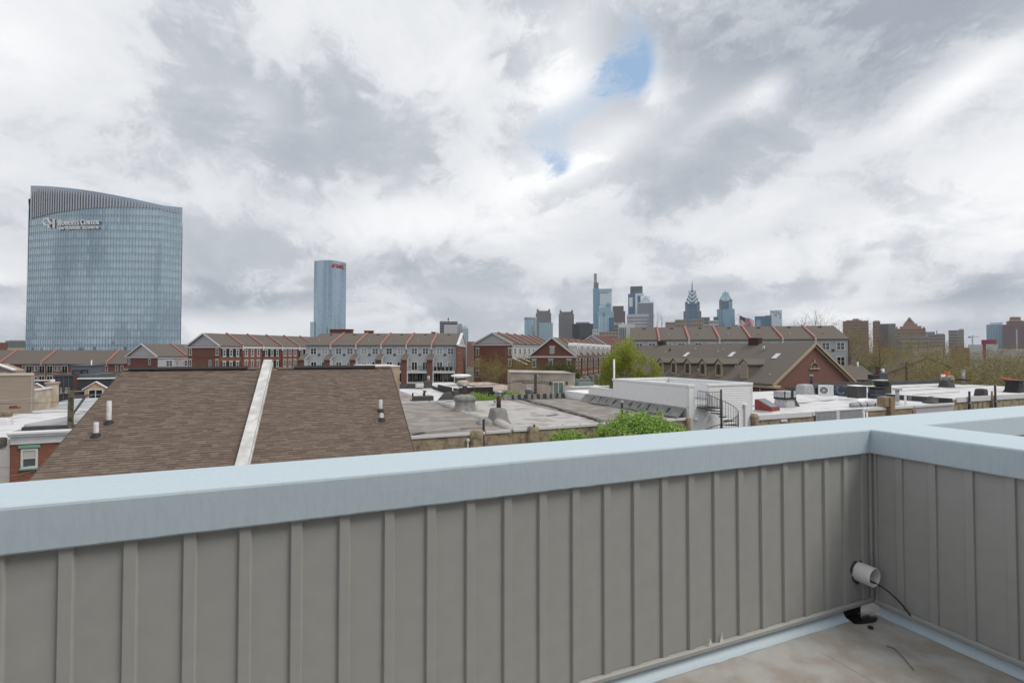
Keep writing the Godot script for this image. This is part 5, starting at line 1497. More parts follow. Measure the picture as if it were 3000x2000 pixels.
func gable_roof(parent: Node3D, w: float, D: float, ye: float, yr: float, over := 0.35):   # ridge along x, eaves at z = 0 and z = -D
	var st := mb()
	var k := (yr - ye) / (D * 0.5)
	for s in [0, 1]:
		var za := over if s == 0 else -D - over
		var a := Vector3(0, ye - k * over, za)
		var r := Vector3(0, yr, -D * 0.5)
		var n := Vector3(0, D * 0.5, (yr - ye) * (1 if s == 0 else -1)).normalized() * 0.14
		var X1 := Vector3(w, 0, 0)
		if s == 0:
			quad(st, r + n, r + n + X1, a + n + X1, a + n); quad(st, a + n, a + n + X1, a + X1, a); quad(st, r, a, a + X1, r + X1)
			quad(st, a, r, r + n, a + n); quad(st, r + X1, a + X1, a + n + X1, r + n + X1)
		else:
			quad(st, r + n + X1, r + n, a + n, a + n + X1); quad(st, a + n + X1, a + n, a, a + X1); quad(st, r, r + X1, a + X1, a)
			quad(st, a, a + n, r + n, r); quad(st, r + X1, r + n + X1, a + n + X1, a + X1)
	return part(parent, "roof", st, M.roof_row)

func grey_unit(o: Node3D, w: float, D: float, ye: float, yr: float, full: bool, sd: int):
	var gs: Material = M.grey_siding
	var fw := mt("frame_white")
	P(o, "wall", Vector3(w * 0.5, ye * 0.5, -D * 0.5), Vector3(w, ye, D), gs)
	var body := mb()
	ext(body, PackedVector2Array([Vector2(0, ye), Vector2(D * 0.5, yr - 0.02), Vector2(D, ye)]), 0.0, w, Transform3D(Basis(Vector3(0, 0, -1), Vector3.UP, Vector3.RIGHT), Vector3.ZERO))
	part(o, "attic_wall", body, gs)
	gable_roof(o, w, D, ye, yr)
	P(o, "eave_board", Vector3(w * 0.5, ye - 0.12, 0.06), Vector3(w, 0.3, 0.12), gs)
	for i in 2:
		win(o, [1.95, 4.7][i], ye - 1.5, 0.0, 1.62, 1.7, 2, 2, null, [0, 1, 2, 2, 1, 2][(sd * 2 + i) % 6], "window", 0.16)
	P(o, "wall_vent", Vector3(3.3, ye - 2.35, 0.03), Vector3(0.55, 0.55, 0.1), mt("vent_brown", C(0.09, 0.065, 0.05), 0.8), 0, 0.02)
	# roof vents
	var rv := mb(true); lathe(rv, [[0.12, 0], [0.1, 0.5], [0.14, 0.52], [0.001, 0.6]], 8, Vector3(2.2, lerpf(ye, yr, 0.30), -D * 0.15))
	part(o, "roof_vent", rv, mt("frame_white") if sd % 2 == 0 else M.galvanised)
	P(o, "ridge_vent_box", Vector3(3.2, lerpf(ye, yr, 0.86) + 0.2, -D * 0.43), Vector3(0.7, 0.22, 0.4), mt("vent_black"), 0, 0.03)
	var z1 := 2.6
	var yb := ye - 6.2             # balcony floor
	if not full:
		for i in 2: win(o, [1.95, 4.7][i], ye - 4.6, 0.0, 1.62, 2.0, 2, 2, null, 0, "window", 0.16)
		return
	# stair bay of brick with a shed roof, its side wall sided
	P(o, "bay_front", Vector3(-0.05, (yb + 2.6) * 0.5, z1 - 0.1), Vector3(1.35, yb + 2.6, 0.3), brick())
	P(o, "bay_side", Vector3(0.0, (yb + 2.6) * 0.5, z1 * 0.5 - 0.05), Vector3(1.15, yb + 2.58, z1 - 0.3), gs)
	var br := mb()
	ext(br, PackedVector2Array([Vector2(0, ye - 2.5), Vector2(z1 + 0.3, yb + 2.45), Vector2(z1 + 0.3, yb + 2.68), Vector2(0, ye - 2.2)]), -0.8, 0.75, Transform3D(Basis(Vector3(0, 0, 1), Vector3.UP, Vector3(-1, 0, 0)), Vector3.ZERO))
	part(o, "bay_roof", br, M.roof_row)
	var be := mb(); bar(be, Vector3(0.78, ye - 2.4, 0), Vector3(0.78, yb + 2.5, z1 + 0.3), 0.06, 0.26)
	part(o, "bay_rake", be, fw)
	for i in 2: win(o, [2.0, 4.65][i], yb + 1.1, 0.0, 1.55, 2.2, 2, 1, null, [0, 2, 1, 0][(sd + i) % 4], "french_door", 0.16)
	for x in [1.05, 3.35]:
		var l := mb(true); lathe(l, [[0.05, -0.12], [0.1, -0.1], [0.1, 0.1], [0.001, 0.16]], 7, Vector3(x, yb + 1.5, 0.14))
		part(o, "wall_lamp", l, fw)
	P(o, "balcony_slab", Vector3(3.35, yb - 0.35, z1 * 0.5), Vector3(5.4, 0.5, z1), fw)
	var iron := mt("iron")
	P(o, "balcony_rail", Vector3(3.35, yb + 0.95, z1 - 0.06), Vector3(5.3, 0.06, 0.06), iron)
	P(o, "balcony_rail", Vector3(3.35, yb + 0.05, z1 - 0.06), Vector3(5.3, 0.05, 0.05), iron)
	var bl := mb()
	for i in 40: bx(bl, Vector3(0.75 + i * 0.133, yb + 0.5, z1 - 0.06), Vector3(0.022, 0.9, 0.022))
	part(o, "balusters", bl, iron)
	# loggia below
	var yl := yb - 3.0
	P(o, "loggia_sill", Vector3(3.35, yl + 0.1, z1 * 0.5), Vector3(5.4, 0.35, z1 + 0.02), fw)
	for x in [0.78, 5.95]: P(o, "loggia_post", Vector3(x, (yl + yb) * 0.5 - 0.1, z1 - 0.12), Vector3(0.24, yb - yl - 0.7, 0.24), fw)
	P(o, "loggia_back", Vector3(3.35, (yl + yb) * 0.5, 0.03), Vector3(5.1, yb - yl - 0.5, 0.05), mt("glass_mid"))
	for i in 3: win(o, 1.6 + i * 1.75, yl + 1.4, 0.06, 1.5, 2.2, 2, 1, null, [0, 1, 2, 0, 2][(sd + i) % 5], "sliding_door", 0.13)
	P(o, "loggia_rail", Vector3(3.35, yl + 1.15, z1 - 0.1), Vector3(5.2, 0.06, 0.06), iron)
	for i in 4:
		P(o, "planter", Vector3(1.3 + i * 1.25, yl + 0.6, z1 - 0.6), Vector3(0.7 + 0.2 * (i % 2), 0.5 + 0.15 * ((i + sd) % 3), 0.5), mt("planter_dark", C(0.03, 0.026, 0.024), 0.8), i * 13.0, 0.06)
	P(o, "base_wall", Vector3(3.1, yl * 0.5, z1 * 0.5 - 0.06), Vector3(6.1, yl - 0.04, z1), brick())

# gabled brick block seen end on: front gable at z = 0 (width w), ridge running back along -z for L
func gable_block(called: String, label: String, u0: float, d: float, u1: float, veave: float, vapex: float, L: float, wall: Material, tymp: Material, yaw := -21.7) -> Dictionary:
	var f := fac(called, label, "house", u0, d, yaw)
	var w := X(f, u1)
	var ye := Y(f, u1, veave)
	var um := (u0 + u1) * 0.5
	var yr := Y(f, um, vapex)
	f.w = w; f.ye = ye; f.yr = yr
	var o: Node3D = f.n
	P(o, "wall", Vector3(w * 0.5, (ye - 0.3) * 0.5, -L * 0.5), Vector3(w, ye - 0.3, L), wall)
	var at_ := mb()
	ext(at_, PackedVector2Array([Vector2(0, ye - 0.3), Vector2(0, ye - 0.06), Vector2(w * 0.5, yr - 0.15), Vector2(w, ye - 0.06), Vector2(w, ye - 0.3)]), -L, -0.02)
	part(o, "gable", at_, tymp)
	# roof over it: two slabs
	var rf := mb()
	var over := 0.45
	var k := (yr - ye) / (w * 0.5)
	for s in [-1.0, 1.0]:
		var a := Vector3(w * 0.5 + s * (w * 0.5 + over), ye - k * over, 0)
		var r := Vector3(w * 0.5, yr, 0)
		var n := Vector3(s * (yr - ye), w * 0.5, 0).normalized() * 0.16
		var z0 := Vector3(0, 0, 0.4)
		var z1 := Vector3(0, 0, -L - 0.2)
		if s > 0:
			quad(rf, r + n + z0, r + n + z1, a + n + z1, a + n + z0); quad(rf, a + n + z0, a + n + z1, a + z1, a + z0); quad(rf, r + z0, a + z0, a + z1, r + z1)
		else:
			quad(rf, r + n + z1, r + n + z0, a + n + z0, a + n + z1); quad(rf, a + n + z1, a + n + z0, a + z0, a + z1); quad(rf, a + z0, r + z0, r + z1, a + z1)
	part(o, "roof", rf, M.roof_row)
	var rk := mb()
	for s in [-1.0, 1.0]: bar(rk, Vector3(w * 0.5, yr + 0.02, 0.36), Vector3(w * 0.5 + s * (w * 0.5 + over), ye - k * over + 0.02, 0.36), 0.14, 0.34)
	part(o, "rake_board", rk, mt("frame_white"))
	P(o, "cornice", Vector3(w * 0.5, ye - 0.35, 0.12), Vector3(w + 0.6, 0.3, 0.3), mt("frame_white"))
	P(o, "cornice_band", Vector3(w * 0.5, ye - 0.08, 0.06), Vector3(w - 0.4, 0.14, 0.16), M.salmon)
	P(o, "side_cornice", Vector3(w + 0.12, ye - 0.4, -L * 0.5), Vector3(0.3, 0.5, L), mt("frame_white"))
	return f

func hood(parent: Node3D, x: float, y: float, z: float, w: float, arched: bool, yaw := 0.0):
	var st := mb()
	var B := Transform3D(Basis(Vector3.UP, deg_to_rad(yaw)), Vector3(x, y, z))
	if arched:
		var pts := PackedVector2Array()
		for i in 9:
			var t := PI * i / 8.0
			pts.append(Vector2(-cos(t) * (w * 0.5 + 0.16), sin(t) * 0.5))
		for i in 9:
			var t := PI * (8 - i) / 8.0
			pts.append(Vector2(-cos(t) * (w * 0.5 - 0.04), sin(t) * 0.24))
		ext(st, pts, 0.0, 0.12, B)
	else:
		ext(st, PackedVector2Array([Vector2(-w * 0.5 - 0.12, 0), Vector2(-w * 0.5 - 0.2, 0.32), Vector2(w * 0.5 + 0.2, 0.32), Vector2(w * 0.5 + 0.12, 0)]), 0.0, 0.1, B)
	part(parent, "window_hood", st, M.pale_stone)

func sill(parent: Node3D, x: float, y: float, z: float, w: float, yaw := 0.0):
	P(parent, "window_sill", Vector3(x, y, z), Vector3(w + 0.2, 0.14, 0.14) if yaw == 0.0 else Vector3(0.14, 0.14, w + 0.2), M.pale_stone)

func rows():
	brick()
	var fwm := mt("frame_white", C(0.76, 0.76, 0.75), 0.5)
	# --- grey town houses, seen square on (126 m)
	var w := 6.2
	var D := 20.0
	var ye := 13.35
	var yr := 16.5
	var ord := ["end", "second", "third", "fourth", "fifth", "sixth"]
	var p0 := at(895, 1033, 126.0)
	for i in 6:
		var k := 5 - i
		var o := thing("town_house", "grey sided town house with brick stair bay, %s from the brick gable end" % ord[k] if k > 0 else "grey sided town house with the brick gable end and furnished balcony", "house", Vector3(p0.x + w * i, 0, p0.z), 0.0, "grey town houses with balconies")
		grey_unit(o, w, D, ye, yr, true, i)
		if i < 5: coping_bar(o, w, yr, -D * 0.5, ye, 0.2, 5.6)
		if i == 5:
			P(o, "end_wall", Vector3(w + 0.2, ye * 0.5, -D * 0.5 + 0.6), Vector3(0.4, ye, D + 1.2), brick())
			P(o, "corner_pier", Vector3(w + 0.2, (ye - 5.9) * 0.5, 1.9), Vector3(0.4, ye - 5.9, 1.5), brick())
			var ped := mb()
			ext(ped, PackedVector2Array([Vector2(0.3, ye + 0.1), Vector2(D * 0.5, yr - 0.2), Vector2(D - 0.3, ye + 0.1)]), w + 0.02, w + 0.45, Transform3D(Basis(Vector3(0, 0, -1), Vector3.UP, Vector3.RIGHT), Vector3.ZERO))
			part(o, "pediment", ped, M.pediment)
			var er := mb()
			for s in [-1.0, 1.0]: bar(er, Vector3(w + 0.3, yr + 0.1, -D * 0.5), Vector3(w + 0.3, ye, -D * 0.5 + s * (D * 0.5 + 0.4)), 0.7, 0.3)
			part(o, "rake_board", er, fwm)
			P(o, "end_cornice", Vector3(w + 0.3, ye - 0.1, -D * 0.5 + 0.3), Vector3(0.6, 0.4, D + 1.4), fwm)
			for j in 10: P(o, "wall_stud", Vector3(w + 0.42, 1.5 + (j % 5) * 2.5, [0.6, -6.0][j / 5]), Vector3(0.1, 0.3, 0.3), M.pale_stone)
			for j in 5: P(o, "terrace_chair", Vector3(1.2 + j * 0.95, ye - 5.75, 1.9), Vector3(0.6, 0.9, 0.6), mt("planter_dark"), j * 25.0, 0.12)
	# chimneys on that ridge
	for q in [[968.0, 1032.0, 966.0, "long brown brick chimney stack on the ridge of the grey town houses"], [1069.0, 1092.0, 970.0, "short brown brick chimney stack on the ridge of the grey town houses"], [1265.0, 1274.0, 974.0, "tiny brown brick chimney stack near the brick gable end ridge"]]:
		var f := fac("chimney_stack", q[3], "chimney", q[0], 139, 0.0)
		var cw := X(f, q[1])
		var cy := Y(f, q[0], q[2])
		P(f.n, "stack", Vector3(cw * 0.5, cy - 1.6, 0), Vector3(cw, 3.2, 1.6), mt("brick_dark"))
		P(f.n, "cap", Vector3(cw * 0.5, cy + 0.05, 0), Vector3(cw + 0.3, 0.2, 1.9), mt("brick_dark"))
	# --- long grey row on the right, partly hidden by the dormered hall
	var q0 := at(1847, 1033, 114.5)
	for i in 7:
		var o := thing("town_house", "grey sided town house behind the dormered hall, %s from the corner beside the bare trees" % ["end", "second", "third", "fourth", "fifth", "sixth", "seventh"][6 - i], "house", q0 + Vector3(cos(deg_to_rad(12.5)) * 6.25 * i, -EYE, sin(deg_to_rad(12.5)) * 6.25 * i), -12.5, "grey town houses behind the dormered hall")
		grey_unit(o, 6.25, 16.0, 14.35, 17.35, false, i + 1)
		if i < 6: coping_bar(o, 6.25, 17.35, -8.0, 14.35, 0.2, 6.0)
		else:
			P(o, "corner_board", Vector3(6.2, 7.1, 0.03), Vector3(0.2, 14.2, 0.1), mt("vent_brown"))
	# --- brick row running away to the right of its gable (R3), units alternate
	var f3 := gable_block("brick_town_house", "brick town house row end with wide pale gable above two storeys of windows", 550, 124.2, 644, 1012, 977, 6.1, brick(), M.pediment)
	var o3: Node3D = f3.n
	for q in [[0.9, 1.0], [9.9, 1.0]]:
		for y in [f3.ye - 1.45, f3.ye - 4.2]:
			win(o3, q[0], y, 0.0, 0.9, 1.6, 1, 2, null, 2, "window", 0.12)
			hood(o3, q[0], y + 0.8, 0.0, 0.9, false)
			sill(o3, q[0], y - 0.85, 0.05, 0.9)
	win(o3, 7.6, f3.ye - 4.2, 0.0, 0.8, 1.6, 1, 2, null, 2, "window", 0.12)
	P(o3, "brick_band", Vector3(f3.w * 0.5, f3.ye - 2.75, 0.02), Vector3(f3.w + 0.06, 0.2, 0.06), mt("brick_dark"))
	side_windows(o3, f3.w, f3.ye, 0.0, 6.1, 0)
	side_roof_coping(o3, f3, 6.1)
	var bz := deg_to_rad(-21.7)
	for i in range(1, 6):
		var o := thing("brick_town_house", "brick town house with %s, %s along from the pale gable end" % ["white arched window hoods" if i % 2 == 1 else "black shutters", ["", "second", "third", "fourth", "fifth", "sixth"][i]], "house", o3.position + Vector3(-sin(bz), 0, -cos(bz)) * 6.1 * i, -21.7, "brick town houses in the long row")
		P(o, "wall", Vector3(f3.w * 0.5, (f3.ye - 0.3) * 0.5, -3.05), Vector3(f3.w, f3.ye - 0.3, 6.1), brick())
		var rf := mb()
		for s in [-1.0, 1.0]:
			var k: float = (f3.yr - f3.ye) / (f3.w * 0.5)
			bx(rf, Vector3(f3.w * 0.5 + s * f3.w * 0.26, (f3.ye + f3.yr) * 0.5 + 0.02, -3.05), Vector3(f3.w * 0.54 * sqrt(1 + k * k), 0.16, 6.08), Basis(Vector3(0, 0, 1), -s * atan(k)))
		part(o, "roof", rf, M.roof_row)
		P(o, "side_cornice", Vector3(f3.w + 0.12, f3.ye - 0.4, -3.05), Vector3(0.3, 0.5, 6.06), fwm)
		side_windows(o, f3.w, f3.ye, 0.0, 6.1, i)
		side_roof_coping(o, f3, 6.1)
	# --- small gabled end with grey side (R2)
	var f2 := gable_block("small_gabled_house", "low brick house with grey gable below the glass tower", 372, 146, 461, 1043, 1008, 16.0, mt("brick_dark"), M.pediment)
	for x in [0.9, 9.6]:
		win(f2.n, x, f2.ye - 1.6, 0.0, 0.9, 1.7, 1, 2, null, 2, "window", 0.12); hood(f2.n, x, f2.ye - 0.7, 0.0, 0.9, true)
	for x in [4.2, 8.8]: hood(f2.n, x, f2.ye - 4.4, 0.0, 1.0, true)
	P(f2.n, "grey_side", Vector3(f2.w + 0.03, f2.ye * 0.5 - 0.3, -8.0), Vector3(0.08, f2.ye - 0.6, 15.9), M.grey_siding)
	for z in [-3.2, -8.5, -13.0]: win(f2.n, f2.w + 0.08, f2.ye - 2.1, z, 2.0, 1.9, 2, 2, null, 2, "window", 0.16, 90.0)
	var bp := mb(); ext(bp, PackedVector2Array([Vector2(f2.w + 0.1, f2.ye - 3.6), Vector2(f2.w + 3.4, f2.ye - 5.2), Vector2(f2.w + 3.4, 0), Vector2(f2.w + 0.1, 0)]), -1.6, 0.0)
	part(f2.n, "bay", bp, mt("brick_dark"))
	var bq := mb(); bar(bq, Vector3(f2.w, f2.ye - 3.45, -0.9), Vector3(f2.w + 3.7, f2.ye - 5.2, -0.9), 2.4, 0.25)
	part(f2.n, "bay_roof", bq, M.roof_row)
	coping_side(f2.n, f2, -8.0)
	# --- long low brick row on the far left (R1)
	var f1 := fac("low_brick_row", "long low brick row with juliet balconies before the glass tower", "house", -90, 150, 3.0)
	var w1 := X(f1, 372)
	var e1 := Y(f1, 150, 1064)
	var r1 := Y(f1, 150, 1030) + 0.4
	P(f1.n, "wall", Vector3(w1 * 0.5, e1 * 0.5, -6), Vector3(w1, e1, 12), brick())
	gable_roof(f1.n, w1, 12.0, e1, r1, 0.5)
	P(f1.n, "eave_board", Vector3(w1 * 0.5, e1 - 0.1, 0.1), Vector3(w1, 0.3, 0.2), mt("vent_brown"))
	for u in [8.0, 128.0, 320.0]:
		var a := mb(); bar(a, Vector3(X(f1, u - 12), r1 + 0.25, -6.0), Vector3(X(f1, u - 6), e1 + 0.25, 0.3), 0.45, 0.4)
		part(f1.n, "party_wall_coping", a, M.salmon)
		P(f1.n, "scroll_bracket", Vector3(X(f1, u - 6), e1 - 0.3, 0.25), Vector3(0.4, 0.9, 0.4), fwm, 0, 0.1)
	var us := [[34, 2], [70, 1], [85, 3], [97, 1], [106, 1], [123, 3], [146, 3], [163, 1], [174, 1], [190, 3], [222, 1], [253, 3], [275, 1], [294, 1], [312, 1], [342, 4], [358, 4]]
	for j in 2:
		for q in us:
			var x := X(f1, q[0])
			var y: float = e1 - 1.6 - j * 3.0
			match int(q[1]):
				1, 4:
					win(f1.n, x, y, 0.0, 0.85, 1.5, 1, 2, null, 2, "window", 0.1); P(f1.n, "window_hood", Vector3(x, y + 0.9, 0.05), Vector3(1.15, 0.22, 0.12), M.pale_stone)
				2, 3:
					win(f1.n, x, y - 0.2, 0.0, 1.7, 2.2, 2, 1, null, 0, "french_door", 0.13); P(f1.n, "window_hood", Vector3(x, y + 1.02, 0.05), Vector3(1.9, 0.2, 0.12), M.pale_stone)
					var bl := mb()
					bx(bl, Vector3(x, y - 0.3, 0.35), Vector3(1.9, 0.06, 0.06)); bx(bl, Vector3(x, y - 1.25, 0.35), Vector3(1.9, 0.06, 0.06))
					for i in 12: bx(bl, Vector3(x - 0.9 + i * 0.163, y - 0.78, 0.35), Vector3(0.035, 0.95, 0.035))
					part(f1.n, "juliet_balcony", bl, M.iron)
		P(f1.n, "stone_band", Vector3(w1 * 0.5, e1 - 3.05 - j * 3.0, 0.04), Vector3(w1, 0.16, 0.1), M.pale_stone)
	# --- gabled blocks in the middle
	var f5 := gable_block("gabled_brick_house", "brick house with pale grey gable and white sided flank between the town houses", 1388, 139, 1500, 1006, 975, 38.0, brick(), M.pediment)
	for x in [1.1, 10.6]:
		for j in 3:
			win(f5.n, x, f5.ye - 2.2 - j * 3.0, 0.0, 0.95, 1.7, 1, 2, null, 2, "window", 0.12); hood(f5.n, x, f5.ye - 1.3 - j * 3.0, 0.0, 0.95, false)
	P(f5.n, "white_flank", Vector3(f5.w + 0.03, f5.ye - 2.2, -19.0), Vector3(0.1, 3.6, 37.9), mt("flank_white", C(0.50, 0.51, 0.52), 0.7))
	for i in 10: win(f5.n, f5.w + 0.09, f5.ye - 2.0, -2.0 - i * 3.7, 1.4, 1.7, 2, 2, null, 0, "window", 0.14, 90.0)
	for i in 6:
		coping_side(f5.n, f5, -3.5 - i * 6.1)
		var bs := mb(); ext(bs, PackedVector2Array([Vector2(f5.w + 0.1, f5.ye - 4.0), Vector2(f5.w + 4.0, f5.ye - 5.6), Vector2(f5.w + 4.0, 0), Vector2(f5.w + 0.1, 0)]), -0.6 - i * 6.1, -0.1 - i * 6.1)
		part(f5.n, "bay", bs, brick())
		var bt := mb(); bar(bt, Vector3(f5.w, f5.ye - 3.8, -0.3 - i * 6.1), Vector3(f5.w + 4.2, f5.ye - 5.5, -0.3 - i * 6.1), 0.9, 0.2)
		part(f5.n, "bay_cap", bt, fwm)
	var f7 := gable_block("gabled_brick_house", "distant brick house with grey gable beside the mansard brick house", 1693, 186, 1776, 1009, 983, 34.0, brick(), M.pediment)
	for x in [1.2, 9.0]:
		for j in 2: win(f7.n, x, f7.ye - 2.2 - j * 3.4, 0.0, 1.0, 1.9, 1, 2, null, 2, "window", 0.13)
	for i in 6:
		win(f7.n, f7.w + 0.02, f7.ye - 2.2, -2.0 - i * 5.0, 1.2, 1.8, 1, 2, null, 0, "window", 0.13, 90.0)
		win(f7.n, f7.w + 0.02, f7.ye - 5.4, -2.0 - i * 5.0, 1.2, 1.8, 1, 2, null, 0, "window", 0.13, 90.0)
		coping_side(f7.n, f7, -3.0 - i * 5.4)
	var f6 := gable_block("mansard_brick_house", "tall brick gabled house with a row of white dormers along its flank", 1553, 118, 1685, 1041, 989, 44.0, brick(), brick())
	var o6: Node3D = f6.n
	win(o6, f6.w * 0.5, f6.ye + 1.1, 0.0, 1.05, 1.4, 2, 2, null, 1, "window", 0.14); hood(o6, f6.w * 0.5, f6.ye + 1.85, 0.0, 1.05, false)
	for x in [1.0, 5.0, f6.w - 1.4]:
		for j in 3:
			win(o6, x, f6.ye - 1.9 - j * 3.1, 0.0, 0.95, 1.6, 1, 2, null, 2 if x < 8 else 0, "window", 0.12)
			hood(o6, x, f6.ye - 1.05 - j * 3.1, 0.0, 0.95, false)
			sill(o6, x, f6.ye - 2.8 - j * 3.1, 0.05, 0.95)
	P(o6, "wall_plate", Vector3(3.0, f6.ye - 4.0, 0.03), Vector3(0.3, 0.2, 0.06), fwm)
	for i in 7:
		var z := -2.6 - i * 6.1
		# steep lower roof with a pair of dormers per unit
		var dn := Node3D.new(); adopt(dn, "dormer", o6)
		for s in [-1.0, 1.0]:
			P(dn, "dormer_wall", Vector3(f6.w - 0.9, f6.ye + 1.15, z + s * 0.95), Vector3(1.9, 2.1, 1.25), fwm)
			win(dn, f6.w + 0.06, f6.ye + 1.0, z + s * 0.95, 0.85, 1.6, 1, 2, null, 1, "window", 0.1, 90.0)
			var dr := mb(); tube(dr, [Vector3(f6.w - 1.9, f6.ye + 2.1, z + s * 0.95), Vector3(f6.w + 0.16, f6.ye + 2.1, z + s * 0.95)], 0.72, 12)
			part(dn, "dormer_roof", dr, fwm)
		coping_side(o6, f6, z - 3.05)
		for j in 3:
			for s in [-1.0, 1.0]:
				win(o6, f6.w + 0.02, f6.ye - 2.0 - j * 3.1, z + s * 1.3, 1.1, 1.9, 1, 2, null, 0, "window", 0.1, 90.0)
				P(o6, "window_hood", Vector3(f6.w + 0.06, f6.ye - 0.95 - j * 3.1, z + s * 1.3), Vector3(0.12, 0.22, 1.5), M.pale_stone)
		P(o6, "downpipe", Vector3(f6.w + 0.1, f6.ye * 0.5, z - 3.05), Vector3(0.14, f6.ye - 1.0, 0.14), mt("pipe_brown"))
		P(o6, "bay_window", Vector3(f6.w + 0.4, f6.ye - 7.6, z), Vector3(0.9, 5.2, 1.8), mt("bay_grey", C(0.34, 0.34, 0.33), 0.7), 0, 0.2)

func coping_side(o: Node3D, f: Dictionary, z: float):
	var a := mb(); bar(a, Vector3(f.w * 0.5, f.yr + 0.3, z), Vector3(f.w + 0.4, f.ye + 0.1, z), 0.42, 0.42)
	part(o, "party_wall_coping", a, M.salmon)

func side_roof_coping(o: Node3D, f: Dictionary, L: float):
	coping_side(o, f, -L + 0.1)
	P(o, "scroll_bracket", Vector3(f.w + 0.35, f.ye - 0.55, -L + 0.1), Vector3(0.4, 1.2, 0.4), mt("frame_white"), 0, 0.1)
	P(o, "downpipe", Vector3(f.w + 0.12, f.ye * 0.5 - 0.8, -L + 0.1), Vector3(0.16, f.ye - 2.0, 0.16), mt("pipe_brown"))

func side_windows(o: Node3D, w: float, ye: float, z0: float, L: float, style: int):
	for j in 3:
		for i in 3:
			var z := z0 - L * (i + 0.62) / 3.4
			var y := ye - 1.75 - j * 2.85
			win(o, w + 0.02, y, z, 0.85, 1.6, 1, 2, null, 2, "window", 0.12, 90.0)
			sill(o, w + 0.06, y - 0.88, z, 0.85, 90.0)
			if style % 2 == 0:
				P(o, "window_hood", Vector3(w + 0.05, y + 0.92, z), Vector3(0.1, 0.2, 1.05), M.pale_stone)
				for s in [-1.0, 1.0]: P(o, "shutter", Vector3(w + 0.06, y, z + s * 0.66), Vector3(0.08, 1.62, 0.42), mt("shutter_black", C(0.012, 0.012, 0.014), 0.6))
			else:
				hood(o, w + 0.02, y + 0.8, z, 0.95, true, 90.0)

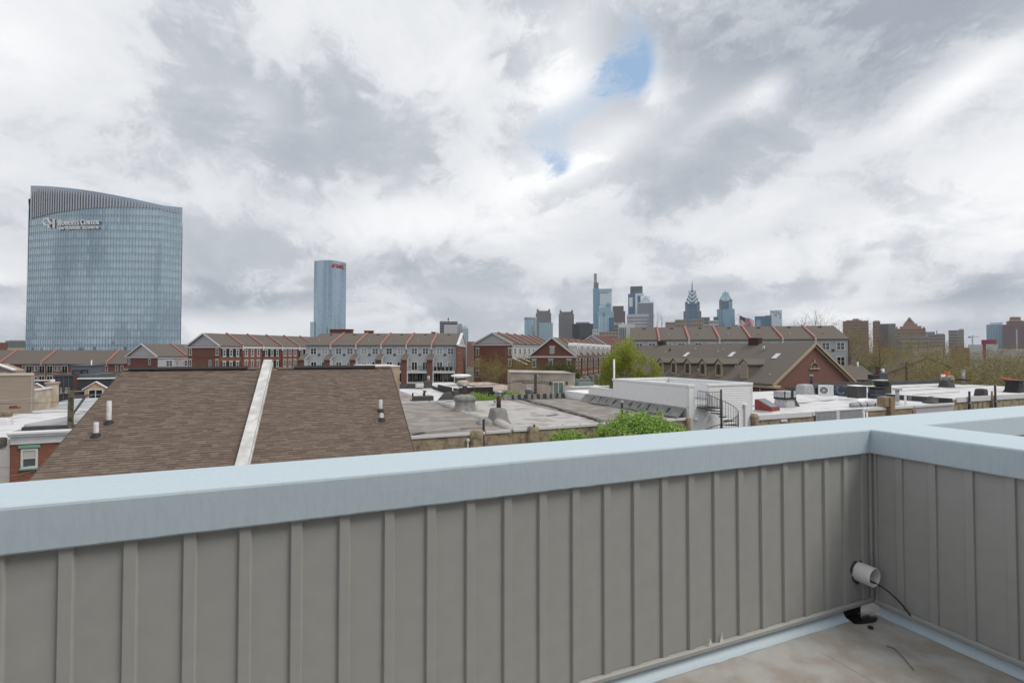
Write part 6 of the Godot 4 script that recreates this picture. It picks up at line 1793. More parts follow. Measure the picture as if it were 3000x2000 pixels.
# ---------------------------------------------------------------- brick hall with dormers
func dormer_hall():
	var cream := mt("hall_cream", C(0.44, 0.36, 0.25), 0.7, "soft", 0.5)
	var f := fac("dormered_hall", "brick hall with brown shingle roof, cream dormers and fan window in its gable", "hall", 2265, 72.3, GRID)
	var o: Node3D = f.n
	var w := X(f, 2497)
	var ye := Y(f, 2265, 1121)
	var yr := Y(f, 2385, 1004)
	var L := 41.0
	var k := (yr - ye) / (w * 0.5)
	P(o, "wall", Vector3(w * 0.5, (ye - 0.4) * 0.5, -L * 0.5 - 0.1), Vector3(w - 0.6, ye - 0.4, L), brick(2))
	var gb := mb()
	ext(gb, PackedVector2Array([Vector2(0.3, ye - 0.4), Vector2(w * 0.5, yr - 0.45), Vector2(w - 0.3, ye - 0.4)]), -L, -0.1)
	part(o, "gable", gb, brick(2))
	var rf := mb()
	for s in [-1.0, 1.0]:
		var a := Vector3(w * 0.5 + s * (w * 0.5 + 0.35), ye - k * 0.35, 0)
		var r := Vector3(w * 0.5, yr, 0)
		var n := Vector3(s * (yr - ye), w * 0.5, 0).normalized() * 0.14
		var z0 := Vector3(0, 0, 0.35)
		var z1 := Vector3(0, 0, -L)
		if s > 0: quad(rf, r + n + z0, r + n + z1, a + n + z1, a + n + z0)
		else: quad(rf, r + n + z1, r + n + z0, a + n + z0, a + n + z1)
		quad(rf, a + n + z0, a + n + z1, a + z1, a + z0)
	part(o, "roof", rf, M.roof_hall)
	for s in [-1.0, 1.0]:
		var rk := mb()
		bar(rk, Vector3(w * 0.5, yr - 0.05, 0.28), Vector3(w * 0.5 + s * (w * 0.5 + 0.4), ye - k * 0.4 - 0.05, 0.28), 0.3, 0.30)
		bar(rk, Vector3(w * 0.5, yr - 0.5, 0.05), Vector3(w * 0.5 + s * (w * 0.5 - 0.1), ye - 0.4, 0.05), 0.3, 0.2)
		part(o, "rake_board", rk, cream)
		P(o, "cornice_return", Vector3(w * 0.5 + s * (w * 0.5 - 0.15), ye - 0.6, 0.15), Vector3(1.5, 0.4, 0.8), cream, 0, 0.06)
	P(o, "eave_cornice", Vector3(0.05, ye - 0.6, -L * 0.5), Vector3(0.7, 0.45, L), cream, 0, 0.05)
	P(o, "eave_gutter", Vector3(-0.28, ye - 0.22, -L * 0.5), Vector3(0.5, 0.1, L), mt("gutter_grey", C(0.36, 0.35, 0.34), 0.6, "coarse", 0.6))
	rod(o, "downpipe", Vector3(-0.05, 0, -2.2), Vector3(-0.05, ye - 0.8, -2.2), 0.08, cream, 8)
	# fan window
	var fx := w * 0.5 + 0.05
	var fy := ye + 1.95
	var fan := Node3D.new(); adopt(fan, "fan_window", o)
	var fr := mb()
	var arc := PackedVector2Array()
	for i in 13: arc.append(Vector2(fx - cos(PI * i / 12.0) * 0.82, fy + sin(PI * i / 12.0) * 0.82))
	for i in 13: arc.append(Vector2(fx + cos(PI * i / 12.0) * 0.76, fy + sin(PI * i / 12.0) * 0.76))
	ext(fr, arc, -0.12, 0.06)
	for i in range(1, 6): bar(fr, Vector3(fx, fy, -0.02), Vector3(fx + cos(PI * i / 6.0) * 0.72, fy + sin(PI * i / 6.0) * 0.72, -0.02), 0.025, 0.025)
	var ia := PackedVector2Array()
	for i in 9: ia.append(Vector2(fx - cos(PI * i / 8.0) * 0.36, fy + sin(PI * i / 8.0) * 0.36))
	for i in 9: ia.append(Vector2(fx + cos(PI * i / 8.0) * 0.34, fy + sin(PI * i / 8.0) * 0.34))
	ext(fr, ia, -0.05, 0.0)
	part(fan, "frame", fr, cream)
	var gp := mb()
	for i in 12: tri(gp, Vector3(fx, fy, -0.08), Vector3(fx + cos(PI * (i + 1) / 12.0) * 0.72, fy + sin(PI * (i + 1) / 12.0) * 0.72, -0.08), Vector3(fx + cos(PI * i / 12.0) * 0.72, fy + sin(PI * i / 12.0) * 0.72, -0.08))
	part(fan, "pane", gp, glass(0))
	P(fan, "sill", Vector3(fx, fy - 0.08, -0.02), Vector3(2.2, 0.18, 0.2), cream, 0, 0.02)
	P(fan, "keystone", Vector3(fx, fy + 1.02, 0.0), Vector3(0.22, 0.5, 0.16), cream, 0, 0.02)
	# dormers on the slope facing the left; z found from where the photo shows them
	var us := [2181.0, 2107.0, 2060.0, 2015.5, 1975.0, 1936.5]
	var yd := ye + 0.55                # foot of the dormer fronts
	var xd := 0.35
	var t := deg_to_rad(GRID)
	for i in 6:
		# point on the line x = xd: world = origin + R * (xd, ., z); find z for this u
		var kk: float = (us[i] - 1500.0) / FOC
		var px: float = f.lat + xd * cos(t)
		var pd: float = f.dep + xd * sin(t)
		var q: float = (px - kk * pd) / (kk * cos(t) + sin(t))      # metres back along the ridge direction
		var z := -q
		var dn := Node3D.new(); adopt(dn, "dormer", o)
		var dw := 1.36
		var dh := 2.05
		var back := (dh + 0.2) / k
		var ck := mb()
		# cheeks and front as one solid: outline in (x along the slope run, y), pushed along z
		ext(ck, PackedVector2Array([Vector2(xd, yd - 0.1), Vector2(xd, yd + dh), Vector2(xd + back, yd + dh), Vector2(xd + 0.0, yd - 0.1)]), z - dw * 0.5, z + dw * 0.5)
		part(dn, "cheek", ck, M.roof_hall)
		var fr2 := mb()
		ext(fr2, PackedVector2Array([Vector2(-dw * 0.5 - 0.02, yd - 0.15), Vector2(-dw * 0.5 - 0.02, yd + dh), Vector2(0, yd + dh + 0.62), Vector2(dw * 0.5 + 0.02, yd + dh), Vector2(dw * 0.5 + 0.02, yd - 0.15)]), 0.0, 0.1, Transform3D(Basis(Vector3.UP, -PI / 2), Vector3(xd - 0.01, 0, z)))
		part(dn, "front", fr2, cream)
		var dr := mb()
		for s in [-1.0, 1.0]:
			var e0 := Vector3(xd - 0.25, yd + dh - 0.1, z + s * (dw * 0.5 + 0.25))
			var r0 := Vector3(xd - 0.25, yd + dh + 0.72, z)
			var eb := Vector3(xd + (dh - 0.0) / k + 0.15, yd + dh - 0.1, z + s * (dw * 0.5 + 0.25))
			var rb := Vector3(xd + (dh + 0.75) / k + 0.25, yd + dh + 0.72, z)
			if s > 0: quad(dr, r0, rb, eb, e0)
			else: quad(dr, rb, r0, e0, eb)
			var d0 := Vector3(0, -0.12, 0)
			quad(dr, e0, eb, eb + d0, e0 + d0); quad(dr, r0, e0, e0 + d0, r0 + d0)
		part(dn, "roof", dr, M.roof_hall)
		win(dn, xd - 0.12, yd + 1.02, z, 0.96, 1.66, 3, 4, mt("dormer_frame", C(0.40, 0.34, 0.25), 0.6), 1 if i == 0 else 0, "window", 0.045, -90.0)
	# skylights, vents, chimneys on that slope
	for q in [[2276.0, 1046.0], [2146.0, 1041.0], [2013.0, 1041.0]]:
		var hit := roof_hit(f, q[0], q[1], w, ye, k)
		var B := Basis(Vector3(cos(atan(k)), sin(atan(k)), 0), Vector3(-sin(atan(k)), cos(atan(k)), 0), Vector3(0, 0, 1))
		var st := mb(); cbx(st, hit + B.y * 0.16, Vector3(1.5, 0.12, 1.0), 0.02, B)
		var sk := part(o, "skylight", st, mt("sky_frame", C(0.20, 0.18, 0.16), 0.5))
		var pn := mb(); bx(pn, hit + B.y * 0.235, Vector3(1.32, 0.02, 0.82), B)
		part(sk, "pane", pn, mt("sky_dome", C(0.62, 0.65, 0.68), 0.2))
	for q in [[2238.0, 1030.0, 0.22, 0.75, 0], [1963.0, 1030.0, 0.14, 0.5, 1], [1950.0, 1034.0, 0.12, 0.2, 0], [2038.0, 1027.0, 0.1, 0.3, 0], [2104.0, 1034.0, 0.12, 0.22, 0], [2120.0, 1028.0, 0.1, 0.28, 0], [2045.0, 1088.0, 0.12, 0.25, 0], [2077.0, 1092.0, 0.09, 0.6, 1], [2155.0, 1078.0, 0.1, 0.24, 0], [2256.0, 1102.0, 0.11, 0.24, 0], [2078.0, 1096.0, 0.1, 0.2, 0]]:
		var hit := roof_hit(f, q[0], q[1], w, ye, k)
		rod(o, "roof_vent", hit, hit + Vector3(0, q[3] + 0.15, 0), q[2], M.galvanised if q[4] == 0 else M.black, 8)
	for q in [[2187.0, 2232.0, 991.0, 30.0], [1921.0, 1951.0, 995.0, 40.0]]:
		var st := mb()
		var hit := roof_hit(f, (q[0] + q[1]) * 0.5, 1012, w, ye, k)
		var ww: float = 2.0 if q[0] > 2000 else 1.7
		cbx(st, Vector3(hit.x + 0.3, yr - 0.3, hit.z), Vector3(1.0, 2.6, ww), 0.04)
		part(o, "chimney", st, mt("brick_chimney", C(0.085, 0.045, 0.038), 0.95, "brickfar", 0.9))
	# cream gabled house beyond
	var c := fac("cream_gabled_house", "small cream house with brown roof beside the dormered hall", "house", 2470, 88, 4.0)
	var cw := X(c, 2568)
	var cy := Y(c, 2500, 1110)
	var cr := Y(c, 2520, 1073)
	var wallm := mt("house_cream", C(0.52, 0.43, 0.31), 0.85, "soft", 0.3)
	P(c.n, "wall", Vector3(cw * 0.5, cy * 0.5, -4), Vector3(cw, cy, 8), wallm)
	var cg := mb()
	ext(cg, PackedVector2Array([Vector2(0, cy), Vector2(4.0, cr - 0.05), Vector2(8, cy)]), 0.05, cw - 0.05, Transform3D(Basis(Vector3(0, 0, -1), Vector3.UP, Vector3.RIGHT), Vector3.ZERO))
	part(c.n, "gable", cg, wallm)
	gable_roof(c.n, cw + 0.3, 8.0, cy, cr, 0.4)
	P(c.n, "eave_board", Vector3(cw * 0.5, cy - 0.1, 0.25), Vector3(cw, 0.25, 0.3), mt("hall_cream"))
	win(c.n, X(c, 2530), Y(c, 2530, 1121), 0.0, 0.9, 0.9, 1, 2, mt("frame_green", C(0.10, 0.12, 0.10), 0.6), 2, "window", 0.12)
	rod(c.n, "white_vent", Vector3(cw - 0.6, cr - 1.0, -3.6), Vector3(cw - 0.6, cr + 0.7, -3.6), 0.14, M.trim_white, 8)
	var c2 := fac("cream_long_house", "long cream house with low gable among the bare trees", "house", 2590, 96, -24.0)
	var g2 := mb()
	ext(g2, PackedVector2Array([Vector2(0, 0), Vector2(0, 7.2), Vector2(6.5, 10.4), Vector2(13, 7.2), Vector2(13, 0)]), -14.0, 0.0)
	part(c2.n, "wall", g2, wallm)
	var g3 := mb()
	for s in [-1.0, 1.0]: bx(g3, Vector3(6.5 + s * 3.35, 8.95, -7.0), Vector3(7.6, 0.2, 14.6), Basis(Vector3(0, 0, 1), -s * atan(3.2 / 6.5)))
	part(c2.n, "roof", g3, M.roof_hall)

func roof_hit(f: Dictionary, u: float, v: float, w: float, ye: float, k: float) -> Vector3:   # local point on the left slope y = ye + k x seen at (u, v)
	var o: Node3D = f.n
	var inv := o.transform.affine_inverse()
	var a := inv * Vector3(0, EYE, 0)
	var b := inv * at(u, v, 60.0)
	var d := b - a
	var s := (ye + k * a.x - a.y) / (d.y - k * d.x)
	return a + d * s

# ---------------------------------------------------------------- the curved glass tower on the left
func text_part(parent: Node3D, called: String, txt: String, size: float, mat: Material, xf: Transform3D, depth := 0.4, bold := true) -> MeshInstance3D:
	var tm := TextMesh.new()
	var f := SystemFont.new(); f.font_names = PackedStringArray(["Droid Sans"]); f.font_weight = 700 if bold else 400
	tm.font = f; tm.text = txt; tm.font_size = 64; tm.pixel_size = size / 64.0; tm.depth = depth; tm.curve_step = 2.0
	tm.horizontal_alignment = HORIZONTAL_ALIGNMENT_LEFT
	return mesh(parent, called, tm, mat, xf)

func glass_mat(key: String, c: Color, metal := 0.7, rough := 0.04) -> StandardMaterial3D:
	return mt(key, c, rough, "", 1.0, metal)

func glass_tower():
	var t := thing("glass_tower", "wide curved blue glass tower with slanted finned top and white lettering", "tower", at(270, 1033, 306) * Vector3(1, 0, 1))
	var o := t.position
	# plan along s: 0 left corner, 1 the crease, then the narrow right facet
	var base_y := 0.0
	var L := at(72, 1033, 309) - o
	var R := at(468, 1033, 304) - o
	var E := at(527, 1033, 312) - o
	var plan := func(s: float) -> Vector3:
		if s <= 1.0:
			var p := L.lerp(R, s)
			return Vector3(p.x, 0, p.z + 9.0 * 4.0 * s * (1.0 - s) * 0.62)
		var p := R.lerp(E, s - 1.0)
		return Vector3(p.x, 0, p.z)
	var topy := func(s: float) -> float:
		if s <= 1.0: return lerpf(113.0, 99.5, s) + 1.2 * sin(PI * s)
		return lerpf(99.5, 100.5, s - 1.0)
	var lean := func(s: float, y: float) -> Vector3:      # the left edge leans in a little as it rises
		return Vector3(clampf(1.0 - s, 0.0, 1.0) * y * 0.012, 0, 0)
	var NC := 48
	var NF := 21
	var fh := 4.5
	var rng := RandomNumberGenerator.new(); rng.seed = 21
	var gm := [glass_mat("tower_glass_a", C(0.334, 0.418, 0.480), 0.85), glass_mat("tower_glass_b", C(0.352, 0.436, 0.497), 0.85), glass_mat("tower_glass_c", C(0.317, 0.400, 0.462), 0.85)]
	var sp := glass_mat("tower_spandrel", C(0.324, 0.405, 0.441), 0.8, 0.10)
	var mul := mt("tower_mullion", C(0.33, 0.41, 0.45), 0.3, "", 1.0, 0.7)
	var finm := mt("tower_fin", C(0.506, 0.517, 0.540), 0.5, "", 1.0, 0.3)
	var ss := []
	for i in NC + 1: ss.append(float(i) / NC)
	for i in range(1, 8): ss.append(1.0 + i / 7.0)
	var zone := func(s: float) -> float:       # finned top starts here
		if s > 1.0: return 96.0
		return 92.0 + 5.2 * sin(PI * clampf(s * 0.62, 0, 1))
	# core behind the glass
	var core := mb()
	for i in ss.size() - 1:
		var a: Vector3 = plan.call(ss[i]) + Vector3(0, 0, -0.10)
		var b: Vector3 = plan.call(ss[i + 1]) + Vector3(0, 0, -0.10)
		var ya: float = topy.call(ss[i])
		var yb: float = topy.call(ss[i + 1])
		quad(core, a + lean.call(ss[i], ya) + Vector3(0, ya, 0), b + lean.call(ss[i + 1], yb) + Vector3(0, yb, 0), b, a)
		var dz := (o + a).normalized() * Vector3(30, 0, 30)
		quad(core, b + dz + Vector3(0, yb - 8.0, 0), a + dz + Vector3(0, ya - 8.0, 0), a + dz, b + dz)
		quad(core, a + dz + Vector3(0, ya - 8.0, 0), b + dz + Vector3(0, yb - 8.0, 0), b + Vector3(0, yb - 8.0, 0), a + Vector3(0, ya - 8.0, 0))
	var l0: Vector3 = plan.call(0.0)
	var e0: Vector3 = plan.call(2.0)
	var rl := (o + l0).normalized() * Vector3(30, 0, 30)
	var re := (o + e0).normalized() * Vector3(30, 0, 30)
	quad(core, l0 + rl + Vector3(0, 105, 0), l0 + Vector3(0, 105, -0.5), l0 + Vector3(0, 0, -0.5), l0 + rl)
	quad(core, e0 + Vector3(0, 92, -0.5), e0 + re + Vector3(0, 92, 0), e0 + re, e0 + Vector3(0, 0, -0.5))
	part(t, "core", core, sp)
	# panes, tilted by a hair each so that they mirror different bits of sky
	var joined := [mb(), mb(), mb()]
	var shown := 0
	for f in range(NF - 1, -1, -1):
		var yb := 1.5 + f * fh + 1.55
		var yt := 1.5 + (f + 1) * fh
		for i in ss.size() - 1:
			var sm: float = (ss[i] + ss[i + 1]) * 0.5
			if yt > zone.call(sm): continue
			var a: Vector3 = plan.call(ss[i])
			var b: Vector3 = plan.call(ss[i + 1])
			var inx := (b - a).normalized() * 0.05
			a += inx; b -= inx
			var j := [rng.randf_range(0, 0.03), rng.randf_range(0, 0.03), rng.randf_range(0, 0.03)]
			var st := mb()
			var la: Vector3 = lean.call(ss[i], yb)
			quad(st, a + la + Vector3(0, yt, j[0]), b + la + Vector3(0, yt, j[1]), b + la + Vector3(0, yb, j[2]), a + la + Vector3(0, yb, j[0] + j[2] - j[1]))
			var kind := rng.randi_range(0, 2)
			if yt > 20 and shown < 300 and (f + i) % 3 == 0:
				part(t, "pane", st, gm[kind]); shown += 1
			else:
				st.generate_normals()
				joined[kind].append_from(st.commit(), 0, Transform3D.IDENTITY)
	for k in 3:
		var m := mesh(t, "panes", joined[k].commit(), gm[k]); m.set_meta("kind", "stuff")
	# mullions and floor bands
	var ms := mb()
	for i in ss.size():
		var a: Vector3 = plan.call(ss[i])
		var yt: float = minf(zone.call(ss[i]) + 0.5, topy.call(ss[i]))
		bar(ms, a + Vector3(0, 0, 0.06), a + lean.call(ss[i], yt) + Vector3(0, yt, 0.06), 0.12, 0.10)
	part(t, "mullions", ms, mul).set_meta("kind", "stuff")
	for f in NF:
		var fb := mb()
		var y := 1.5 + f * fh
		for i in ss.size() - 1:
			if y + 1.5 > zone.call(ss[i]): continue
			bar(fb, plan.call(ss[i]) + lean.call(ss[i], y) + Vector3(0, y + 1.5, 0.05), plan.call(ss[i + 1]) + lean.call(ss[i + 1], y) + Vector3(0, y + 1.5, 0.05), 0.1, 0.10)
			bar(fb, plan.call(ss[i]) + lean.call(ss[i], y) + Vector3(0, y + 0.05, 0.05), plan.call(ss[i + 1]) + lean.call(ss[i + 1], y) + Vector3(0, y + 0.05, 0.05), 0.1, 0.10)
		part(t, "floor_band", fb, mul)
	# screen at the top with upright fins
	var sc := mb()
	for i in ss.size() - 1:
		var a: Vector3 = plan.call(ss[i])
		var b: Vector3 = plan.call(ss[i + 1])
		var ya: float = topy.call(ss[i])
		var yb2: float = topy.call(ss[i + 1])
		quad(sc, a + lean.call(ss[i], ya) + Vector3(0, ya, 0), b + lean.call(ss[i + 1], yb2) + Vector3(0, yb2, 0), b + lean.call(ss[i + 1], yb2) + Vector3(0, zone.call(ss[i + 1]), 0), a + lean.call(ss[i], ya) + Vector3(0, zone.call(ss[i]), 0))
	part(t, "top_screen", sc, glass_mat("tower_screen", C(0.297, 0.365, 0.446), 0.6, 0.15))
	for i in range(1, ss.size() - 1):
		var a: Vector3 = plan.call(ss[i])
		var st := mb()
		var y1: float = topy.call(ss[i]) - 1.6 - (2.0 if i < 3 else 0.0)
		if y1 - zone.call(ss[i]) < 1.0: continue
		bar(st, a + lean.call(ss[i], y1) + Vector3(0, zone.call(ss[i]) + 0.4, 0.35), a + lean.call(ss[i], y1) + Vector3(0, y1, 0.35), 0.62, 0.5)
		part(t, "fin", st, finm)
	# sign
	var sg := mt("sign_white", C(0.82, 0.82, 0.80), 0.5)
	var ang := atan2(R.z - L.z + 6.0, R.x - L.x)
	var B := Basis(Vector3.UP, -0.10)
	var sx := 72.0
	var zsign := 1.0
	var putat := func(u: float, v: float) -> Vector3:
		var q := at(u, v, 303.0) - o
		var s: float = clampf((q.x - L.x) / (R.x - L.x), 0, 1)
		return Vector3(q.x, q.y, plan.call(s).z + 0.9)
	var letters := Node3D.new(); adopt(letters, "sign", t)
	# rows of small capitals with larger initials
	for row in [[["R", "OBERTS ", "C", "ENTER"], 173.0, 661.5, 4.05, 3.15, 293.5], [["FOR ", "P", "EDIATRIC ", "R", "ESEARCH"], 173.0, 674.0, 2.35, 2.0, 294.0]]:
		var p: Vector3 = putat.call(row[1], row[2])
		var x := 0.0
		for i in row[0].size():
			var word: String = row[0][i]
			var size: float = (row[3] if word.length() == 1 else row[4]) * 1.0
			if row[3] < 4.0 and word.length() == 1: size = 2.5
			var tmw := text_part(letters, "lettering", word.strip_edges(), size, sg, Transform3D(B, p + B * Vector3(x, size * 0.36, 0)), 0.5)
			var wd: float = tmw.mesh.get_aabb().size.x
			tmw.position += B * Vector3(-tmw.mesh.get_aabb().position.x, 0, 0)
			x += wd + 0.2 + (0.9 if word.ends_with(" ") else 0.0)
		if x < 1.0: pass
	# round emblem: a ring open to the right with a stepped bar
	var em := Node3D.new(); adopt(em, "emblem", t)
	var c: Vector3 = putat.call(131.5, 649.0)
	var rs := mb()
	var pts := []
	for i in 25:
		var a := deg_to_rad(40 + 290.0 * i / 24.0)
		pts.append(c + B * Vector3(cos(a) * 2.0, sin(a) * 2.0, 0))
	for i in 24: bar(rs, pts[i], pts[i + 1], 0.6, 0.85)
	part(em, "ring", rs, sg)
	var bs := mb()
	for q in [[1.0, -1.4, 0.95, 4.6, 0], [4.3, -1.2, 0.95, 5.4, 0], [2.6, -0.9, 3.6, 0.95, 0], [0.6, 1.3, 0.8, 0.8, 0]]:
		bx(bs, c + B * Vector3(q[0] + 0.6, q[1], 0.05), Vector3(q[2], q[3], 0.6), B)
	part(em, "stroke", bs, sg)

# ---------------------------------------------------------------- slender tower with the red sign
func sign_tower():
	var d := 1145.0
	var f := fac("slender_tower", "slender blue glass tower with red lettering near its top", "tower", 918, d, 22.0)
	var t: Node3D = f.n
	var W := X(f, 1012)
	var yt := Y(f, 965, 767)
	var rng := RandomNumberGenerator.new(); rng.seed = 8
	var gm := [glass_mat("slim_a", C(0.33, 0.42, 0.49), 0.85, 0.08), glass_mat("slim_b", C(0.31, 0.40, 0.47), 0.85, 0.08), glass_mat("slim_c", C(0.35, 0.44, 0.51), 0.85, 0.08)]
	var st := [mb(), mb(), mb()]
	var nc := 26
	var nf := 52
	var zf := func(s: float): return 12.0 * (1.0 - pow(2.0 * s - 1.0, 2.0))
	for i in nc:
		var s0 := float(i) / nc
		var s1 := float(i + 1) / nc
		for j in nf:
			var y0 := yt * j / nf
			var y1 := yt * (j + 1) / nf - 0.2
			var e := rng.randf_range(0, 0.03)
			var k := 1 if rng.randf() < 0.5 else (0 if rng.randf() < 0.8 else 2)
			if j == nf - 1: y1 = yt + 2.0 * sin(PI * s0)
			quad(st[k], Vector3(W * s0, y1, zf.call(s0) + e), Vector3(W * s1, y1, zf.call(s1)), Vector3(W * s1, y0, zf.call(s1) + e), Vector3(W * s0, y0, zf.call(s0)))
	for k in 3: part(t, "glass_front", st[k], gm[k])
	var co := mb()
	bx(co, Vector3(W * 0.5, yt * 0.5 - 1.0, -20.3), Vector3(W, yt - 2.0, 40.0))
	part(t, "core", co, mt("slim_core", C(0.22, 0.27, 0.31), 0.3, "", 1.0, 0.5))
	# lower wing on its left
	var wy := Y(f, 912, 943)
	P(t, "wing", Vector3(-3.0, wy * 0.5, -9.0), Vector3(9.0, wy, 26.0), gm[0])
	var red := mt("sign_red", C(0.52, 0.012, 0.03), 0.5)
	var sg := Node3D.new(); adopt(sg, "sign", t)
	var B := Basis(Vector3.UP, 0.28)
	var p := Vector3(X(f, 970), Y(f, 970, 781), 14.6)
	var ft := text_part(sg, "lettering", "FMC", 14.5, red, Transform3D(B * Basis.from_scale(Vector3(1.0, 0.82, 1.0)), p + B * Vector3(2.6, 0, 0)), 0.8)
	ft.position += B * Vector3(-ft.mesh.get_aabb().position.x, 0, 0)
	var dm := mb()
	ext(dm, PackedVector2Array([Vector2(-2.0, 0), Vector2(0.6, 3.2), Vector2(2.2, 1.0), Vector2(2.2, -1.0), Vector2(0.6, -3.2)]), 0, 0.8, Transform3D(B, p))
	part(sg, "emblem", dm, red)

# ---------------------------------------------------------------- the skyline
func tw(label: String, u0: float, u1: float, vtop: float, d: float, mat: Material, band: Material = null, floors := 0, cols := 0, vbase := 1036.0, called := "office_tower") -> Dictionary:
	var um := (u0 + u1) * 0.5
	var f := fac(called, label, "tower", u0, d, -rad_to_deg(atan((um - 1500.0) / FOC)))
	f.w = X(f, u1); f.y = Y(f, um, vtop)
	P(f.n, "shaft", Vector3(f.w * 0.5, f.y * 0.5, -f.w * 0.4), Vector3(f.w, f.y, f.w * 0.8), mat)
	if floors > 0:
		var st := mb()
		for i in floors:
			var y: float = f.y * (i + 0.5) / floors
			if y < 20.0: continue
			bx(st, Vector3(f.w * 0.5, y, 0.1), Vector3(f.w * 0.97, f.y / floors * 0.45, 0.5))
		part(f.n, "window_bands", st, band)
	if cols > 0:
		var s2 := mb()
		for i in cols + 1: bx(s2, Vector3(f.w * i / cols, f.y * 0.5, 0.3), Vector3(f.w / cols * 0.28, f.y - 1.0, 0.7))
		part(f.n, "pilasters", s2, mat)
	return f

func sub(f: Dictionary, called: String, u0: float, u1: float, v0: float, v1: float, mat: Material, z := 0.0, dz := -1.0):   # a block on that tower between photo corners
	var x0 := X(f, u0)
	var x1 := X(f, u1)
	var um := (u0 + u1) * 0.5
	var ya := Y(f, um, v1)
	var yb := Y(f, um, v0)
	if dz < 0: dz = (x1 - x0) * 0.8
	P(f.n, called, Vector3((x0 + x1) * 0.5, (ya + yb) * 0.5, z - dz * 0.5), Vector3(x1 - x0, yb - ya, dz), mat)

func crown(f: Dictionary, outline: Array, depth_k: float, mat: Material, called := "crown"):   # silhouette in photo corners, built along both axes
	var st := mb()
	var poly := PackedVector2Array()
	var lo := 1e9
	var hi := -1e9
	for q in outline:
		var x := X(f, q[0])
		poly.append(Vector2(x, Y(f, q[0], q[1])))
		lo = minf(lo, x); hi = maxf(hi, x)
	var w := hi - lo
	ext(st, poly, -w * (0.5 + depth_k * 0.5), -w * (0.5 - depth_k * 0.5))
	var cx := (lo + hi) * 0.5
	ext(st, poly, -w * depth_k * 0.5 + cx, w * depth_k * 0.5 + cx, Transform3D(Basis(Vector3(0, 0, 1), Vector3.UP, Vector3(1, 0, 0)), Vector3(0, 0, -w * 0.5 - cx)))
	part(f.n, called, st, mat)

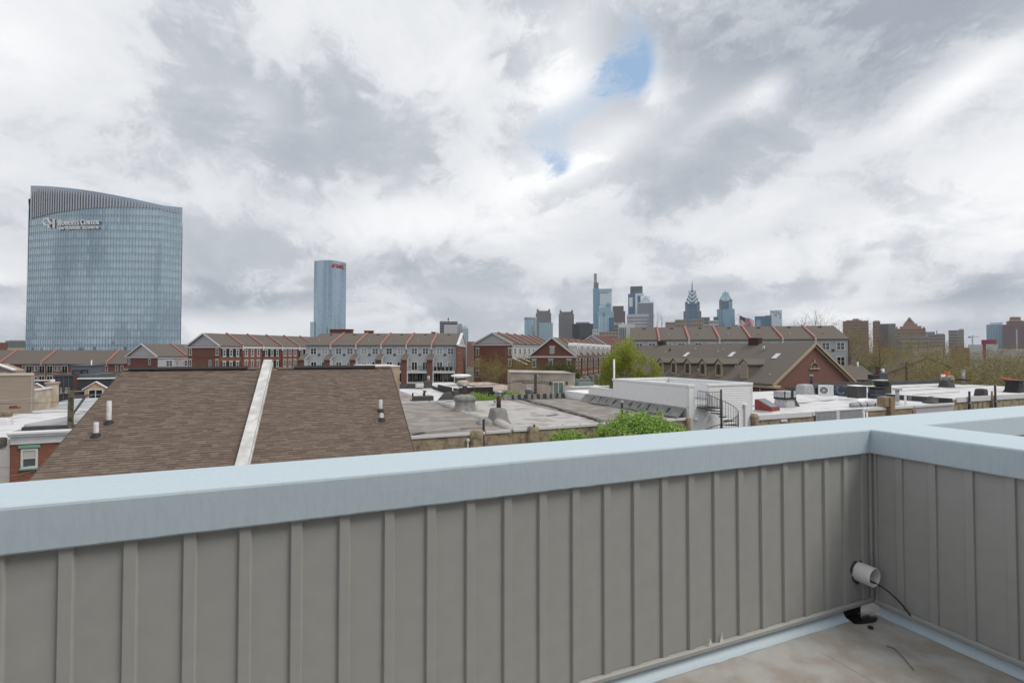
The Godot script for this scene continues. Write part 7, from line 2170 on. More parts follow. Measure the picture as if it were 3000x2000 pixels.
func skyline():
	var bl := glass_mat("sky_blue", C(0.22, 0.34, 0.44), 0.55, 0.18)
	var cy := glass_mat("sky_cyan", C(0.30, 0.44, 0.50), 0.55, 0.16)
	var db := glass_mat("sky_deep", C(0.10, 0.17, 0.25), 0.5, 0.18)
	var lg := glass_mat("sky_light", C(0.55, 0.62, 0.67), 0.6, 0.2)
	var dk := mt("sky_dark", C(0.032, 0.038, 0.046), 0.4)
	var gy := mt("sky_grey", C(0.240, 0.246, 0.258), 0.7)
	var bg := mt("sky_brown", C(0.206, 0.181, 0.175), 0.7)
	var mv := mt("sky_mauve", C(0.195, 0.150, 0.163), 0.6)
	var wt := mt("sky_white", C(0.58, 0.59, 0.60), 0.7)
	var be := mt("sky_beige", C(0.40, 0.325, 0.26), 0.8)
	var rb := mt("sky_redbrick", C(0.351, 0.221, 0.182), 0.8)
	var rs := mt("sky_stone", C(0.391, 0.356, 0.328), 0.8)
	var bn := mt("sky_band", C(0.143, 0.156, 0.176), 0.3)
	var bc := mt("sky_band_light", C(0.45, 0.50, 0.53), 0.3)
	# by the grey town houses
	var a := tw("dark topped tower with a mast beyond the grey town houses", 1288, 1340, 941, 1500, dk, gy, 14)
	sub(a, "mast", 1312, 1314, 929, 941, dk, -10, 2)
	sub(a, "mast_arm", 1310, 1316, 933, 935, dk, -10, 2)
	tw("white office tower with blue window strips beside the dark topped one", 1301, 1339, 951, 1440, wt, null, 0, 14)
	tw("plain grey slab tower between white and pale blue towers", 1338, 1354, 948, 1460, mt("sky_slab", C(0.36, 0.37, 0.37), 0.8), wt, 0)
	var a4 := tw("pale blue glass tower beside the plain grey slab", 1353, 1371, 962, 1440, cy, bc, 16, 3)
	sub(a4, "roof_block", 1354, 1368, 955, 962, wt, -2)
	# cluster
	var c1 := fac("office_tower", "round cyan glass tower with pale top ring", "tower", 1537, 1900, 2.0)
	var w1 := X(c1, 1575)
	var y1 := Y(c1, 1556, 929)
	var s1 := mb(true); lathe(s1, [[w1 * 0.5, 0], [w1 * 0.5, y1 - 6.0]], 24, Vector3(w1 * 0.5, 0, -w1 * 0.4))
	part(c1.n, "shaft", s1, cy)
	var s2 := mb(true); lathe(s2, [[w1 * 0.51, y1 - 9.0], [w1 * 0.51, y1], [0.1, y1]], 24, Vector3(w1 * 0.5, 0, -w1 * 0.4))
	part(c1.n, "top_ring", s2, gy)
	var s3 := mb()
	for i in 20: lathe(s3, [[w1 * 0.503, y1 * (i + 1) / 21.0], [w1 * 0.503, y1 * (i + 1) / 21.0 + 1.2]], 24, Vector3(w1 * 0.5, 0, -w1 * 0.4))
	part(c1.n, "floor_rings", s3, bc)
	sub(c1, "white_fin", 1566, 1568, 930, 1030, wt, 4, 6)
	for q in [[1570, 1615, 916, "brown banded tower with corner finials beside the round cyan tower"], [1637, 1682, 919, "brown banded tower with corner finials standing apart"]]:
		var b := tw(q[3], q[0], q[1], q[2], 2150, bg, gy, 34)
		sub(b, "parapet", q[0] + 4, q[1] - 4, q[2] - 6, q[2], bg, -3)
		for u in [q[0] + 5.5, q[1] - 5.5]:
			var fs := mb(true); lathe(fs, [[3.0, 0], [5.0, 4], [5.0, 8], [2.0, 14], [0.1, 17]], 8, Vector3(X(b, u), Y(b, u, q[2] - 2), -6))
			part(b.n, "finial", fs, bg)
	tw("short cyan glass tower in front of the brown banded tower", 1580, 1619, 945, 1800, cy, bc, 18, 7)
	var blk := tw("black office block with pale window grid", 1677, 1738, 948, 1700, dk, null, 0)
	sub(blk, "penthouse", 1687, 1728, 943, 948, gy, -4)
	var grid_ := mb()
	for i in 13:
		for j in 7: bx(grid_, Vector3(X(blk, 1700 + i * 2.9), Y(blk, 1700, 954 + j * 5.2), 0.3), Vector3(2.0, 3.4, 0.5))
	part(blk.n, "windows", grid_, mt("sky_win", C(0.16, 0.155, 0.15), 0.3))
	# the tallest
	var tl := tw("tallest glass skyscraper with a slim grey spire slab", 1739, 1756, 845, 2050, bl, db, 0, 3)
	sub(tl, "shoulder", 1740, 1754.5, 827, 846, gy, -2)
	sub(tl, "spire_slab", 1741, 1749.5, 800, 828, mt("spire_grey", C(0.34, 0.37, 0.38), 0.5), -8, 10)
	sub(tl, "glass_slab", 1756, 1793, 846, 1035, lg, 2.0, 40)
	sub(tl, "slab_cap", 1755.5, 1793.5, 846, 855, cy, 2.6, 41)
	sub(tl, "slot", 1760, 1783, 856.5, 858.5, bn, 2.7, 1)
	for i in 5: sub(tl, "slab_band", 1757, 1792.5, 893 + i * 22, 894.5 + i * 22, bl, 2.5, 1)
	sub(tl, "slab_edge", 1755.5, 1758.5, 855, 1030, bl, 2.8, 2)
	# stepped blue tower with barrel top
	var bt := tw("stepped cyan tower with rounded barrel roof and small cupola", 1753, 1798, 912, 1900, cy, null, 0, 6)
	crown(bt, [[1753, 912], [1756, 905], [1763, 899], [1785, 896], [1792, 900], [1792, 912]], 0.9, cy, "barrel_roof")
	crown(bt, [[1776.5, 897], [1776.5, 890], [1779, 887], [1783, 885], [1787, 887], [1789.5, 890], [1789.5, 897]], 0.6, bl, "cupola")
	sub(bt, "dark_window", 1766, 1772, 916, 927, bn, 0.6, 1)
	for q in [[1756, 1759], [1763, 1765.5], [1775, 1777], [1783, 1785]]: sub(bt, "light_strip", q[0], q[1], 925, 1015, lg, 0.7, 1)
	sub(bt, "side_block", 1784, 1800, 930, 1030, db, 3, 20)
	var mb_ := tw("mauve brown office tower with stepped shoulder", 1795, 1828, 896, 2200, mv, bg, 30)
	sub(mb_, "lower_shoulder", 1828, 1832.5, 911, 1036, mv, -2)
	# grey glass twin topped
	var cc := tw("dark glass skyscraper with pale framed front and blocky top", 1844, 1884, 860, 2250, db, bl, 0, 2)
	sub(cc, "top_block", 1847.5, 1884, 838, 861, mt("cc_top", C(0.13, 0.16, 0.17), 0.3), -3)
	sub(cc, "pale_frame", 1862, 1886, 859, 866, lg, 1.5, 10)
	sub(cc, "pale_frame", 1862, 1868.5, 866, 1030, lg, 1.5, 10)
	sub(cc, "pale_side", 1844, 1854.5, 871, 898, lg, 1.0, 6)
	var py := tw("grey tower with glass pyramid roof", 1871, 1915, 887, 2050, mt("sky_silver", C(0.33, 0.36, 0.40), 0.35, "", 1.0, 0.3), bn, 30, 8)
	sub(py, "cornice", 1870, 1916, 885.5, 888, lg, 1.0)
	crown(py, [[1877, 886], [1877.5, 882], [1892, 864.5], [1906.5, 882], [1907, 886]], 0.95, lg, "pyramid")
	var wg := tw("white gridded residential slab below the pyramid tower", 1838, 1901, 922, 1500, bn, wt, 13, 17)
	for i in 18: sub(wg, "white_pier", 1838 + i * 3.6, 1839.3 + i * 3.6, 922, 1030, wt, 0.9, 1.2)
	sub(wg, "roof_rim", 1837.5, 1901.5, 920.5, 926, wt, 1.2)
	var dm := tw("low domed grey hall before the mauve tower", 1798, 1832, 950, 1600, gy, bn, 8)
	crown(dm, [[1798, 950], [1803, 946], [1812, 944], [1822, 946], [1831, 950]], 0.9, rs, "dome")
	tw("pale columned block with tall dark bays", 1812, 1861, 949, 1400, wt, null, 0)
	var col := tw("tall bayed block with dark glass between white piers", 1813, 1836, 956, 1380, wt, null, 0)
	for i in 4: sub(col, "dark_bay", 1815 + i * 5.2, 1818.6 + i * 5.2, 960, 1030, bn, 0.8, 1)
	tw("peach coloured low block below the cyan stepped tower", 1757, 1812, 971, 1250, be, bn, 7, 6)
	tw("white and blue low block beside the black office block", 1737, 1754, 964, 1450, wt, bl, 7, 3)
	tw("red brick low block among peach blocks", 1776, 1804, 985, 1000, mt("sky_rust", C(0.30, 0.12, 0.10), 0.8), be, 3)
	tw("pink low block beside the bright green tree", 1800, 1830, 992, 900, mt("sky_pink", C(0.36, 0.20, 0.17), 0.8), null, 0)
	# the two chevron crowned towers
	var l1 := tw("blue chevron crowned skyscraper with needle spire", 2005, 2054.5, 911, 2350, db, bl, 0, 5)
	sub(l1, "upper_shaft", 2008.5, 2051.5, 884, 912, db, -3)
	sub(l1, "shaft_corner", 2009, 2018, 892, 1030, gy, 0.6, 3)
	sub(l1, "shaft_corner", 2042, 2051, 892, 1030, gy, 0.6, 3)
	crown(l1, [[2008.5, 892], [2009, 886], [2013, 880], [2013, 874], [2017, 869], [2017, 863], [2021.5, 858], [2025, 852.5], [2029.7, 849], [2034, 852.5], [2038, 858], [2042.5, 863], [2042.5, 869], [2046.5, 874], [2046.5, 880], [2051, 886], [2051.5, 892]], 0.5, db)
	var spst := mb(true); lathe(spst, [[6, 0], [3.0, 10], [2.2, 30], [1.2, 45], [0.2, 52]], 8, Vector3(X(l1, 2029.7), Y(l1, 2029.7, 852), -l1.w * 0.44))
	part(l1.n, "spire", spst, gy)
	for q in [[2029.7, 861, 8], [2029.7, 872, 11], [2029.7, 884, 14]]:
		var cs := mb()
		for s in [-1.0, 1.0]:
			bar(cs, Vector3(X(l1, q[0] + s * 0.5), Y(l1, q[0], q[1]), 2.0), Vector3(X(l1, q[0] + s * q[2]), Y(l1, q[0], q[1] - q[2] * 0.92), 2.0), 4.0, 8.0)
		part(l1.n, "chevron", cs, lg)
	for s in [-1.0, 1.0]:
		var cs := mb(); bar(cs, Vector3(X(l1, 2029.7 + s * 8.5), Y(l1, 2029, 889), 2.0), Vector3(X(l1, 2029.7 + s * 15.5), Y(l1, 2029, 880), 2.0), 4.0, 9.0)
		part(l1.n, "chevron", cs, lg)
	var l2 := tw("blue glass skyscraper with pointed faceted crown", 2103, 2152.5, 905, 2350, bl, db, 0, 5)
	sub(l2, "upper_shaft", 2108.5, 2147.5, 878, 906, db, -3)
	sub(l2, "shaft_corner", 2109, 2118, 882, 1030, gy, 0.6, 3)
	sub(l2, "shaft_corner", 2137, 2147, 882, 1030, bl, 0.6, 3)
	crown(l2, [[2108.5, 882], [2109, 877], [2118, 862], [2127.5, 854], [2137, 862], [2146.5, 877], [2147.5, 882]], 0.5, cy)
	var sp2 := mb(true); lathe(sp2, [[3, 0], [2, 5], [0.2, 12]], 8, Vector3(X(l2, 2127.5), Y(l2, 2127.5, 855), -l2.w * 0.44))
	part(l2.n, "finial", sp2, gy)
	for s in [-1.0, 1.0]:
		var cs := mb(); bar(cs, Vector3(X(l2, 2127.5 + s * 5), Y(l2, 2127, 879.5), 1.5), Vector3(X(l2, 2127.5 + s * 11), Y(l2, 2127, 872), 1.5), 4.0, 9.0)
		part(l2.n, "chevron", cs, lg)
	# low blocks between
	for q in [[1951, 1979, 943, 1500, be, "salmon beige block left of the chevron tower"], [1979, 2011, 936, 1550, be, "tall beige block in front of the needle spire tower"], [2022, 2062, 934, 1600, be, "beige block behind bare branches at the needle tower's foot"], [2056, 2080, 929, 1700, gy, "grey block between the two chevron crowned towers"], [2078, 2106, 938, 1500, wt, "pale grey low block by the pointed crown tower"], [2092, 2106, 928, 1750, db, "dark blue low block at the pointed crown tower's foot"], [2062, 2090, 950, 1300, wt, "white low block above the long grey row"], [2153, 2200, 950, 1300, wt, "white low block behind the flag"]]:
		tw(q[5], q[0], q[1], q[2], q[3], q[4], bn, 9, 6, 1036.0, "city_block")
	var b1 := tw("dark blue glass tower, the lower one of a stepped pair", 2214, 2244, 926, 2300, db, bl, 0, 3)
	sub(b1, "front_block", 2216, 2230, 937, 1030, bl, 3, 8)
	var b2 := tw("pale blue glass tower with jagged dark notches", 2257, 2293, 908, 2300, lg, null, 0)
	sub(b2, "left_block", 2243, 2262, 924, 1030, db, 4, 20)
	for q in [[2266, 2269, 912, 918], [2274, 2277, 910, 928], [2281, 2284, 912, 920], [2286, 2288.5, 916, 934], [2270, 2272.5, 920, 926], [2262, 2264, 910, 916]]: sub(b2, "dark_notch", q[0], q[1], q[2], q[3], db, 0.8, 1)
	# right hand side
	var br1 := tw("broad brown apartment block beyond the bare trees", 2472, 2546, 940, 1300, rb, bn, 12, 14)
	sub(br1, "roof_block", 2500, 2518, 933, 941, rb, -4)
	sub(br1, "roof_block", 2480, 2526, 937, 941, rb, -5)
	var br2 := tw("brown tower slab with grey glazed flank", 2580, 2625, 948, 1350, mv, bn, 16, 6)
	sub(br2, "grey_flank", 2604, 2625, 948, 1030, gy, 0.8, 4)
	var br3 := tw("narrow brown tower beside the broad apartment block", 2560, 2580, 941, 1300, rb, bn, 10, 3)
	sub(br3, "roof_block", 2562, 2578, 939, 942, rb, -3)
	var pw := tw("stepped brown stone tower with tall peaked centre", 2625, 2713, 962, 1250, mt("prewar", C(0.388, 0.256, 0.206), 0.85), bn, 9, 12)
	for q in [[2638, 2702, 955], [2648, 2690, 948], [2652, 2682, 942], [2657, 2677, 937], [2661, 2673, 933]]: sub(pw, "setback", q[0], q[1], q[2], q[2] + 12, mt("prewar"), -2 - (962 - q[2]) * 0.3)
	crown(pw, [[2661, 935], [2663, 932], [2667, 929.5], [2671, 932], [2673, 935]], 0.7, mt("prewar"))
	for q in [[2627, 2632], [2706, 2711]]: sub(pw, "turret", q[0], q[1], 957, 963, mt("prewar"), 0)
	tw("pale grey stone block with rows of windows below the peaked tower", 2641, 2722, 986, 1000, rs, bn, 5, 14, 1036.0, "city_block")
	tw("grey block beside the pale stone block", 2616, 2642, 998, 900, gy, bn, 4, 4, 1036.0, "city_block")
	var fc := tw("beige factory block with tall chimney stack", 2720, 2770, 979, 1300, rs, bn, 7, 8, 1036.0, "city_block")
	sub(fc, "chimney", 2745, 2748, 968, 980, rb, -4)
	sub(fc, "roof_block", 2748, 2768, 977, 980, gy, -4)
	tw("greenish glass block behind the factory block", 2713, 2740, 971, 1500, cy, bn, 6, 4, 1036.0, "city_block")
	var bb := tw("brown slab block with white balcony strips", 2781, 2826, 967, 1300, mt("slabb", C(0.372, 0.312, 0.258), 0.8), bn, 9, 0)
	for i in 4: sub(bb, "balcony_strip", 2806 + i * 5.0, 2808.5 + i * 5.0, 967, 1010, rs, 0.8, 2)
	sub(bb, "stair_tower", 2812, 2826, 963.5, 967, mt("slabb"), -2)
	var cr := thing("tower_crane", "white tower crane standing among low blocks", "crane", Vector3(at(2851, 1033, 1400).x, 0, -1400))
	var cyy := at(2851, 986, 1400).y
	var sm := mb(); bx(sm, Vector3(0, cyy * 0.5, 0), Vector3(2.6, cyy, 2.6)); part(cr, "mast", sm, wt)
	var jm := mb(); bx(jm, Vector3(4, cyy, 0), Vector3(27, 2.0, 2.0)); part(cr, "jib", jm, wt)
	P(cr, "counterweight", Vector3(-8.0, cyy - 1.5, 0), Vector3(4, 4, 3), gy)
	P(cr, "cab", Vector3(1.5, cyy + 2.0, 0), Vector3(3, 4, 3), wt)
	tw("red low block beneath the greenish glass tower", 2877, 2922, 995, 1200, mt("sky_red", C(0.30, 0.035, 0.05), 0.7), null, 0, 0, 1036.0, "city_block")
	tw("white low block under the red one", 2890, 2926, 1008, 900, wt, null, 0, 0, 1036.0, "city_block")
	tw("white long roofed block beside the crane", 2838, 2880, 1009, 900, wt, null, 0, 0, 1036.0, "city_block")
	var gg := tw("greenish gridded glass tower with raised corner", 2893, 2940, 950, 1500, bl, bc, 16, 10)
	sub(gg, "raised_corner", 2903, 2940, 944, 951, lg, -3)
	var rm := tw("mauve brick tower with mansard top at the skyline's end", 2941, 3010, 950, 1450, mt("sky_plum", C(0.300, 0.181, 0.188), 0.7), bn, 15, 11)
	sub(rm, "setback", 2951, 3010, 940, 951, mt("sky_plum"), -3)
	sub(rm, "light_strip", 2979, 2983, 965, 1030, wt, 0.9, 1)
	crown(rm, [[2957, 941], [2962, 935], [2965, 928], [2989, 928], [2993, 935], [2998, 941]], 0.8, rb, "mansard")
	# far left scraps of town
	var fl := tw("long greenish office block beyond the low brick row", 14, 72, 998, 620, mt("green_office", C(0.17, 0.21, 0.20), 0.6), bn, 6, 14, 1036.0, "city_block")
	sub(fl, "roof_block", 25, 70, 996, 999, gy, -2)
	tw("brown brick stub with stair tower at the low row's end", -30, 22, 1003, 420, mt("stub_brick", C(0.17, 0.085, 0.065), 0.9), bn, 0, 0, 1036.0, "city_block")
	tw("beige low block before the greenish office block", 20, 72, 1019, 380, be, null, 0, 0, 1036.0, "city_block")
	# low roofs along the horizon
	for q in [[1368, 1392, 1000, 420, rb, "low brick block right of the grey town houses"], [1500, 1545, 1012, 520, rs, "low pale block behind the grey gable roof"], [2470, 2520, 1012, 420, rs, "low pale block behind the trees at the grey row's end"], [2560, 2620, 1018, 380, rb, "low red block behind the leaning bare tree"], [2680, 2760, 1020, 460, wt, "low white block behind the spreading bare tree"], [2790, 2840, 1018, 420, rb, "low brick block behind the broad budding tree"], [2930, 3010, 1022, 330, wt, "low white block behind the last budding trees"]]:
		tw(q[5], q[0], q[1], q[2], q[3], q[4], bn, 3, 5, 1036.0, "city_block")

# ---------------------------------------------------------------- trees
# one tree shape of height 1 standing on the origin: trunk and limbs, twigs, and the places of its leaves
func tree_shape(sd: int, trunk: float, spread: float, levels: int, kids_: int, wild: float, girth := 0.024) -> Dictionary:
	var r := RandomNumberGenerator.new(); r.seed = sd
	var wood := mb(true)
	var twig := mb()
	var tips := []
	var todo := [[Vector3.ZERO, Vector3.UP, trunk, girth, 0]]
	while todo.size():
		var q: Array = todo.pop_back()
		var p: Vector3 = q[0]
		var d: Vector3 = q[1]
		var len_: float = q[2]
		var rad: float = q[3]
		var lv: int = q[4]
		var n := 3 if lv < 3 else 2
		var pts := [p]
		var rr := [rad]
		var dir := d
		for i in n:
			dir = (dir + Vector3(r.randfn(0, 1), r.randfn(0, 0.6) + 0.15, r.randfn(0, 1)) * wild * (0.5 if lv == 0 else 1.0)).normalized()
			p += dir * len_ / n
			pts.append(p); rr.append(rad * (1.0 - 0.42 * (i + 1) / n))
		if lv < 3: tube(wood, pts, rr, 7 if lv < 2 else 5, false)
		else: tube(twig, pts, rr, 3, false)
		if lv >= levels - 1:
			for i in 3: tips.append(pts[1 + i % n] if i < n else p)
		if lv >= levels: continue
		var k := kids_ if lv > 0 else kids_ + 2
		var a0 := r.randf() * TAU
		for i in k:
			var t := a0 + TAU * i / k + r.randf_range(-0.4, 0.4)
			var side := dir.cross(Vector3.UP if absf(dir.y) < 0.9 else Vector3.RIGHT).normalized()
			var o := side * cos(t) + dir.cross(side) * sin(t)
			var tilt := spread * r.randf_range(0.55, 1.15)
			if i == 0 and lv > 0: tilt *= 0.3
			var nd := (dir * cos(tilt) + o * sin(tilt)).normalized()
			var from: Vector3 = p if (lv > 0 and i < 2) else pts[1 + r.randi() % n].lerp(p, 0.5 if lv == 0 else r.randf())
			todo.append([from, nd, len_ * r.randf_range(0.58, 0.80) if lv > 0 else (1.0 - trunk) * r.randf_range(0.36, 0.52), rr[-1] * r.randf_range(0.64, 0.86), lv + 1])
	wood.generate_normals(); twig.generate_normals()
	# bring it to height 1
	var top := 0.0
	for t in tips: top = maxf(top, t.y)
	return {wood = wood.commit(), twig = twig.commit(), tips = tips, top = top}

func leaf_mesh(tips: Array, per: int, size: float, jit: float, sd: int, keep := 1.0) -> ArrayMesh:
	var r := RandomNumberGenerator.new(); r.seed = sd
	var st := mb()
	for t in tips:
		if r.randf() > keep: continue
		for i in per:
			var c: Vector3 = t + Vector3(r.randfn(0, 1), r.randfn(0, 1), r.randfn(0, 1)) * jit
			var a := Vector3(r.randfn(0, 1), r.randfn(0, 0.7), r.randfn(0, 1)).normalized() * size * r.randf_range(0.6, 1.3)
			var b := a.cross(Vector3(r.randfn(0, 1), r.randfn(0, 1), r.randfn(0, 1))).normalized() * size * 0.42
			tri(st, c - a, c + b, c + a); tri(st, c - a, c + a, c - b)
	st.generate_normals()
	return st.commit()

func leaf_mat(key: String, c: Color) -> StandardMaterial3D:
	var m := mt(key, c, 0.7)
	m.backlight_enabled = true; m.backlight = (c * 0.5).linear_to_srgb()
	return m

func put_tree(called: String, label: String, group: String, sh: Dictionary, base: Vector3, h: float, wd: float, yaw: float, bark: Material, tw_: Material, leaves: Array) -> Node3D:
	var o := thing(called, label, "tree", base, yaw, group)
	var k: float = h / sh.top
	var xf := Transform3D(Basis.from_scale(Vector3(k * wd, k, k * wd)), Vector3.ZERO)
	mesh(o, "trunk", sh.wood, bark, xf)
	mesh(o, "twigs", sh.twig, tw_, xf)
	for l in leaves: mesh(o, "crown", l[0], l[1], xf)
	return o

func trees():
	var bark := mt("bark", C(0.085, 0.07, 0.055), 0.95, "coarse", 0.6)
	var twb := mt("twig_brown", C(0.209, 0.159, 0.108), 0.9)
	var two := mt("twig_olive", C(0.223, 0.182, 0.095), 0.9)
	var twr := mt("twig_red", C(0.17, 0.075, 0.06), 0.9)
	var bud := leaf_mat("leaf_bud", C(0.230, 0.182, 0.070))
	var bud2 := leaf_mat("leaf_bud2", C(0.203, 0.140, 0.077))
	var olive := leaf_mat("leaf_olive", C(0.192, 0.198, 0.054))
	var lime := leaf_mat("leaf_lime", C(0.31, 0.335, 0.045))
	var lime2 := leaf_mat("leaf_lime2", C(0.21, 0.25, 0.035))
	var fresh := leaf_mat("leaf_fresh", C(0.22, 0.36, 0.06))
	var fresh2 := leaf_mat("leaf_fresh2", C(0.36, 0.48, 0.14))
	var fresh3 := leaf_mat("leaf_fresh3", C(0.10, 0.20, 0.03))
	var ever := leaf_mat("leaf_ever", C(0.075, 0.085, 0.028))
	var pinkl := leaf_mat("leaf_pink", C(0.26, 0.075, 0.075))
	var s1 := tree_shape(3, 0.22, 0.62, 5, 3, 0.16)
	var s2 := tree_shape(8, 0.18, 0.72, 5, 3, 0.20)
	var s3 := tree_shape(14, 0.26, 0.55, 5, 3, 0.14)
	var s4 := tree_shape(23, 0.14, 0.80, 5, 3, 0.22)
	var s5 := tree_shape(31, 0.2, 0.52, 5, 3, 0.15, 0.036)
	var s6 := tree_shape(37, 0.16, 0.62, 5, 3, 0.18, 0.034)
	var sh := [s1, s2, s3, s4, s5, s6]
	var budm := []
	var budn := []
	for i in 6:
		budm.append(leaf_mesh(sh[i].tips, 2, 0.0075, 0.022, 50 + i))
		budn.append(leaf_mesh(sh[i].tips, 3, 0.0075, 0.03, 60 + i))
	# bright green tree before the long grey row
	var lm := leaf_mesh(s2.tips, 12, 0.012, 0.030, 70)
	var lm2 := leaf_mesh(s2.tips, 8, 0.012, 0.034, 71)
	put_tree("lime_tree", "bright yellow green leafy tree beside the dormered hall", "", s2, at(1842, 1033, 82) * Vector3(1, 0, 1), 13.9, 0.64, 40, bark, two, [[lm, lime], [lm2, lime2]])
	# bare and budding trees
	var spots := [
		[2402, 893, 150, 0, 1.25, 0, "tall bare tree rising behind the long grey row"], [2345, 935, 160, 2, 0.9, 0, "smaller bare tree beside the tall one behind the grey row"], [2455, 925, 145, 1, 1.0, 1, "bare tree at the corner behind the grey row"],
		[2520, 958, 118, 3, 1.1, 1, "brown budding tree against the broad brown apartment block"], [2575, 950, 128, 0, 1.0, 2, "brown twigged tree below the narrow brown tower"], [2600, 985, 100, 1, 1.0, 1, "olive budding tree next to the end of the grey row"],
		[2490, 985, 112, 2, 0.8, 2, "leaning bare tree close to the end of the grey row"], [2660, 1000, 110, 3, 1.2, 2, "brown budding tree below the stepped stone tower"], [2715, 1012, 76, 1, 1.15, 1, "spreading bare tree before the long cream house"],
		[2640, 1045, 70, 0, 0.8, 2, "low bare tree in front of the cream house gable"], [2770, 1004, 92, 0, 1.2, 1, "broad budding tree below the factory chimney"], [2825, 1012, 84, 3, 1.25, 1, "broad olive budding tree below the brown slab block"],
		[2880, 1008, 96, 2, 1.2, 2, "budding tree below the white crane"], [2925, 1020, 80, 1, 1.25, 1, "olive budding tree below the red block"], [2985, 1012, 88, 0, 1.2, 2, "brown budding tree below the plum tower"], [3040, 1020, 78, 3, 1.2, 1, "olive budding tree past the orange tube"],
		[2700, 985, 150, 2, 1.3, 2, "far brown tree before the pale stone block"], [2790, 990, 160, 1, 1.3, 2, "far brown tree before the brown slab block"], [2870, 995, 150, 3, 1.3, 1, "far olive tree before the white long roofed block"], [2960, 1000, 140, 2, 1.3, 1, "far olive tree before the plum tower"], [2610, 968, 165, 3, 1.2, 2, "far brown tree before the grey glazed slab"],
		[1447, 1022, 104, 1, 1.05, 1, "olive brown bare tree before the pale grey gable"], [1410, 1040, 98, 3, 0.9, 2, "smaller brown bare tree before the pale grey gable"], [1500, 1040, 101, 2, 0.9, 1, "low budding tree left of the mansard brick house"],
		[1917, 898, 155, 2, 0.7, 0, "thin bare tree behind the far end of the long grey row"], [1985, 922, 160, 1, 0.9, 0, "bare treetop beneath the needle spire tower"], [2165, 915, 155, 0, 0.8, 0, "bare treetop beside the flag"], [2205, 918, 150, 3, 0.8, 0, "bare treetop behind the flag"], [2115, 930, 160, 2, 0.8, 0, "faint bare treetop before the pointed crown tower"], [2050, 938, 165, 1, 1.0, 0, "faint bare treetop between the chevron towers"],
		[618, 1043, 112, 3, 0.75, 2, "brown bare shrub tree before the pale gable brick row"], [655, 1050, 110, 1, 0.7, 2, "smaller brown shrub tree before the brick row"], [757, 1040, 118, 2, 0.6, 3, "reddish budding tree before the brick town houses"], [836, 1056, 116, 0, 0.6, 2, "low brown tree before the brick town houses"], [527, 1038, 128, 1, 0.8, 4, "pink red budding tree beside the low grey gable house"], [392, 1056, 130, 3, 0.6, 3, "reddish shrub tree before the low grey gable house"],
		[1700, 1085, 82, 0, 0.7, 2, "bare street tree beside the mansard brick flank"], [1745, 1060, 95, 2, 0.7, 1, "small budding tree left of the bright green tree"]]
	for i in spots.size():
		var q: Array = spots[i]
		var top := at(q[0], q[1], q[2])
		var k: int = q[3]
		if q[5] == 0: k = 4 + k % 2
		elif i % 3 == 1: k = 4 + i % 2
		var lv := []
		var tm: Material = [mt("twig_dark", C(0.075, 0.06, 0.048), 0.9), two, twb, twr, twr][q[5]]
		match int(q[5]):
			1: lv = [[budn[k], bud], [budm[k], olive]]
			2: lv = [[budm[k], bud2]]
			3: lv = [[budm[k], pinkl]]
			4: lv = [[budn[k], pinkl]]
		put_tree("bare_tree" if q[5] == 0 else "budding_tree", q[6], "bare and budding trees", sh[k], Vector3(top.x, 0, top.z), top.y, q[4], i * 67.0, bark, tm, lv)
	# evergreens by the brick gable
	var em := leaf_mesh(s3.tips, 5, 0.016, 0.03, 90)
	for q in [[1608, 1060, "small dark evergreen at the foot of the mansard gable"], [1632, 1060, "middle dark evergreen at the foot of the mansard gable"], [1656, 1058, "tallest dark evergreen beside the mansard gable corner"], [1690, 1108, "low evergreen bush by the mansard flank"], [2540, 1062, "dark green evergreen beside the cream gabled house"]]:
		var top := at(q[0], q[1], 96)
		put_tree("evergreen_tree", q[2], "evergreens", s3, Vector3(top.x, 0, top.z), top.y, 0.55, q[0], bark, twb, [[em, ever], [budn[2], olive]])
	# fresh green trees close by: larger leaves
	# dense round heads: clumps of leaves through a dome
	var rd := RandomNumberGenerator.new(); rd.seed = 5
	var dome := []
	for i in 420:
		var d := Vector3(rd.randfn(0, 1), rd.randfn(0.25, 0.9), rd.randfn(0, 1)).normalized() * pow(rd.randf(), 0.4)
		var bump := 1.0 + 0.16 * sin(d.x * 7.0 + 1.0) * sin(d.z * 6.0) + 0.1 * sin(d.y * 9.0)
		dome.append(Vector3(d.x * 0.30 * bump, 0.86 + d.y * 0.13 * bump, d.z * 0.30 * bump) * s4.top)
	var fa := leaf_mesh(dome, 20, 0.0125, 0.018, 95)
	var fb := leaf_mesh(dome, 14, 0.0125, 0.020, 96)
	var fc := leaf_mesh(dome, 9, 0.0125, 0.016, 97)
	for q in [[1880, 1212, 27.5, 0.82, "fresh green leafy treetop in the yard below the white roof deck"], [1965, 1246, 28.0, 0.55, "lower fresh green treetop beside the spiral stair"], [1802, 1243, 27.0, 0.55, "lower fresh green treetop before the grey tan roof"], [1672, 1264, 25.0, 0.55, "low fresh green treetop just above the parapet coping"], [1400, 1153, 47.0, 0.6, "fresh green street tree behind the broad chimney"], [1445, 1158, 46.5, 0.55, "fresh green street tree between the two chimneys"], [1500, 1150, 47.0, 0.5, "fresh green street tree beside the round brown flue"], [1530, 1160, 46.5, 0.45, "fresh green street tree below the beige stucco house"]]:
		var top := at(q[0], q[1], q[2])
		put_tree("green_tree", q[4], "fresh green trees", s4, Vector3(top.x, 0, top.z), top.y, q[3], q[0] * 3.0, bark, two, [[fa, fresh], [fb, fresh2], [fc, fresh3]])

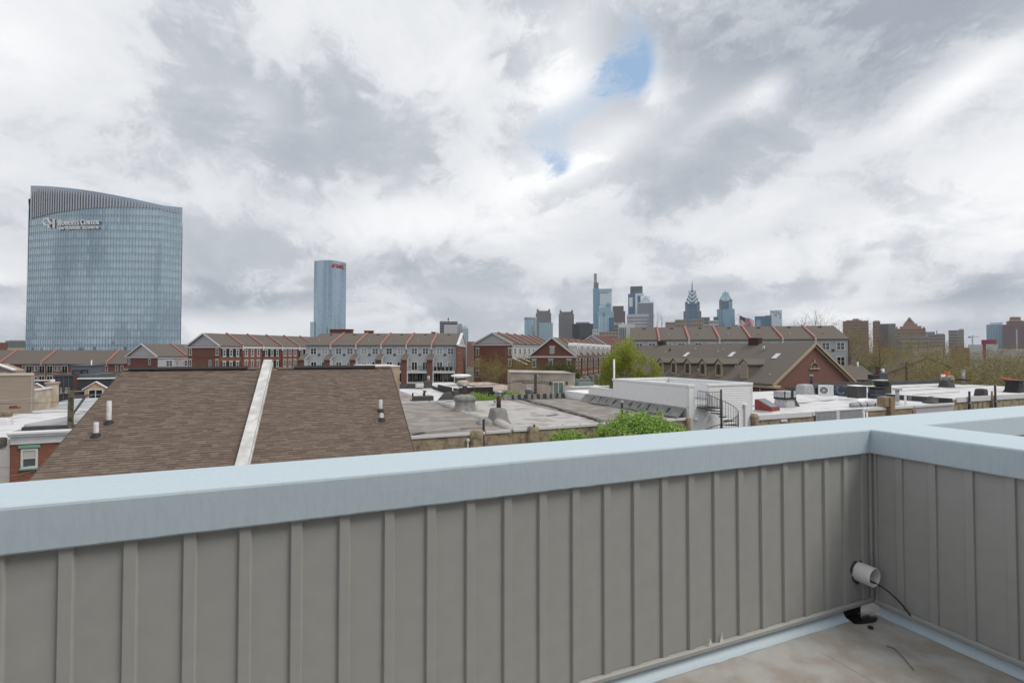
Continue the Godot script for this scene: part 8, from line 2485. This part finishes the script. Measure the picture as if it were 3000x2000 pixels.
# ---------------------------------------------------------------- wires and the flag
func wire(label: String, p: Vector3, q: Vector3, sag: float, r: float, mat: Material):
	var st := mb()
	var pts := []
	for i in 17:
		var t := i / 16.0
		pts.append(p.lerp(q, t) - Vector3(0, 4.0 * sag * t * (1.0 - t), 0))
	tube(st, pts, r, 4)
	tag(part(self, "overhead_wire", st, mat), label, "wire", "overhead wires")

func wires():
	var ir := mt("wire_grey", C(0.06, 0.06, 0.065), 0.6)
	var wl := mt("wire_light", C(0.36, 0.36, 0.37), 0.6)
	wire("light wire from the mossy pole across the dark modern house", at(203, 1147, 34), at(-80, 1172, 30), 0.2, 0.012, wl)
	wire("upper light wire from the mossy pole to the cream dormer", at(207, 1146, 34), at(300, 1136, 62), 0.1, 0.02, wl)
	wire("dark wire below across the tan clapboard house", at(203, 1174, 34), at(-80, 1180, 30), 0.1, 0.012, ir)
	wire("dark wire across the white rendered wall", at(80, 1366, 30), at(-60, 1367, 27), 0.05, 0.010, ir)
	wire("pale wire across the red brick wall", at(100, 1378, 32.6), at(-60, 1402, 27), 0.1, 0.010, wl)
	wire("wire from the crossarm pole towards the grey town houses", at(1569, 1112, 54), at(1170, 1126, 78), 0.5, 0.02, ir)
	wire("second wire from the crossarm pole towards the grey town houses", at(1550, 1113, 54), at(1170, 1131, 80), 0.6, 0.02, ir)
	wire("wire from the crossarm pole behind the white roof deck", at(1585, 1115, 54), at(1760, 1128, 62), 0.4, 0.018, ir)
	# flag on its pole behind the long grey row
	var f := thing("flag", "large striped flag flying behind the long grey row", "flag", at(2166, 948, 125.5))
	var W := 3.75
	var H := 2.0
	var wav := func(x: float, y: float) -> Vector3: return Vector3(x, y - 0.30 * x + 0.06 * sin(x * 3.0), 0.22 * sin(x * 2.4 + y))
	var cols := [mt("flag_red", C(0.36, 0.03, 0.035), 0.8), mt("flag_white", C(0.62, 0.62, 0.62), 0.8), mt("flag_blue", C(0.02, 0.025, 0.06), 0.8)]
	for k in 13:
		var st := mb()
		var y1 := H * (1.0 - k / 13.0)
		var y0 := H * (1.0 - (k + 1) / 13.0)
		var x0 := 1.5 if k < 7 else 0.0
		for i in 14:
			var a := x0 + (W - x0) * i / 14.0
			var b := x0 + (W - x0) * (i + 1) / 14.0
			quad(st, wav.call(a, y1), wav.call(b, y1), wav.call(b, y0), wav.call(a, y0))
		part(f, "stripe", st, cols[k % 2])
	var ct := mb()
	for i in 6: quad(ct, wav.call(0.25 * i, H), wav.call(0.25 * (i + 1), H), wav.call(0.25 * (i + 1), H * 6.0 / 13.0), wav.call(0.25 * i, H * 6.0 / 13.0))
	var cn := part(f, "canton", ct, cols[2])
	var stars := mb()
	for r in 5:
		for c in 6:
			var p: Vector3 = wav.call(0.14 + c * 0.24, H - 0.12 - r * 0.2) + Vector3(0, 0, 0.012)
			tri(stars, p + Vector3(0, 0.05, 0), p + Vector3(0.045, -0.035, 0), p + Vector3(-0.045, -0.035, 0))
			tri(stars, p + Vector3(0, -0.055, 0.001), p + Vector3(-0.045, 0.025, 0.001), p + Vector3(0.045, 0.025, 0.001))
	part(cn, "stars", stars, cols[1])
	var fp := thing("flagpole", "slim white flagpole carrying the striped flag", "flagpole", at(2165.5, 1033, 125.6) * Vector3(1, 0, 1))
	rod(fp, "pole", Vector3.ZERO, Vector3(0, at(2165, 922, 125.6).y, 0), 0.07, M.trim_white, 8)
	rod(fp, "ball", Vector3(0, at(2165, 922, 125.6).y, 0), Vector3(0, at(2165, 922, 125.6).y + 0.2, 0), 0.12, M.galvanised, 8)
	# lamp posts and a pole among the right hand trees
	var up := thing("timber_pole", "plain timber pole among the bare trees before the long cream house", "utility pole", at(2656, 1033, 72) * Vector3(1, 0, 1))
	rod(up, "pole", Vector3.ZERO, Vector3(0, at(2656, 1060, 72).y, 0), 0.15, mt("pole_wood"), 10)
	rod(up, "arm", Vector3(-0.9, at(2656, 1066, 72).y, 0), Vector3(0.9, at(2656, 1066, 72).y, 0), 0.05, mt("pole_wood"), 6)
